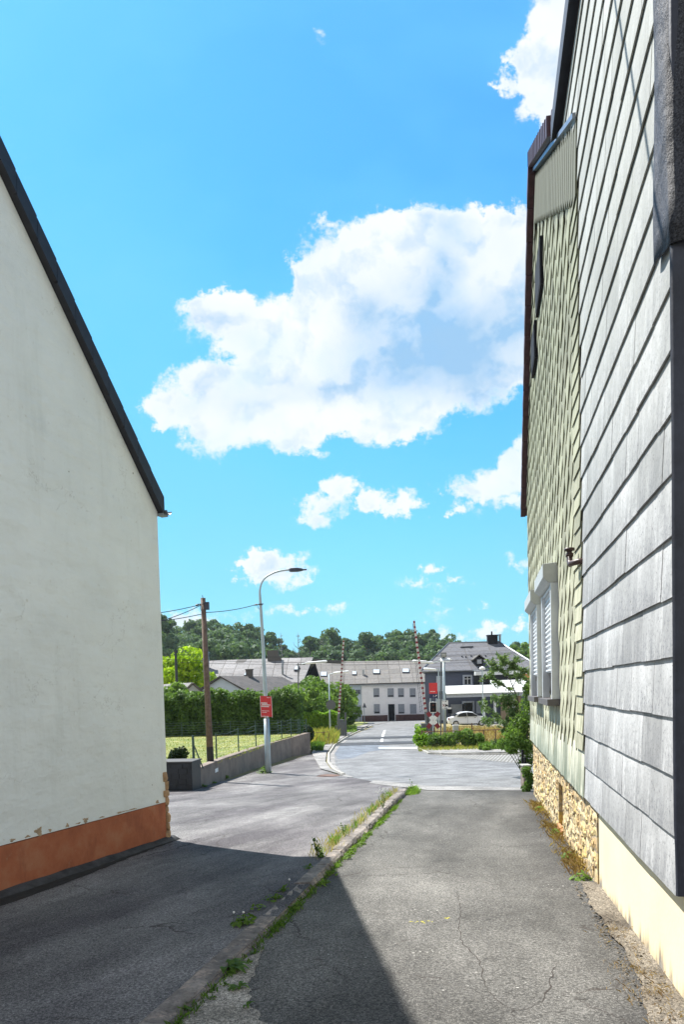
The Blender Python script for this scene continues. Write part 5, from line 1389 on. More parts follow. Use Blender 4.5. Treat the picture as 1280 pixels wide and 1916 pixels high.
# trees and hedge by the left barrier
p_ = P(598, 1330, 72); tree('garden_tree', 'broad green garden tree in front of the grey roofed houses', (p_.x, 74, zg(74)), P(600, 1272, 74).z - zg(74), 3.3, 'leaf_mid', 11000, .24, 'tree', seed=22, crown_h=5.0, clumps=26, tr=.16)
p_ = P(562, 1330, 66); tree('garden_tree', 'green tree directly behind the right end of the dark hedge', (p_.x, 66, zg(66)), P(555, 1284, 66).z - zg(66), 2.4, 'leaf_mid', 6000, .22, 'tree', seed=23, crown_h=3.6, clumps=20, tr=.14)
p_ = P(640, 1330, 80); tree('garden_tree', 'light green tree behind the left striped barrier', (p_.x, 80, zg(80)), P(640, 1283, 80).z - zg(80), 2.0, 'leaf_mid', 6000, .22, 'tree', seed=24, crown_h=4.4, clumps=20, tr=.14)
p_ = P(655, 1335, 84); tree('round_shrub', 'dark rounded shrub at the corner of the pale blue house', (p_.x, 84, zg(84)), 2.3, 1.0, 'leaf_hedge', 2500, .18, 'shrub', seed=25, crown_h=2.2, clumps=12, tr=.06)
hr = empty('low_hedge', (-6, 62, zg(62)), 'low bright green hedge left of the barrier machine', 'hedge')
lv = Leaves(); x0, x1 = P(556, 1340, 64).x, P(634, 1340, 64).x; n = 9000
X = NR.uniform(x0, x1, n); Z = zg(64) + NR.uniform(0, 1.75, n); tp = (Z > zg(64) + 1.1)
lv.cards(np.stack([X, 63.6 + .15 * np.sin(X * 3) + NR.uniform(-.2, .5, n), Z + .1 * np.sin(X * 5)], 1), np.tile([0, -.8, .7], (n, 1)), .17, .45 + NR.normal(0, .22, n))
n = 3000; X = NR.uniform(x0, x1, n); lv.cards(np.stack([X, NR.uniform(63.4, 65.2, n), zg(64) + 1.75 + .1 * np.sin(X * 5) + NR.uniform(-.1, .2, n)], 1), np.tile([0, -.2, 1.0], (n, 1)), .17, .6 + NR.normal(0, .2, n))
lv.build('foliage', M['leaf_bright'], hr)
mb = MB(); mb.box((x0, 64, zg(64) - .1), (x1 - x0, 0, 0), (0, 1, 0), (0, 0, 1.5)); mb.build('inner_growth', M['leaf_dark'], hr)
p_ = G(572, 1376); c = P(567, 1366, 47.5); lv = Leaves(); r_ = empty('clipped_bush', (c.x, 47.5, zg(47)), 'dark dome shaped clipped bush at the end of the retaining wall', 'bush')
lv.lobe((c.x, 47.5, c.z - .25), (.72, .6, .62), 2600, .08, .3, shell=.15, jitter=.4); lv.build('crown', M['leaf_dark'], r_)
# yellow weeds behind the pavement
def weeds(name, label, n, area, h, mat, w=.02, lean=.5, tint=.5, zfun=None, kind='stuff'):
    lv = Leaves(); pts = []
    while len(pts) < n:
        a = random.random(); b_ = random.random(); q = area(a, b_)
        pts.append(q)
    base = np.array(pts, float); lv.blades(base, np.full(n, h), np.full(n, w), lean, tint + NR.normal(0, .25, n))
    o = lv.build(name, M[mat]); tag(o, kind=kind); o['label'] = label; return o
def area_px(x0, x1, Y0, Y1, pyref=1390, z=None):
    def f(a, b_):
        Y = Y0 + (Y1 - Y0) * b_; x = P(x0 + (x1 - x0) * a, pyref, Y).x; return (x, Y, (zg(Y) if z is None else z))
    return f
weeds('tall_weeds', 'tall yellow weeds beside the barrier machine', 1100, area_px(572, 632, 50, 60), .8, 'grass_yellow', .045, .5)
weeds('tall_weeds', 'green weeds behind the end of the retaining wall', 1200, area_px(583, 604, 44, 50), .35, 'grass_green', .04, .6)
weeds('lawn_grass', 'short sunlit blades of the lawn', 9000, lambda a, b_: (-4.6 + (-14 + 4.6) * a * (1 if b_ > .5 else .9) + 2.4 * b_, 23.6 + 20 * b_, LZ), .055, 'grass_yellow', .03, .8, .35)
# rusty handrail at the pavement
rr = empty('handrail', onground(*G(606, 1392).xy), 'short rusty handrail beside the pavement left of the barrier machine', 'handrail')
a0, a1 = G(593, 1393), G(606, 1392)
for q in (a0, a1, a1 + Vector((.35, .1, 0))):
    mb = MB(); mb.tube([Vector((q.x, q.y, zg(q.y))), Vector((q.x, q.y, zg(q.y) + .85))], .03, 6); mb.build('post', M['rust'], rr)
for h in (.42, .82):
    mb = MB(); mb.tube([Vector((a0.x - .6, a0.y, zg(a0.y) + h - .06)), Vector((a1.x + .35, a1.y + .1, zg(a1.y) + h))], .025, 6); mb.build('rail', M['rust'], rr)

# ================================================================== KERBSIDE GROWTH
def kerb_area(y0, y1, u0, u1, off=0.0):
    def f(a, b_):
        y = y0 + (y1 - y0) * a; u = u0 + (u1 - u0) * b_; return (kx(y) + KN.x * u, y + KN.y * u, zg(y) + off)
    return f
def clumped(f, seed, k, spread=.08):
    rnd = random.Random(seed); cs = [f(rnd.random(), rnd.random()) for _ in range(k)]
    def g(a, b_):
        c = cs[int(a * k) % k]; y = c[1] + random.gauss(0, spread * 2.2); return (c[0] + random.gauss(0, spread * .5) + (kx(y) - kx(c[1])), y, c[2])
    return g
weeds('grass_tufts', 'green grass growing in the joint right of the kerb', 1500, clumped(kerb_area(6.5, 17.5, .01, .07), 3, 36, .06), .06, 'grass_green', .008, .9, .55)
weeds('grass_tufts', 'upright wispy grass along the lane side of the kerb', 850, clumped(kerb_area(10.2, 19.6, -.34, -.22, .06), 5, 60, .12), .13, 'grass_dry', .0045, .45, .7)
weeds('grass_tufts', 'fresh green grass blades on the lane side of the kerb', 420, clumped(kerb_area(10.0, 19.6, -.32, -.22, .06), 6, 16, .05), .16, 'grass_green', .008, .35, .75)
weeds('grass_tufts', 'short shaded grass beside the kerb in the foreground', 1100, clumped(kerb_area(3.8, 9.0, -.01, .06), 7, 26, .05), .045, 'grass_green', .010, 1.0, .3)
weeds('grass_tufts', 'bright grass tuft at the far end of the kerb', 700, clumped(kerb_area(19.4, 20.8, .0, .25), 8, 9, .1), .10, 'grass_green', .014, .9, .8)
# leafy weeds at the right of the kerb (lush clumps)
def leafy_clump(lv, c, r, n, size, tint, h=.08):
    for i in range(n):
        a = random.uniform(0, 6.283); q = r * random.random() ** .6
        p_ = np.array([[c[0] + math.cos(a) * q, c[1] + math.sin(a) * q, c[2] + random.uniform(.01, h) * (1.2 - q / r)]])
        lv.cards(p_, np.array([[math.cos(a) * .5, math.sin(a) * .5, 1.0]]), size, np.array([tint + random.gauss(0, .2)]), aspect=2.0, jitter=.35)
lv = Leaves(); rnd = random.Random(19)
for k in range(36):
    y = 7.2 + 9.0 * rnd.random() ** .85; c = kerb_area(y, y, .02, .10)(0, rnd.random()); leafy_clump(lv, c, rnd.uniform(.04, .09), 26, .026, .75, rnd.uniform(.03, .10))
for k in range(20):
    y = 3.9 + 3.6 * rnd.random(); c = kerb_area(y, y, .01, .09)(0, rnd.random()); leafy_clump(lv, c, rnd.uniform(.02, .055), 16, .016, .30, .03)
for k in range(12):
    y = 6.5 + 3.6 * rnd.random(); c = kerb_area(y, y, -.30, -.22, .05)(0, rnd.random()); leafy_clump(lv, c, rnd.uniform(.05, .09), 20, .03, .5, .06)
o = lv.build('ground_weeds', M['grass_green']); tag(o, kind='stuff'); o['label'] = 'low leafy weeds filling the foot of the kerb'
# broad-leaved weed in the shade
def blade_leaf(mb, base, d, L, w, rise, droop):
    d = d.normalized(); s_ = Vector((-d.y, d.x, 0)); vs = []; k = 7
    for i in range(k + 1):
        f = i / k; c = base + d * L * f + Vector((0, 0, rise * math.sin(f * 2.2) - droop * f * f)); ww = w * math.sin(math.pi * min(1, f * .93 + .05)) ** .7
        vs += [c + s_ * ww + Vector((0, 0, .25 * ww)), c, c - s_ * ww + Vector((0, 0, .25 * ww))]
    fs = []
    for i in range(k):
        for j in range(2): fs.append((i * 3 + j, i * 3 + j + 1, (i + 1) * 3 + j + 1, (i + 1) * 3 + j))
    mb.add(vs, fs)
def rosette(px, py, n, L, w, label, seed, mat='grass_green'):
    g_ = G(px, py); b = onground(g_.x, g_.y, .01); r_ = empty('broadleaf_weed', b, label, 'weed'); rnd = random.Random(seed)
    mb = MB()
    for i in range(n):
        a = rnd.uniform(-2.6, 1.0) if i % 3 else rnd.uniform(0, 6.28); blade_leaf(mb, b, Vector((math.cos(a), math.sin(a), 0)), L * rnd.uniform(.5, 1), w * rnd.uniform(.6, 1), L * .25, L * .18)
    o = mb.build('leaves', M[mat], r_, smooth=True); at = o.data.attributes.new('tint', 'FLOAT', 'FACE'); at.data.foreach_set('value', [rnd.uniform(.1, .6) for _ in o.data.polygons])
rosette(425, 1815, 12, .20, .035, 'broad leaved weed in the shade, largest one beside the kerb', 1)
rosette(330, 1893, 9, .13, .025, 'low leafy weed at the kerb near the bottom edge', 2)
rosette(448, 1850, 9, .10, .018, 'small weed in the edge of the broken asphalt', 3)
rosette(462, 1885, 7, .08, .012, 'tiny weed in the frayed asphalt edge beside the pale concrete', 4)
rosette(560, 1655, 9, .12, .02, 'leafy weed at the shaded kerb below the tall stalks', 5)
def stalk(px, py, h, label, seed, leafmat='leaf_hedge', white=False, n=5):
    g_ = G(px, py); b = Vector((g_.x, g_.y, zlane(g_.x, g_.y))); r_ = empty('tall_weed', b, label, 'weed'); rnd = random.Random(seed)
    mb = MB(); lv = Leaves(); tops_ = []
    for i in range(n):
        d = Vector((rnd.uniform(-.25, .25), rnd.uniform(-.2, .2), 1)).normalized(); L = h * rnd.uniform(.6, 1); e = b + d * L
        mb.tube([b, b.lerp(e, .5) + Vector((rnd.uniform(-.01, .01), 0, 0)), e], [.004, .003, .0015], 4)
        m_ = 12; fr_ = NR.uniform(.15, 1, m_); pts = np.array([tuple(b.lerp(e, f)) for f in fr_]) + NR.normal(0, .012, (m_, 3))
        lv.cards(pts, NR.normal(0, 1, (m_, 3)), .022, .4 + NR.normal(0, .2, m_), aspect=2.4); tops_.append(e)
    mb.build('stem', M['grass_green'], r_); lv.build('leaves', M[leafmat], r_)
    if white:
        mb = MB()
        for e in tops_:
            for k in range(5):
                c = e + Vector((rnd.uniform(-.04, .04), rnd.uniform(-.03, .03), rnd.uniform(-.09, .02))); mb.cbox(c, .016, .016, .014, rnd.random())
        mb.build('flower_heads', M['seed_white'], r_)
stalk(595, 1612, .27, 'dark leafy weed with several stalks at the edge of the shadow', 1, n=6)
stalk(716, 1522, .52, 'tall pale weed with white flower heads beside the kerb', 2, 'leaf_willow', True, 6)
stalk(770, 1480, .42, 'single thin weed stalk at the far end of the kerb', 3, 'leaf_hedge', False, 2)
stalk(645, 1575, .25, 'wispy weed beside the kerb between the dark weed and the white flowers', 4, 'leaf_mid', False, 3)
# dandelion clocks
for i, (px, py, lab) in enumerate(((541, 1668, 'white dandelion clock beside the shaded kerb, farthest of three'), (437, 1730, 'white dandelion clock on the shaded lane, left of the pair'), (455, 1731, 'white dandelion clock on the shaded lane, right of the pair'))):
    g_ = G(px, py); b = Vector((g_.x, g_.y, zlane(g_.x, g_.y))); r_ = empty('dandelion', b, lab, 'flower', 'dandelion clocks')
    mb = MB(); mb.tube([b, b + Vector((.005, 0, .07))], .002, 5); mb.build('stem', M['grass_green'], r_)
    bm = bmesh.new(); bmesh.ops.create_icosphere(bm, subdivisions=2, radius=.011); mb = MB(); mb.add([v.co + b + Vector((.005, 0, .08)) for v in bm.verts], [tuple(v.index for v in f.verts) for f in bm.faces]); bm.free(); mb.build('seed_head', M['seed_white'], r_, smooth=True)
# rusty weeds along the right walls
lv = Leaves(); rnd = random.Random(29)
for k in range(60):
    s = rnd.choice((rnd.uniform(8.9, 18.4), rnd.uniform(9, 14), rnd.gauss(9.6, .3), rnd.gauss(12.8, .4), rnd.gauss(16, .5))); c = rw(s, 0, rnd.uniform(.0, .14)); c = (c.x, c.y, zg(c.y) + .01)
    n = 26; base = np.array([c]) + NR.normal(0, 1, (n, 3)) * [.07, .12, 0]; lv.blades(base, np.full(n, rnd.uniform(.03, .13)), np.full(n, .008), 1.0, .5 + NR.normal(0, .3, n))
o = lv.build('dry_weeds', M['moss_brown']); tag(o, kind='stuff'); o['label'] = 'rusty dry weeds along the foot of the sandstone base'
lv = Leaves()
for (s, q, r_) in [(8.75, .10, .12), (10.1, .08, .1), (12.2, .06, .1), (15.5, .08, .12)]:
    c = rw(s, 0, q); leafy_clump(lv, (c.x, c.y, zg(c.y)), r_, 60, .035, .7, .10)
o = lv.build('ground_weeds', M['grass_green']); tag(o, kind='stuff'); o['label'] = 'green weed clumps at the foot of the sandstone base'
lv = Leaves()
for k in range(34):
    s = rnd.uniform(4.2, 6.6); c = rw(s, 0, rnd.uniform(.02, .26)); n = 18
    base = np.array([(c.x, c.y, zg(c.y) + .035)]) + NR.normal(0, 1, (n, 3)) * [.05, .07, 0]; lv.blades(base, np.full(n, .022), np.full(n, .0045), 1.6, .4 + NR.normal(0, .3, n))
o = lv.build('dry_weeds', M['moss_brown']); tag(o, kind='stuff'); o['label'] = 'dry moss and straw on the crumbling strip below the cream base'
# loose rubble on the strip
mb = MB(); rnd = random.Random(55)
for k in range(300):
    s = rnd.uniform(4.0, 8.4); q = rnd.uniform(.0, .24); c = rw(s, 0, q); r_ = rnd.uniform(.004, .015) * (1.6 if rnd.random() < .10 else 1); z = zg(c.y) + .026
    n = 6; ring = [Vector((c.x + math.cos(i * 1.047 + rnd.uniform(-.3, .3)) * r_, c.y + math.sin(i * 1.047) * r_ * 1.3, z)) for i in range(n)]
    tp = [c_ + Vector((0, 0, r_ * rnd.uniform(.3, .8))) + (Vector((c.x, c.y, z)) - c_) * .3 for c_ in ring]
    mb.add(ring + tp, [tuple(n + i for i in range(n))] + [(i, (i + 1) % n, (i + 1) % n + n, i + n) for i in range(n)])
o = mb.build('rubble', M['conc_strip']); tag(o, kind='stuff'); o['label'] = 'crumbled mortar and grit below the cream painted base'
# green tuft at the lamp foot and at the wall foot
lv = Leaves()
for (px, py, r_, n, h) in ((494, 1447, .30, 140, .25), (380, 1473, .12, 50, .10), (425, 1457, .10, 30, .12), (400, 1466, .08, 24, .06)):
    g_ = G(px, py); leafy_clump(lv, (g_.x, g_.y, zg(g_.y) + .02), r_, n, .06, .6, h)
o = lv.build('ground_weeds', M['grass_green']); tag(o, kind='stuff'); o['label'] = 'green weeds at the foot of the lamp post and retaining wall'
# ================================================================== HOUSES BEYOND THE CROSSING
def set_uv(o, faces_uv):
    me = o.data; uvl = me.uv_layers.new(name='UVMap'); i = 0
    for p in me.polygons:
        for li in p.loop_indices:
            v = me.vertices[me.loops[li].vertex_index].co; uvl.data[li].uv = faces_uv(v, p)
def roof_slab(name, mat, parent, a, b, c, d, th=.16):
    """a-b eave (left, right), c-d ridge (right, left); panels counted from a"""
    a, b, c, d = map(Vector, (a, b, c, d)); n = (b - a).cross(d - a).normalized()
    if n.z < 0: n = -n
    mb = MB(); mb.prism([a, b, c, d], n * th); o = mb.build(name, mat, parent)
    off = wloc(parent); e = (b - a).normalized(); u = n.cross(e).normalized()
    if u.dot(d - a) < 0: u = -u
    set_uv(o, lambda v, p: ((v + off - a).dot(e), (v + off - a).dot(u)))
    return o
def window_part(parent, x0, x1, z0, z1, y, shut=None, frame='white', depth=.06, bars=False, gapf=.14, wname='window', fw=.07):
    mb = MB(); 
    for (a, b, c, d_) in ((x0, x0 + fw, z0, z1), (x1 - fw, x1, z0, z1), (x0 + fw, x1 - fw, z0, z0 + fw), (x0 + fw, x1 - fw, z1 - fw, z1)):
        mb.box((a, y - depth, c), (b - a, 0, 0), (0, depth, 0), (0, 0, d_ - c))
    w = mb.build(wname, M[frame], parent)
    mb = MB(); mb.box((x0 + fw, y - .02, z0 + fw), (x1 - x0 - 2 * fw, 0, 0), (0, .015, 0), (0, 0, z1 - z0 - 2 * fw)); mb.build('pane', M['glass'], w)
    if shut:
        g = (z1 - z0) * gapf; mb = MB(); mb.box((x0 + fw, y - .045, z0 + fw + g), (x1 - x0 - 2 * fw, 0, 0), (0, .02, 0), (0, 0, z1 - z0 - 2 * fw - g)); mb.build('roller_shutter', M[shut], w)
    if bars:
        mb = MB(); xm = (x0 + x1) / 2; mb.box((xm - .03, y - .05, z0 + fw), (.06, 0, 0), (0, .025, 0), (0, 0, z1 - z0 - 2 * fw)); zm = z0 + (z1 - z0) * .62; mb.box((x0 + fw, y - .052, zm), (x1 - x0 - 2 * fw, 0, 0), (0, .022, 0), (0, 0, .06)); mb.build('glazing_bars', M['white'], w)
    return w
def px_x(px, py, Y): return P(px, py, Y).x
def px_z(px, py, Y): return P(px, py, Y).z
def skylight(parent, roof_pts, px0, px1, py0, py1, nm='skylight'):
    """box sunk in a front roof plane given by (Yeave,zeave,Yridge,zridge)"""
    Ye, ze, Yr, zr = roof_pts; sl = (zr - ze) / (Yr - Ye)
    def hit(px, py):
        r = ray(px, py); t = (ze - EYE.z - sl * Ye) / (r.z - sl); return EYE + r * t
    a, b, c, d = hit(px0, py1), hit(px1, py1), hit(px1, py0), hit(px0, py0); n = Vector((0, -sl, 1)).normalized()
    mb = MB(); mb.prism([a + n * .05, b + n * .05, c + n * .05, d + n * .05], n * .22); s_ = mb.build(nm, M['lamp_dark'], parent)
    mb = MB(); k = .12; m_ = (a + b + c + d) / 4; mb.prism([q.lerp(m_, k) + n * .275 for q in (a, b, c, d)], n * .02); mb.build('pane', M['skylight'], s_)
# --- white terrace house across the end of the street
YW = 103.0; zb = zg(YW) - .1
xa, xm, xb = px_x(640, 1300, YW), px_x(677, 1300, YW), px_x(806, 1300, YW)
ze = px_z(720, 1280, YW); th_ = empty('terrace_house', (xm, YW, zb), 'white terraced house with closed shutters and brown plinth at the road end', 'house')
mb = MB(); mb.box((xm, YW, zb), (xb - xm, 0, 0), (0, 9, 0), (0, 0, ze - zb)); mb.build('wall', M['house_white'], th_)
mb = MB(); pz0 = px_z(720, 1346, YW) - .15; pz1 = px_z(700, 1338.5, YW); 
xd0, xd1 = px_x(727, 1330, YW), px_x(738.5, 1330, YW)
mb.box((xm, YW - .05, zb), (xd0 - xm - .1, 0, 0), (0, .04, 0), (0, 0, pz1 - zb)); mb.box((xd1 + .1, YW - .05, zb), (xb - xd1 - .1, 0, 0), (0, .04, 0), (0, 0, pz1 - zb)); mb.build('plinth', M['plinth_brown'], th_)
zr = px_z(700, 1239, YW + 5); YR = YW + 5
xl = px_x(588, 1240, YR)
roof_slab('roof', M['roof_panel2'], th_, (px_x(600, 1283, YW), YW - .4, ze - .02), (xb + .1, YW - .4, ze + .02), (xb + .1, YR, px_z(760, 1238, YR)), (xl, YR, px_z(592, 1240, YR)))
roof_slab('roof', M['roof_panel2'], th_, (xb + .1, YW + 10, ze), (xl, YW + 10, ze), (xl, YR + .1, px_z(592, 1240, YR)), (xb + .1, YR + .1, px_z(760, 1238, YR)))
rp = (YW - .4, ze, YR, zr)
skylight(th_, rp, 659, 667, 1259, 1265); skylight(th_, rp, 698, 711, 1255.5, 1263); skylight(th_, rp, 753, 766, 1254, 1261); skylight(th_, rp, 600, 612, 1260, 1268)
mb = MB(); c = P(680, 1262, YW + 1.5); mb.box((c.x - .15, c.y, c.z - 1), (.3, 0, 0), (0, .3, 0), (0, 0, 1.7)); mb.build('chimney', M['pvc_grey'], th_)
for px0, px1 in ((699, 710), (725.5, 737), (745, 756), (767, 778)):
    window_part(th_, px_x(px0, 1298, YW), px_x(px1, 1298, YW), px_z(px0, 1304.5, YW), px_z(px0, 1288, YW), YW, 'shutter_grey', 'shutter_grey')
for px0, px1, g_ in ((700, 711, .16), (745.5, 757, .1), (767.5, 779.5, .0)):
    window_part(th_, px_x(px0, 1328, YW), px_x(px1, 1328, YW), px_z(px0, 1335.5, YW), px_z(px0, 1317.5, YW), YW, 'shutter_grey', 'shutter_grey', gapf=g_)
mb = MB(); mb.box((xd0, YW - .04, zb), (xd1 - xd0, 0, 0), (0, .03, 0), (0, 0, px_z(732, 1317.5, YW) - zb)); mb.build('door', M['sig_black'], th_)
mb = MB(); mb.box((xd0 - .12, YW - .08, zb), (.1, 0, 0), (0, .07, 0), (0, 0, px_z(732, 1317, YW) - zb)); mb.box((xd1 + .02, YW - .08, zb), (.1, 0, 0), (0, .07, 0), (0, 0, px_z(732, 1317, YW) - zb)); mb.build('door_frame', M['white'], th_)
mb = MB(); mb.box((xm, YW - .5, ze - .12), (xb - xm, 0, 0), (0, .12, 0), (0, 0, .1)); mb.build('gutter', M['zinc'], th_)
# pale blue neighbour
bl = empty('blue_house', (xa, YW + .3, zb), 'narrow pale blue house with glass block window left of the white terrace', 'house')
mb = MB(); x_ = px_x(600, 1300, YW); mb.box((x_, YW + .25, zb), (xm - x_ - .01, 0, 0), (0, 8.5, 0), (0, 0, ze - zb - .02)); mb.build('wall', M['house_blue'], bl)
w = window_part(bl, px_x(661, 1295, YW), px_x(675.5, 1295, YW), px_z(661, 1300, YW), px_z(661, 1290, YW), YW + .25, None, 'house_blue')
mb = MB()
for k in range(6): mb.box((px_x(661, 1295, YW) + .08 + k * .2, YW + .19, px_z(661, 1300, YW)), (.03, 0, 0), (0, .03, 0), (0, 0, .75))
for k in range(4): mb.box((px_x(661, 1295, YW), YW + .185, px_z(661, 1300, YW) + k * .2), (1.05, 0, 0), (0, .03, 0), (0, 0, .03))
mb.build('glass_block_grid', M['grey_frame'], w)
mb = MB(); mb.box((px_x(663, 1330, YW), YW + .2, zb), (px_x(676, 1330, YW) - px_x(663, 1330, YW), 0, 0), (0, .04, 0), (0, 0, px_z(663, 1320, YW) - zb)); mb.build('garage_door', M['shutter_grey'], bl)

# --- long grey-roofed house
YL = 84.0; lh = empty('long_roof_house', (px_x(420, 1300, YL), YL, zg(YL)), 'long house under a pale grey panelled roof behind the hedge', 'house')
e0, e1 = P(357, 1274, YL), P(566, 1280, YL); YRr = YL + 6; r1, r0 = P(586, 1232, YRr), P(384, 1238.5, YRr)
zE = (e0.z + e1.z) / 2
rs_ = roof_slab('roof', M['roof_panel'], lh, e0, (e1.x, YL, e1.z), r1, r0)
roof_slab('roof', M['roof_panel'], lh, (r1.x, YRr + 6, zE), (r0.x, YRr + 6, zE), (r0.x, YRr + .1, r0.z), (r1.x, YRr + .1, r1.z))
mb = MB(); mb.box((e0.x + .3, YL + .5, zg(YL) - .1), (e1.x - e0.x - .4, 0, 0), (0, 10.5, 0), (0, 0, zE - zg(YL) - .15)); mb.build('wall', M['house_blue'], lh)
mb = MB(); mb.prism([(r1.x - .3, YRr, r1.z - .1), (e1.x - .1, YL + .5, zE - .3), (e1.x - .1, YL + 11, zE - .3)], (-.2, 0, 0)); mb.build('gable_wall', M['sig_black'], lh)
mb = MB(); mb.box((e0.x + .2, YL - .02, zE - .42), (e1.x - e0.x - .4, 0, 0), (0, .3, 0), (0, 0, .26)); mb.build('under_eave_line', M['sig_black'], lh)  # dark line along the underside of the eave
# darker renewed strip of panels, chimneys, skylight
def on_roof(fu, fv, off=.18):
    a = e0.lerp(e1, fu); b = r0.lerp(r1, fu); n = (e1 - e0).cross(r0 - e0).normalized(); n = n if n.z > 0 else -n
    return a.lerp(b, fv) + n * off
mb = MB(); mb.prism([on_roof(.30, .02), on_roof(.385, .02), on_roof(.385, .99), on_roof(.30, .99)], (0, -.01, .02)); mb.build('dark_panels', M['roof_small'], rs_)
c = on_roof(.92, .93); mb = MB(); mb.box(c + Vector((-4.3, -.5, -.6)), (1.3, 0, 0), (0, .8, 0), (0, 0, 1.7)); mb.prism([c + Vector((-3, -.5, -.5)), c + Vector((-2.4, -.5, -.5)), c + Vector((-3, -.5, .7))], (0, .8, 0)); mb.build('chimney', M['roof_small'], rs_)
c = on_roof(.06, .55); mb = MB(); mb.box(c + Vector((-.5, -.5, -1.2)), (.9, 0, 0), (0, .8, 0), (0, 0, 3.0)); mb.box(c + Vector((-.6, -.6, 1.8)), (1.1, 0, 0), (0, 1, 0), (0, 0, .12)); mb.build('chimney', M['zinc'], rs_)
for fu, fv, s_ in ((.455, .17, .9), (.88, .42, 1.0)):
    a = on_roof(fu, fv); b = on_roof(fu + .035 * s_, fv); c = on_roof(fu + .035 * s_, fv + .16); d = on_roof(fu, fv + .16)
    mb = MB(); mb.prism([a, b, c, d], (0, -.1, .18)); sk = mb.build('skylight', M['lamp_dark'], rs_); mb = MB(); m_ = (a + b + c + d) / 4; mb.prism([q.lerp(m_, .15) + Vector((0, -.11, .19)) for q in (a, b, c, d)], (0, -.01, .02)); mb.build('pane', M['skylight'], sk)
c = on_roof(.79, .3); mb = MB(); mb.tube([c + Vector((0, 0, -.1)), c + Vector((0, -.1, .9)), c + Vector((.1, 0, 1.6))], .12, 6); mb.build('flue', M['zinc'], rs_)
# --- dark barn gable between the two roofs
bq = empty('barn', (px_x(586, 1280, 92), 92, zg(92)), 'dark open barn gable wedged between the two grey roofs', 'barn')
mb = MB(); A_, B_, C_ = P(570, 1288, 92), P(603, 1288, 92), P(588, 1238, 92); mb.prism([A_, B_, C_], (0, 4, 0)); mb.box((A_.x, 92.2, zg(92)), (B_.x - A_.x, 0, 0), (0, 3.5, 0), (0, 0, A_.z - zg(92))); mb.build('gable_wall', M['sig_black'], bq)
mb = MB(); D_ = P(612, 1226, 92.5); mb.prism([C_ + Vector((0, -.1, 0)), C_ + Vector((0, -.1, .35)), P(640, 1236, 94) , P(640, 1240, 94)], (0, 4, 0)); mb.build('roof', M['roof_small'], bq)
# --- small white gabled house
sg = empty('white_cottage', P(413, 1290, 64), 'small white gabled cottage showing its gable above the hedge', 'house')
A_, B_, C_ = P(368, 1296, 64), P(470, 1301, 62), P(413, 1268, 63); back = Vector((4.4, 9, 0)); backn = back
gr = MB(); gr.prism([Vector((A_.x, A_.y, zg(64))), Vector((B_.x, B_.y, zg(64))), B_, C_, A_], back); gr.build('wall', M['house_blue'], sg)
roof_slab('roof', M['roof_small'], sg, B_ + Vector((.4, -.3, -.15)), B_ + back + Vector((.4, 0, -.15)), C_ + back + Vector((0, 0, .05)), C_ + Vector((-.1, -.3, .05)), .12)
roof_slab('roof', M['roof_small'], sg, A_ + back + Vector((-.4, 0, -.2)), A_ + Vector((-.4, -.3, -.2)), C_ + Vector((0, -.3, .05)), C_ + back + Vector((0, 0, .05)), .12)
c = C_ + back * .42; mb = MB(); mb.box(c + Vector((-.2, -.2, -.3)), (.6, 0, 0), (0, .5, 0), (0, 0, 1.0)); mb.box(c + Vector((-.25, -.25, .7)), (.7, 0, 0), (0, .6, 0), (0, 0, .08)); mb.build('chimney', M['roof_small'], sg)
# --- low house at far left
sh_ = empty('low_house', P(345, 1300, 58), 'low grey roofed cottage partly hidden by the left end of the hedge', 'house')
A_, B_, C_ = P(338, 1302, 58), P(388, 1304, 58), P(361, 1280, 58); bk = Vector((-4.5, 6, 0))
mb = MB(); mb.prism([Vector((A_.x, 58, zg(58))), Vector((B_.x, 58, zg(58))), B_, C_, A_], bk); mb.build('wall', M['shutter_grey'], sh_)
roof_slab('roof', M['roof_panel'], sh_, A_ + bk + Vector((-.3, 0, -.2)), A_ + Vector((-.3, -.2, -.2)), C_ + Vector((0, -.2, .05)), C_ + bk + Vector((0, 0, .05)), .1)
roof_slab('roof', M['roof_small'], sh_, B_ + Vector((.3, -.2, -.2)), B_ + bk + Vector((.3, 0, -.2)), C_ + bk + Vector((0, 0, .05)), C_ + Vector((0, -.2, .05)), .1)

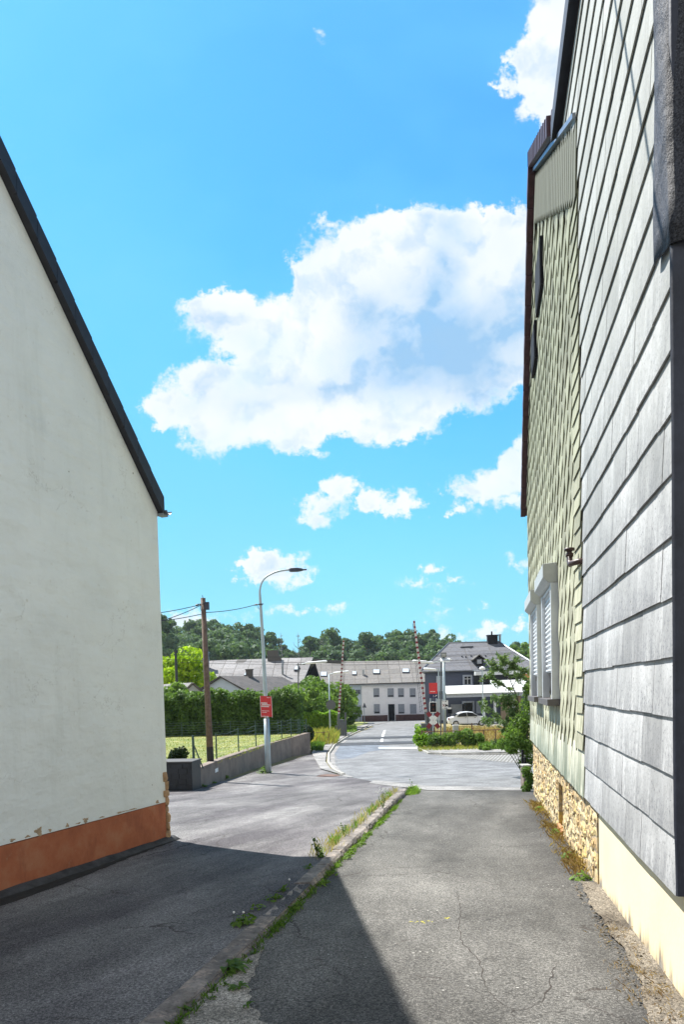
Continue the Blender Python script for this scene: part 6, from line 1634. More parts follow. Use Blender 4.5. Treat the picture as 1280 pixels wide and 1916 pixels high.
# --- railway station
YS = 86.0; zs = zg(YS) - .1; xs0, xs1 = px_x(796, 1300, YS), px_x(1003, 1300, YS)
st_ = empty('station_building', (xs0, YS, zs), 'slate blue station building with hipped grey roof and pale window surrounds', 'station building')
zev = px_z(860, 1253, YS)
mb = MB(); mb.prism([(xs0, YS, zs), (xs1, YS, zs), (xs1, YS + 12, zs), (xs0 + 1.7, YS + 12, zs)], (0, 0, zev - zs)); mb.build('wall', M['house_slateblue'], st_)
ro = .6; Ye = YS - ro; Yr = YS + 6; zrd = px_z(885, 1202, Yr)
RL, RR = px_x(840, 1203, Yr), px_x(934, 1200, Yr)
def sl_roof():
    a = Vector((xs0 - ro, Ye, zev - .1)); b = Vector((xs1 + ro, Ye, zev - .1)); c = Vector((RR, Yr, zrd)); d = Vector((RL, Yr, zrd)); e = Vector((xs0 - ro + 1.9, YS + 12.6, zev - .1)); f = Vector((xs1 + ro, YS + 12.6, zev - .1))
    mb = MB(); mb.quad(a, b, c, d); mb.add([e, a, d], [(0, 1, 2)]); mb.add([b, f, c], [(0, 1, 2)]); mb.quad(f, e, d, c); mb.quad(a, e, f, b)
    o = mb.build('roof', M['roof_station'], st_); off = wloc(st_)
    set_uv(o, lambda v, p: (((v + off).x if abs(p.normal.x) < .5 else (v + off).y), (v + off).z * 1.5 + ((v + off).y if p.normal.z < 0 else 0)))
    mb = MB()
    for p_, q in ((a, d), (b, c), (d, c)): mb.tube([p_, q], .10, 6)
    mb.tube([a + Vector((0, 0, -.05)), b + Vector((0, 0, -.05))], .09, 6)
    mb.build('ridge_and_gutter', M['zinc'], o); return o
ro_ = sl_roof(); slp = (zrd - zev + .1) / (Yr - Ye)
def on_sr(px, py):
    r = ray(px, py); t = (zev - .1 - EYE.z - slp * Ye) / (r.z - slp); return EYE + r * t
# dormer
a, b, c = P(890, 1244, on_sr(890, 1246).y - .3), P(905, 1243, on_sr(890, 1246).y - .3), P(897, 1226, on_sr(890, 1246).y - .3)
mb = MB(); yd = a.y; zlo = min(a.z, b.z)
mb.prism([(a.x, yd, zlo), (b.x, yd, zlo), (b.x, yd, zlo + .62), (c.x, yd, c.z - .12), (a.x, yd, zlo + .62)], (0, 2.2, 0)); dm = mb.build('dormer', M['sig_black'], ro_)
mb = MB(); mb.prism([(a.x - .25, yd - .2, zlo + .55), (c.x, yd - .2, c.z), (c.x, yd - .2, c.z + .1), (a.x - .25, yd - .2, zlo + .65)], (0, 2.6, 0)); mb.prism([(b.x + .25, yd - .2, zlo + .55), (c.x, yd - .2, c.z), (c.x, yd - .2, c.z + .1), (b.x + .25, yd - .2, zlo + .65)], (0, 2.6, 0)); mb.build('dormer_roof', M['roof_small'], dm)
mb = MB(); mb.box((a.x + .2, yd - .03, zlo + .12), (b.x - a.x - .4, 0, 0), (0, .02, 0), (0, 0, .5)); mb.build('pane', M['shutter_grey'], dm)
# chimney, flue, snow guards
c = P(921, 1203, Yr - .2); mb = MB(); mb.box(c + Vector((-.55, -.4, -1)), (1.2, 0, 0), (0, .8, 0), (0, 0, 1.85)); mb.box(c + Vector((-.62, -.47, .85)), (1.34, 0, 0), (0, .94, 0), (0, 0, .12)); mb.tube([c + Vector((0, 0, .9)), c + Vector((0, 0, 1.4))], .09, 6); mb.build('chimney', M['sig_black'], ro_)
c = P(936, 1200, Yr + .5); mb = MB(); mb.tube([c + Vector((0, 0, -.6)), c + Vector((0, 0, .75))], .14, 8); mb.tube([c + Vector((0, 0, .72)), c + Vector((0, 0, .85))], .2, 8); mb.build('flue', M['zinc'], ro_)
mb = MB()
for px, py in ((872, 1230), (882, 1228), (909, 1228), (929, 1225), (865, 1229), (880, 1212)):
    q = on_sr(px, py); mb.cbox(q + Vector((0, -.05, 0)), .16, .12, .14)
a, b = on_sr(862, 1212), on_sr(886, 1211); mb.box(a, b - a, (0, -.05, .02), (0, -.02, .12)); mb.build('snow_guards', M['lamp_dark'], ro_)
# tall stair windows, other openings (photo x)
def stw(px0, px1, pt, pb, nm='window', bars=True, shut=None, fill=None):
    return window_part(st_, px_x(px0, pt, YS), px_x(px1, pt, YS), px_z(px0, pb, YS), px_z(px0, pt, YS), YS, shut, 'grey_frame', .12, bars, 0, nm, .2)
stw(816.5, 831, 1265, 1293.5, shut='grey_frame', bars=False); stw(818, 832, 1308, 1348, shut='grey_frame', bars=False)
stw(866, 884, 1263, 1284); stw(865, 888, 1312, 1352, 'door', bars=False); stw(891, 904, 1312, 1335, bars=False, shut='grey_frame')
mb = MB(); mb.box((px_x(844, 1320, YS), YS - .12, px_z(844, 1345, YS)), (px_x(869, 1320, YS) - px_x(844, 1320, YS), 0, 0), (0, .1, 0), (0, 0, px_z(844, 1318, YS) - px_z(844, 1345, YS))); mb.build('notice_board', M['shutter_grey'], st_)
mb = MB(); mb.box((px_x(838, 1330, YS), YS - .3, px_z(838, 1335, YS)), (.45, 0, 0), (0, .25, 0), (0, 0, .5)); mb.build('letter_box', M['sig_black'], st_)
mb = MB(); mb.box((px_x(886, 1262, YS), YS - 1.4, px_z(886, 1264, YS)), (px_x(1000, 1262, YS) - px_x(886, 1262, YS), 0, 0), (0, 1.3, 0), (0, 0, .42)); mb.build('balcony_awning', M['white_board'], st_)
mb = MB(); mb.box((px_x(887, 1275, YS), YS - .08, px_z(887, 1285, YS)), (px_x(1000, 1275, YS) - px_x(887, 1275, YS), 0, 0), (0, .06, 0), (0, 0, 1.25)); rec = mb.build('recess', M['glass'], st_)
mb = MB()
for px in (898, 917, 950, 975): mb.box((px_x(px, 1275, YS), YS - .14, px_z(px, 1285, YS)), (.14, 0, 0), (0, .05, 0), (0, 0, 1.22))
mb.build('mullions', M['zinc'], rec)
# platform canopy in front, its fascia tilted back to catch the sun
YC = 79.0; cn = empty('platform_canopy', (px_x(840, 1300, YC), YC, zg(YC)), 'flat white platform canopy with two fascia boards in front of the station', 'canopy')
xc0, xc1 = px_x(835, 1290, YC), px_x(1010, 1290, YC)
mb = MB()
for i, (x0_, x1_, t0, t1, b0, b1) in enumerate(((835, 930, 1283, 1279.5, 1297, 1295),)):
    pass
za0, za1 = px_z(836, 1297.5, YC), px_z(836, 1283.5, YC)
za1 = px_z(836, 1283.5, YC + 1.5); mb.prism([(xc0, YC, za0), (xc1, YC, za0), (xc1, YC + 1.5, za1), (xc0, YC + 1.5, za1)], (0, .05, -.10)); mb.build('fascia', M['white_board'], cn)
mb = MB(); mb.box((xc0 - .05, YC + .14, za0 - .12), (xc1 - xc0, 0, 0), (0, 5.2, 0), (0, 0, .22)); mb.build('deck', M['sig_black'], cn)
mb = MB(); zl0 = px_z(836, 1305.5, YC - .15); zl1 = px_z(836, 1299, YC - .15); mb.box((xc0 + .1, YC + .5, zl0), (xc1 - xc0, 0, 0), (0, .1, 0), (0, 0, zl1 - zl0)); mb.build('lower_fascia', M['grey_frame'], cn)
mb = MB(); xq = px_x(926, 1275, YC); zq0, zq1 = za1 + .02, px_z(930, 1273, YC); mb.prism([(xq, YC + .9, zq0 - .3), (xc1, YC + .9, zq0 - .3), (xc1, YC + 2.3, zq1 + .03), (xq, YC + 2.3, zq1 + .03)], (0, .05, -.10)); mb.build('raised_fascia', M['white_board'], cn)
for px in (904, 925, 960):
    mb = MB(); x_ = px_x(px, 1330, YC + 2); mb.box((x_, YC + 2, zg(YC)), (.25, 0, 0), (0, .25, 0), (0, 0, za0 - zg(YC) - .13)); mb.build('post', M['white_board'], cn)
mb = MB(); x_ = px_x(938, 1330, YC + 3); mb.box((x_, YC + 3, zg(YC)), (2.2, 0, 0), (0, .3, 0), (0, 0, za0 - zg(YC) - .14)); mb.build('tiled_pillar', M['mortar_flake'], cn)
# red container-like box and globe lamp
c = P(980, 1272, 76); mb = MB(); mb.box(c, (1.1, 0, 0), (0, .35, 0), (0, 0, .62)); o_ = empty('red_display', (c.x, 76, zg(76)), 'small red platform display box on a post right of the canopy', 'sign'); mb.build('case', M['brick'], o_)
mb = MB(); mb.tube([c + Vector((.55, .2, 0)), Vector((c.x + .55, 76.2, zg(76)))], .06, 6); mb.build('post', M['galv'], o_)
c = P(903, 1252.5, 77); mb = MB(); mb.tube([Vector((c.x, 77, zg(77))), c], .06, 8); o_ = empty('globe_lamp', (c.x, 77, zg(77)), 'platform lamp with white mushroom shaped head rising before the dormer', 'lamp'); mb.build('pole', M['galv'], o_)
mb = MB(); mb.tube([c + Vector((0, 0, -.02)), c + Vector((0, 0, .08)), c + Vector((0, 0, .22)), c + Vector((0, 0, .30))], [.28, .34, .24, .05], 12); mb.build('lamp_head', M['white'], o_, smooth=True)

# --- white hatchback
def car():
    YK = 74.0; x0 = px_x(840, 1350, YK); zk = zg(YK) + .02; L, Wd = 4.05, 1.66
    r_ = empty('parked_car', (x0 + L / 2, YK + Wd / 2, zk), 'white hatchback parked by the station behind the yellow verge', 'car')
    prof = [(0.05, .42), (0.0, .62), (.05, .86), (.55, 1.02 - .02), (.95, 1.30), (1.35, 1.43), (1.95, 1.46), (2.45, 1.40), (3.05, 1.02), (3.65, .90), (3.98, .72), (4.05, .48), (4.02, .28), (0.1, .28)]
    mb = MB(); n = len(prof); secs = [(0, .0), (.06, .12), (.35, 0), (Wd - .35, 0), (Wd - .06, .12), (Wd, 0)]
    ys_ = [0.0, .05, .30, Wd - .30, Wd - .05, Wd]; sc_ = [.90, .97, 1, 1, .97, .90]
    vs = []
    for y_, s_ in zip(ys_, sc_):
        for (x_, z_) in prof:
            zz = z_ if z_ < .9 else .9 + (z_ - .9) * (1 if .2 < y_ < Wd - .2 else .93)
            xx = L / 2 + (x_ - L / 2) * s_; vs.append((x0 + xx, YK + (y_ if z_ < 1.0 or .2 < y_ < Wd - .2 else (y_ * .4 + (.16 if y_ < 1 else Wd * .6 - .16))), zk + zz))
    fs = [(i * n + j, i * n + (j + 1) % n, (i + 1) * n + (j + 1) % n, (i + 1) * n + j) for i in range(5) for j in range(n)]
    fs += [tuple(range(n - 1, -1, -1)), tuple(5 * n + j for j in range(n))]
    mb.add(vs, fs); body = mb.build('body', M['car_paint'], r_)
    mb = MB()
    def glass(pts): mb.prism([(x0 + a, YK - .0 + .085, zk + b) for a, b in pts], (0, -.05, 0))
    glass([(.85, .98), (1.15, 1.30), (1.75, 1.38), (1.85, .98)]); glass([(1.92, .98), (1.84, 1.38), (2.35, 1.34), (2.92, 1.0)])
    mb.build('side_windows', M['glass'], r_)
    mb = MB(); mb.prism([(x0 + 2.5, YK + .2, zk + 1.40), (x0 + 3.08, YK + .15, zk + 1.04), (x0 + 3.08, YK + Wd - .15, zk + 1.04), (x0 + 2.5, YK + Wd - .2, zk + 1.40)], (.02, 0, .02)); mb.build('windscreen', M['glass'], r_)
    mb = MB(); mb.prism([(x0 + .90, YK + .2, zk + 1.27), (x0 + .56, YK + .15, zk + 1.02), (x0 + .56, YK + Wd - .15, zk + 1.02), (x0 + .90, YK + Wd - .2, zk + 1.27)], (-.02, 0, .02)); mb.build('rear_window', M['glass'], r_)
    for xw in (.72, 3.25):
        for yw in (-.02, Wd - .16):
            mb = MB(); c = Vector((x0 + xw, YK + yw, zk + .30)); mb.tube([c, c + Vector((0, .18, 0))], .30, 18); w = mb.build('wheel', M['rubber'], r_)
            mb = MB(); mb.tube([c + Vector((0, -.01, 0)), c + Vector((0, .19, 0))], .19, 14); mb.build('rim', M['alloy'], w)
    mb = MB(); mb.box((x0 - .01, YK + .08, zk + .68), (.12, 0, 0), (0, .25, 0), (0, 0, .18)); mb.build('tail_light', M['sig_red'], r_)
    for xh in (1.62, 2.55):
        mb = MB(); mb.box((x0 + xh, YK - .02, zk + .84), (.16, 0, 0), (0, .03, 0), (0, 0, .03)); mb.build('door_handle', M['sig_black'], r_)
    mb = MB(); mb.box((x0 + 1.87, YK - .004, zk + .32), (.012, 0, 0), (0, .01, 0), (0, 0, .62)); mb.box((x0 + 2.9, YK - .004, zk + .32), (.012, 0, 0), (0, .01, 0), (0, 0, .6)); mb.build('door_gaps', M['sig_black'], r_)
    mb = MB(); mb.box((x0 + 2.72, YK - .14, zk + .98), (.12, 0, 0), (0, .14, 0), (0, 0, .11)); mb.build('mirror', M['sig_black'], r_)
car()

# ================================================================== LEVEL CROSSING FURNITURE
def barrier(base_px, base_py, Y, top_px, top_py, root_px, root_py, label, name='level_crossing_barrier', bars_n=19, skirt=1):
    b = onground(px_x(base_px, base_py, Y), Y); r_ = empty(name, b, label, 'barrier', 'raised level crossing barriers')
    mb = MB(); mb.cbox(b, .55, .5, 1.15); mb.cbox(b + Vector((0, 0, 1.15)), .42, .42, .2); mb.build('machine', M['machine'], r_, bevel=.02)
    mb = MB(); mb.cbox(b + Vector((.36, -.1, 0)), .16, .2, 1.9); mb.build('frame', M['machine'], r_)
    R0 = P(root_px, root_py, Y - .05); T0 = P(top_px, top_py, Y - .05); d = T0 - R0; n = bars_n
    side = Vector((0, 1, 0)).cross(d).normalized()
    wh, rd = MB(), MB()
    for i in range(n * 2):
        f0, f1 = i / (n * 2), (i + 1) / (n * 2); w0 = .085 - .03 * f0; w1 = .085 - .03 * f1
        a, c = R0 + d * f0, R0 + d * f1
        if i % 2: c = R0 + d * (f0 + (f1 - f0) * .8)
        if i % 2: rd.prism([a - side * (w0 + .004), c - side * (w1 + .004), c + side * (w1 + .004), a + side * (w0 + .004)], (0, .10, 0))
    wh.prism([R0 - side * .085 + Vector((0, .005, 0)), T0 - side * .055 + Vector((0, .005, 0)), T0 + side * .055 + Vector((0, .005, 0)), R0 + side * .085 + Vector((0, .005, 0))], (0, .09, 0))
    boom = wh.build('boom', M['grey_white'], r_); rd.build('red_bands', M['sig_red'], boom)
    mb = MB(); mb.tube([R0 - d * .14 , R0], .10, 8); mb.box(R0 - d * .2 + Vector((-.2, -.1, -.2)), (.5, 0, 0), (0, .25, 0), (0, 0, .45)); mb.build('counterweight', M['machine'], r_)
    # folded skirt of thin rods beside the boom
    mb = MB(); s_ = skirt
    for k, o_ in enumerate((.22, .34)):
        mb.tube([R0 + side * o_ * s_ * -1 + d * .0, R0 + d * .5 + side * (o_ * .8) * s_ * -1, R0 + d * .97 + side * (o_ * .35) * s_ * -1], .012, 4)
    for k in range(18):
        a = R0 + d * (.03 + .05 * k); mb.tube([a, a + side * (.42 - .018 * k) * s_ * -1 - d * .02], .007, 4)
    mb.build('skirt_rods', M['sig_black'], boom)
    return r_
barrier(639, 1372, 60.5, 643, 1198, 634, 1336, 'left raised barrier with narrow red and white bands by the pale garden tree', skirt=-1)
barrier(795, 1391, 49.0, 775, 1161, 797, 1332, 'right raised barrier with red and white bands leaning left before the blue station', skirt=1, bars_n=18)
# dark relay cabinet behind the crossbuck
c = onground(px_x(806, 1390, 49.5), 49.6); r_ = empty('relay_cabinet', c, 'dark green relay cabinet behind the red and white crossbuck', 'cabinet'); mb = MB(); mb.cbox(c, .62, .4, 1.75); mb.build('case', M['machine'], r_, bevel=.015)
# crossbuck with warning signal
YX = 46.5; cbp = onground(px_x(812, 1395, YX), YX); cr = empty('crossing_signal', cbp, 'crossing signal with black light panel above a red and white crossbuck', 'signal')
mb = MB(); mb.tube([cbp + Vector((0, .06, -.1)), Vector((cbp.x, YX + .06, px_z(811, 1312, YX)))], .045, 8); mb.build('pole', M['galv'], cr)
x0_, x1_, z0_, z1_ = px_x(803.5, 1323, YX), px_x(817.5, 1323, YX), px_z(810, 1333.5, YX), px_z(810, 1313, YX)
def rrect(x0, x1, z0, z1, r, y, d):
    pts = []
    for cx_, cz_, a0 in ((x1 - r, z1 - r, 0), (x0 + r, z1 - r, 90), (x0 + r, z0 + r, 180), (x1 - r, z0 + r, 270)):
        pts += [(cx_ + r * math.cos(rad(a0 + k * 22.5)), y, cz_ + r * math.sin(rad(a0 + k * 22.5))) for k in range(5)]
    return MB().prism(pts, (0, d, 0))
rrect(x0_, x1_, z0_, z1_, .06, YX - .10, .05).build('border', M['white'], cr)
pn = rrect(x0_ + .045, x1_ - .045, z0_ + .045, z1_ - .045, .04, YX - .13, .028).build('light_panel', M['sig_black'], cr)
mb = MB(); cxx = (x0_ + x1_) / 2
for zc_ in (z0_ + (z1_ - z0_) * .30, z0_ + (z1_ - z0_) * .70):
    mb.tube([(cxx, YX - .135, zc_), (cxx, YX - .165, zc_)], .075, 14)
mb.build('lens', M['lens_dark'], pn)
ct = P(811, 1347.5, YX - .12)
def crossarm(a, b, w, mbW, mbR, yo):
    d = b - a; s_ = Vector((0, 1, 0)).cross(d).normalized() * w
    for f0, f1, t in ((0, .26, mbR), (.26, .74, mbW), (.74, 1, mbR)):
        p_, q = a + d * f0 + Vector((0, yo, 0)), a + d * f1 + Vector((0, yo, 0)); t.prism([p_ - s_, q - s_, q + s_, p_ + s_], (0, .012, 0))
w_, r2 = MB(), MB()
crossarm(P(800.5, 1333, YX - .12), P(821.5, 1362, YX - .12), .125, w_, r2, 0); crossarm(P(800.5, 1362, YX - .12), P(821.5, 1333, YX - .12), .125, w_, r2, -.016)
cb = w_.build('crossbuck', M['white'], cr); r2.build('red_tips', M['sig_red'], cb)
# little electric bolt on the crossbuck is a thin vertical mark
mb = MB(); mb.prism([ct + Vector((-.015, -.03, -.10)), ct + Vector((.02, -.03, .01)), ct + Vector((.0, -.03, .01)), ct + Vector((.015, -.03, .11)), ct + Vector((-.02, -.03, 0)), ct + Vector((.0, -.03, 0))], (0, -.004, 0)); mb.build('flash_mark', M['sig_red'], cb)
# beacon with red white stripes
YB = 45.0; c = onground(px_x(799, 1388, YB), YB); r_ = empty('striped_marker', c, 'short red and white striped marker board at the kerb corner', 'marker')
a = P(795, 1384, YB); b = P(803, 1369, YB); wM, rM = MB(), MB(); W_, H_ = b.x - a.x, b.z - a.z
for i in range(7):
    t = rM if i % 2 == 0 else wM; lo, hi = i / 7 * 1.4 - .4, (i + 1) / 7 * 1.4 - .4
    def cl(v): return max(0, min(1, v))
    t.prism([(a.x, YB, a.z + H_ * cl(lo)), (a.x + W_, YB, a.z + H_ * cl(lo + .4)), (a.x + W_, YB, a.z + H_ * cl(hi + .4) + .001), (a.x, YB, a.z + H_ * cl(hi) + .001)], (0, .02, 0))
bo = wM.build('board', M['white'], r_); rM.build('red_stripes', M['sig_red'], bo)
mb = MB(); mb.tube([c, Vector((c.x, YB + .04, b.z))], .03, 6); mb.build('post', M['galv'], r_)
# no-trespass sign on mast with lamps
YM = 52.0; mbp = onground(px_x(833, 1380, YM), YM); mr = empty('lighting_mast', mbp, 'grey lattice free mast with lamp box and no entry plate beside the station sign', 'mast')
mb = MB(); mb.tube([mbp, P(830.5, 1228, YM)], [.11, .08], 10); mb.build('pole', M['galv'], mr, smooth=True)
mb = MB(); mb.tube([mbp + Vector((-.25, .3, 0)), P(826, 1238, YM + .3)], .05, 6); mb.build('second_pole', M['machine'], mr)
def tubelamp(a, b, arm_to, name, mr, r=.10):
    mb = MB(); mb.tube([a, a.lerp(b, .05), a.lerp(b, .9), b], [r * .6, r, r * .85, r * .5], 8); o = mb.build(name, M['white_board'], mr, smooth=True)
    mb = MB(); mb.tube([b, arm_to], .035, 6); mb.build('arm', M['galv'], o)
tubelamp(P(772, 1237, YM), P(812, 1240, YM), P(830, 1235, YM), 'tube_lamp', mr)
mb = MB(); c = P(829, 1230, YM); mb.box(c + Vector((-.14, -.15, 0)), (.38, 0, 0), (0, .3, 0), (0, 0, .32)); bx_ = mb.build('lamp_box', M['machine'], mr)
mb = MB(); mb.box(c + Vector((-.1, -.17, .05)), (.30, 0, 0), (0, .02, 0), (0, 0, .2)); mb.build('grille', M['pvc_grey'], bx_)
mb = MB(); c = P(826, 1236, YM); mb.prism([c + Vector((-.1, -.2, -.1)), c + Vector((.55, -.2, -.1)), c + Vector((.62, .1, .1)), c + Vector((-.05, .1, .1))], (0, 0, .06)); mb.tube([P(822, 1234, YM), P(846, 1234, YM)], .03, 5); mb.build('floodlight', M['white_board'], mr)
YM2 = 66.0; c = onground(px_x(822, 1370, YM2), YM2); m2 = empty('lighting_mast', c, 'farther thin mast with short tube lamp left of the no entry plate', 'mast')
mb = MB(); mb.tube([c, P(821, 1251, YM2)], .05, 6); mb.build('pole', M['galv'], m2); tubelamp(P(793, 1251, YM2), P(817, 1253, YM2), P(821, 1253, YM2), 'tube_lamp', m2)
YM3 = 56.0; c = onground(px_x(558, 1360, YM3), YM3); m3 = empty('lighting_mast', c, 'thin mast with tube lamp crossing the dark barn gable', 'mast')
mb = MB(); mb.tube([c, P(558, 1241, YM3)], .045, 6); mb.tube([P(554, 1244, YM3), P(571, 1243, YM3)], .03, 5); mb.build('pole', M['machine'], m3); tubelamp(P(612, 1237.5, YM3), P(571, 1241, YM3), P(564, 1243, YM3), 'tube_lamp', m3)
YM4 = 62.0; c = onground(px_x(618, 1368, YM4), YM4); m4 = empty('lighting_mast', c, 'pale slim mast with tube lamp at the left barrier', 'mast')
mb = MB(); mb.tube([c, P(617, 1340, YM4), P(615.5, 1262, YM4)], [.085, .06, .045], 8); mb.build('pole', M['galv'], m4, smooth=True); tubelamp(P(653, 1256.5, YM4), P(624, 1259.5, YM4), P(616, 1262, YM4), 'tube_lamp', m4)
# dark back of a round sign on the pale mast
c = P(619, 1319, YM4 - .1); mb = MB(); mb.prism([c + Vector((.42 * math.cos(rad(22.5 + 45 * k)), 0, .42 * math.sin(rad(22.5 + 45 * k)))) for k in range(8)], (0, .02, 0)); mb.build('sign_back', M['machine'], m4)
# triangular sign seen from behind
YT = 92.0; c = onground(px_x(682, 1346, YT), YT); r_ = empty('traffic_sign', c, 'grey triangular traffic sign seen from behind before the white terrace', 'traffic sign')
a = P(682, 1316, YT); mb = MB(); mb.tube([c, Vector((c.x, YT + .04, a.z))], .04, 6); mb.build('post', M['galv'], r_)
mb = MB(); mb.prism([P(682, 1314.5, YT), P(678.5, 1324, YT), P(686, 1324, YT)], (0, .02, 0)); mb.build('plate', M['lamp_dark'], r_)
YT = 96.0; c = onground(px_x(671, 1346, YT), YT); r_ = empty('direction_sign', c, 'slim blue post with small signpost arm by the pale blue house', 'traffic sign')
mb = MB(); mb.tube([c, P(671, 1309, YT)], .04, 6); mb.build('post', M['galv'], r_); mb = MB(); a = P(661, 1314, YT); mb.box(a, (.75, 0, 0), (0, .03, 0), (0, 0, .16)); mb.build('arm', M['shutter_grey'], r_)
# station name board
YN = 62.0; a = P(804, 1306.5, YN); b = P(818.5, 1277.5, YN); sn = empty('station_sign', onground(a.x + .3, YN), 'red station name board with navy lower field numbered 1', 'sign')
Wn, Hn = b.x - a.x, b.z - a.z
mb = MB(); mb.box(a + Vector((0, 0, Hn * .29)), (Wn, 0, 0), (0, .08, 0), (0, 0, Hn * .71)); mb.build('red_board', M['red'], sn)
mb = MB(); mb.box(a + Vector((.02, .002, 0)), (Wn - .03, 0, 0), (0, .075, 0), (0, 0, Hn * .285)); mb.build('navy_board', M['navy'], sn)
mb = MB(); x = .08
rnd = random.Random(3)
for k in range(6):
    w = .05; mb.box(a + Vector((x, -.004, Hn * .41)), (w, 0, 0), (0, .004, 0), (0, 0, .055 if k else .07)); x += w + .018
mb.build('lettering', M['white'], sn)
def text_mesh(s, size, loc, mat, parent, name):
    cu = bpy.data.curves.new(name, 'FONT'); cu.body = s; cu.size = size; cu.extrude = .002
    tmp = bpy.data.objects.new('tmp', cu); COL.objects.link(tmp); dg = bpy.context.evaluated_depsgraph_get(); me = bpy.data.meshes.new_from_object(tmp.evaluated_get(dg)); bpy.data.objects.remove(tmp)
    me.transform(Matrix.Translation(Vector(loc) - wloc(parent)) @ Matrix.Rotation(rad(90), 4, 'X')); me.materials.clear(); return link(name, me, mat, parent)
text_mesh('1', .26, a + Vector((.27, -.004, .08)), M['white'], sn, 'platform_number')
mb = MB(); q = a + Vector((.45, -.004, .12)); mb.prism([q, q + Vector((.05, 0, -.0)), q + Vector((.13, 0, .08)), q + Vector((.15, 0, .05)), q + Vector((.16, 0, .14)), q + Vector((.07, 0, .14)), q + Vector((.10, 0, .11))], (0, -.003, 0)); mb.build('arrow', M['white'], sn)
for f_ in (.12, .88):
    mb = MB(); mb.tube([Vector((a.x + Wn * f_, YN + .1, zg(YN))), Vector((a.x + Wn * f_, YN + .1, b.z))], .04, 6); mb.build('post', M['galv'], sn)
# no entry plate with walking figure
YP = 51.8; a = P(827.5, 1327, YP); b = P(839, 1310.5, YP); pl_ = empty('warning_plate', a, 'white plate with red cross and black figure on the lighting mast', 'sign')
Wp, Hp = b.x - a.x, b.z - a.z; mb = MB(); mb.box(a, (Wp, 0, 0), (0, .015, 0), (0, 0, Hp)); mb.build('plate', M['white'], pl_)
q0 = a + Vector((.03, -.004, Hp * .30)); mb = MB(); s_ = Wp * .42
mb.prism([q0, q0 + Vector((.04, 0, 0)), q0 + Vector((s_, 0, s_)), q0 + Vector((s_ - .04, 0, s_))], (0, -.003, 0)); mb.prism([q0 + Vector((s_ - .04, -.004, 0)), q0 + Vector((s_, -.004, 0)), q0 + Vector((.04, -.004, s_)), q0 + Vector((0, -.004, s_))], (0, -.003, 0)); mb.build('red_cross', M['sig_red'], pl_)
mb = MB(); q1 = a + Vector((Wp * .52, -.004, Hp * .26)); mb.prism([q1 + Vector(v) for v in ((0, 0, .02), (.05, 0, 0), (.07, 0, .06), (.13, 0, .05), (.14, 0, .01), (.19, 0, .02), (.18, 0, .14), (.08, 0, .15), (.05, 0, .20), (.01, 0, .19))], (0, -.003, 0)); mb.build('black_figure', M['sig_black'], pl_)
mb = MB(); mb.box(a + Vector((.06, -.004, Hp * .88)), (.08, 0, 0), (0, .003, 0), (0, 0, .025)); mb.box(a + Vector((.22, -.004, Hp * .86)), (.10, 0, 0), (0, .003, 0), (0, 0, .05)); mb.box(a + Vector((.06, -.004, .04)), (.06, 0, 0), (0, .003, 0), (0, 0, .03)); mb.box(a + Vector((.17, -.004, .04)), (.2, 0, 0), (0, .003, 0), (0, 0, .05)); mb.build('lettering', M['lamp_dark'], pl_)
mb = MB(); c = P(838, 1327, YP - .1); mb.box(c, (.26, 0, 0), (0, .02, 0), (0, 0, .12)); mb.build('small_plate', M['white'], pl_)
# cabinet on the verge
YG = 47.0; c = onground(px_x(853.5, 1380, YG), YG); ca = empty('cable_cabinet', c, 'small grey cabinet with pale lid among the verge bushes', 'cabinet')
mb = MB(); mb.cbox(c, .33, .3, px_z(853, 1358, YG) - c.z); mb.build('case', M['cabinet'], ca); mb = MB(); mb.cbox(Vector((c.x, c.y, px_z(853, 1358, YG) + .002)), .37, .34, .06); mb.build('lid', M['white'], ca)
# rusty rail fence on the verge
YF = 45.5; zf = zg(YF); rf_ = empty('rail_fence', onground(px_x(880, 1395, YF), YF), 'low rusty rail fence along the yellow verge', 'fence')
for px in (768 + 22, 813, 884, 906, 928, 950):
    x_ = px_x(px, 1390, YF); top = {813: 1362, 884: 1353}.get(px, 1366); mb = MB(); mb.tube([(x_, YF, zf), (x_, YF, px_z(px, top, YF))], .035, 6); mb.build('post', M['rust'], rf_)
for pz_ in (1367.5,):
    mb = MB(); mb.tube([(px_x(790, 1390, YF), YF, px_z(860, pz_, YF)), (px_x(970, 1390, YF), YF, px_z(860, pz_ - .5, YF))], .03, 6); mb.build('rail', M['rust'], rf_)
# verge vegetation
def vbush(px, py_top, Y, R, mat, n, leaf, label, seed):
    x = px_x(px, py_top, Y); z0 = zg(Y); h = px_z(px, py_top, Y) - z0; r_ = empty('verge_bush', (x, Y, z0), label, 'bush', 'bushes along the verge fence'); lv = Leaves(); rnd = random.Random(seed)
    mb = MB()
    for k in range(9):
        c = (x + rnd.uniform(-R, R) * .7, Y + rnd.uniform(-.3, .3), z0 + h * rnd.uniform(.25, .8)); q = rnd.uniform(.3, .55) * min(R, h); lv.lobe(c, (q, q, min(q, h * .35)), n // 9, leaf, .3 + .5 * rnd.random()); mb.tube([(x, Y, z0), c], .015, 4)
    mb.build('stems', M['bark'], r_); lv.build('leaves', M[mat], r_)
vbush(790, 1372, 44.2, .5, 'leaf_bright', 900, .10, 'bright green bush at the foot of the right barrier', 1)
vbush(787, 1345, 48.5, .4, 'leaf_bright', 700, .10, 'pale green shrub left of the right barrier machine', 2)
vbush(826, 1371, 44.0, .7, 'leaf_mid', 1600, .09, 'green bush below the no entry plate', 3)
vbush(845, 1373, 43.8, .6, 'leaf_mid', 1300, .09, 'green bush in front of the small grey cabinet', 4)
vbush(868, 1366, 44.0, .8, 'leaf_hedge', 2000, .09, 'large dark green bush right of the small grey cabinet', 5)
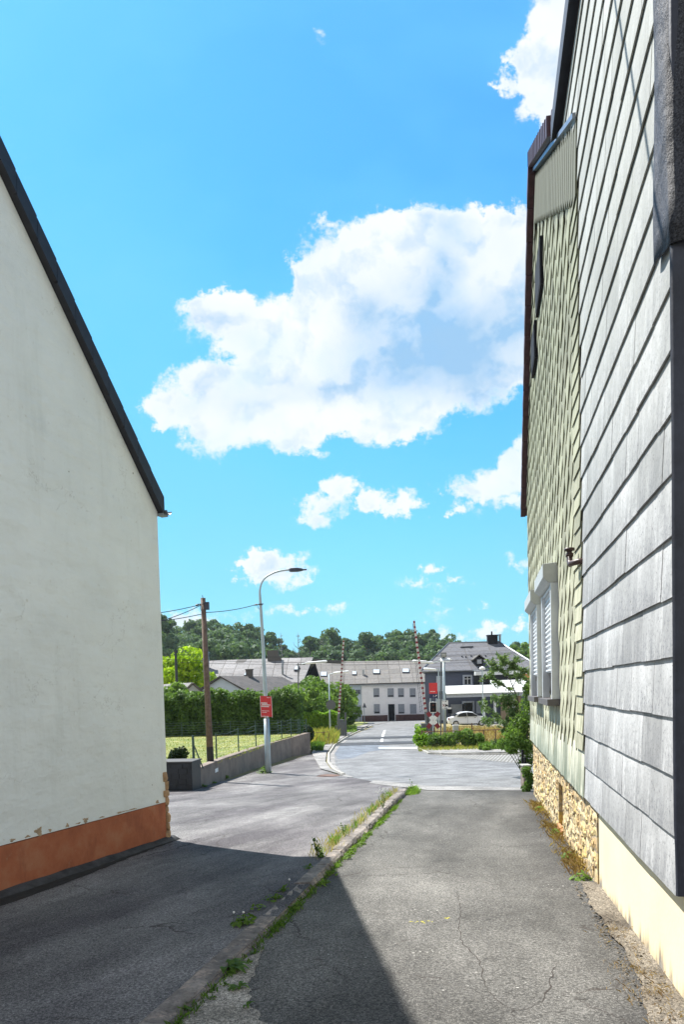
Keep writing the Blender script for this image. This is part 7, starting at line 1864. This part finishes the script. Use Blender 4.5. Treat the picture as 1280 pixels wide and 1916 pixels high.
vbush(893, 1374, 44.0, .6, 'leaf_mid', 1200, .09, 'light green low bush between the dark bush and the willow', 6)
vbush(812, 1374, 43.6, .4, 'leaf_hedge', 800, .09, 'dark small bush under the crossbuck', 7)
vbush(912, 1393, 40.6, .5, 'leaf_mid', 700, .08, 'small straggly bush on the pavement edge by the setts', 8)
weeds('verge_grass', 'sunlit dry yellow grass of the verge before the car', 4200, area_px(790, 985, 48, 72), .26, 'grass_dry', .045, .7, .45)
weeds('verge_grass', 'rusty yellow weeds of the verge', 1500, area_px(830, 960, 47, 66), .4, 'moss_brown', .045, .6, .55)
weeds('verge_grass', 'yellow green grass at the front edge of the verge', 3600, area_px(783, 985, 41.4, 45.5), .22, 'grass_yellow', .03, .6, .35)
weeds('verge_grass', 'green grass tufts near the willow', 1500, area_px(900, 980, 40.8, 44.5), .40, 'grass_green', .03, .6, .55)
weeds('verge_grass', 'grass growing through the far verge by the blue house', 1200, area_px(640, 668, 66, 84), .25, 'grass_green', .06, .6, .6)

# ================================================================== WILLOW AND GATE BESIDE THE TILE HOUSE
YV = 25.0
wb_ = onground(px_x(988, 1440, YV), YV); wr = empty('willow_tree', wb_, 'slender young willow tree leaning out beside the diamond tiled wall', 'tree')
mb = MB(); limbs = []
def VP(px, py, Y=YV): return P(px, py, Y)
spine = [wb_ - Vector((0, 0, .1)), VP(985, 1400), VP(978, 1345), VP(968, 1305), VP(955, 1272), VP(944, 1245)]
mb.tube(smooth_path(spine, 3), [.05 - .042 * i / 15 for i in range(16)], 8)
tips = [((978, 1345), (925, 1300)), ((982, 1370), (905, 1345)), ((985, 1400), (925, 1390)), ((980, 1350), (990, 1270)), ((968, 1305), (910, 1262)), ((960, 1285), (985, 1250)), ((985, 1405), (960, 1340)), ((985, 1390), (940, 1370)), ((955, 1272), (918, 1244)), ((950, 1262), (962, 1240)), ((984, 1390), (900, 1315)), ((975, 1330), (945, 1300)), ((985, 1400), (975, 1395)), ((980, 1360), (955, 1330))]
lv = Leaves(); rnd = random.Random(44)
for (a_, b_) in tips + [((944, 1245), (940, 1234))]:
    Yt = YV + rnd.uniform(-.6, .6); a3 = VP(*a_); b3 = VP(b_[0], b_[1], Yt); m_ = a3.lerp(b3, .5) + Vector((0, 0, .10)); mb.tube([a3, m_, b3], [.016, .010, .003], 5)
    for k in range(11):
        f = .30 + .7 * k / 10; c = a3.lerp(m_, min(1, f * 2)) if f < .5 else m_.lerp(b3, f * 2 - 1)
        e = c + Vector((rnd.uniform(-.32, .32), rnd.uniform(-.3, .3), rnd.uniform(-.25, .28))); mb.tube([c, e], [.004, .002], 3)
        n = 38; fr_ = NR.uniform(0, 1, n)[:, None]; pts = np.array(tuple(c)) * (1 - fr_) + np.array(tuple(e)) * fr_ + NR.normal(0, .035, (n, 3))
        lv.cards(pts, np.tile([0, -.3, .8], (n, 1)), .044, .5 + NR.normal(0, .25, n), aspect=3.4, jitter=1.0)
mb.build('trunk', M['bark'], wr, smooth=True); lv.build('crown', M['leaf_willow'], wr)
# denser leafy shrub at its foot
p_ = onground(px_x(984, 1430, 24), 24); r_ = empty('elder_shrub', p_, 'dense dark leafy shrub at the corner below the willow', 'shrub'); lv = Leaves(); mb = MB(); rnd = random.Random(61)
for (px, py, q, t_) in ((985, 1372, .34, .6), (975, 1392, .32, .45), (990, 1400, .28, .6), (958, 1380, .30, .5), (968, 1358, .34, .5), (988, 1345, .34, .6), (990, 1320, .30, .7), (982, 1425, .22, .3), (990, 1290, .2, .75), (945, 1392, .22, .5), (958, 1402, .2, .35)):
    c = P(px + rnd.uniform(-3, 3), py, 24 + rnd.uniform(-.5, .5)); lv.lobe(c, (q * 1.1, q, q * rnd.uniform(.7, 1.5)), 330, .05, t_ * .9, shell=.95, aspect=3.2, jitter=1.2); mb.tube([p_, c], [.018, .006], 5)
mb.build('stems', M['bark'], r_); lv.build('leaves', M['leaf_mid'], r_)
# gate post, stone pier, weeds
YQ = 22.0; g_ = onground(px_x(979, 1447, YQ), YQ); r_ = empty('gate_post', g_, 'thin black metal gate post at the corner of the tiled house', 'post')
mb = MB(); mb.cbox(g_, .06, .06, px_z(979, 1403, YQ) - g_.z); mb.cbox(g_ + Vector((.10, .1, 0)), .05, .05, .75); mb.tube([g_ + Vector((0, 0, .60)), g_ + Vector((.5, .3, .60))], .012, 5); mb.build('post', M['sig_black'], r_)
g_ = onground(px_x(988, 1474, 20.0), 20.2); r_ = empty('stone_pier', g_, 'low weathered grey pier against the tiled house with weeds at its foot', 'pier')
mb = MB(); mb.cbox(g_, .20, .35, px_z(988, 1433, 20.2) - g_.z); mb.build('body', M['conc_wall'], r_, bevel=.02); mb = MB(); mb.cbox(Vector((g_.x, g_.y, px_z(988, 1433, 20.2) + .002)), .24, .39, .04); mb.build('cap', M['conc_kerb'], r_, bevel=.01)
lv = Leaves(); r_ = empty('corner_weed', g_, 'bushy green weed at the foot of the low grey pier', 'weed')
for k in range(7): lv.lobe(P(989 + rnd.uniform(-5, 5), 1484 - k * 7, 19.3), .13, 130, .05, .5, shell=.7)
lv.build('leaves', M['leaf_hedge'], r_)

# ================================================================== OVERHEAD LINES OVER THE RAILWAY
zcw = [(1216, 51.0, .0), (1226, 51.0, .3), (1219, 57, .2), (1232, 57, .3)]
for i, (py, Y, s_) in enumerate(zcw):
    a = P(200, py + 2, Y); b = P(1100, py - 3, Y)
    cable(a, b, .5, .011, ['upper overhead line of the nearer railway track', 'contact wire of the nearer railway track', 'upper overhead line of the farther railway track', 'contact wire of the farther railway track'][i], n=30)
cable(P(640, 1222, 53), P(700, 1213, 70), .1, .012, 'slanting line above the white terrace roof', n=8)

# ================================================================== AIR
mb = MB(); mb.box((-950, -70, -2.5), (1900, 0, 0), (0, 2080, 0), (0, 0, 60))
hz_m = bpy.data.materials.new('summer_haze'); hz_m.use_nodes = True; ht = NT(hz_m.node_tree); ht.n.clear()
pv = ht.new('ShaderNodeVolumePrincipled'); pv.inputs['Color'].default_value = (0.75, 0.88, 1.0, 1); pv.inputs['Density'].default_value = 0.00014; pv.inputs['Anisotropy'].default_value = 0.3
ho = ht.new('ShaderNodeOutputMaterial'); ht.l.new(pv.outputs[0], ho.inputs['Volume'])
hzo = mb.build('haze', hz_m); tag(hzo, kind='stuff')
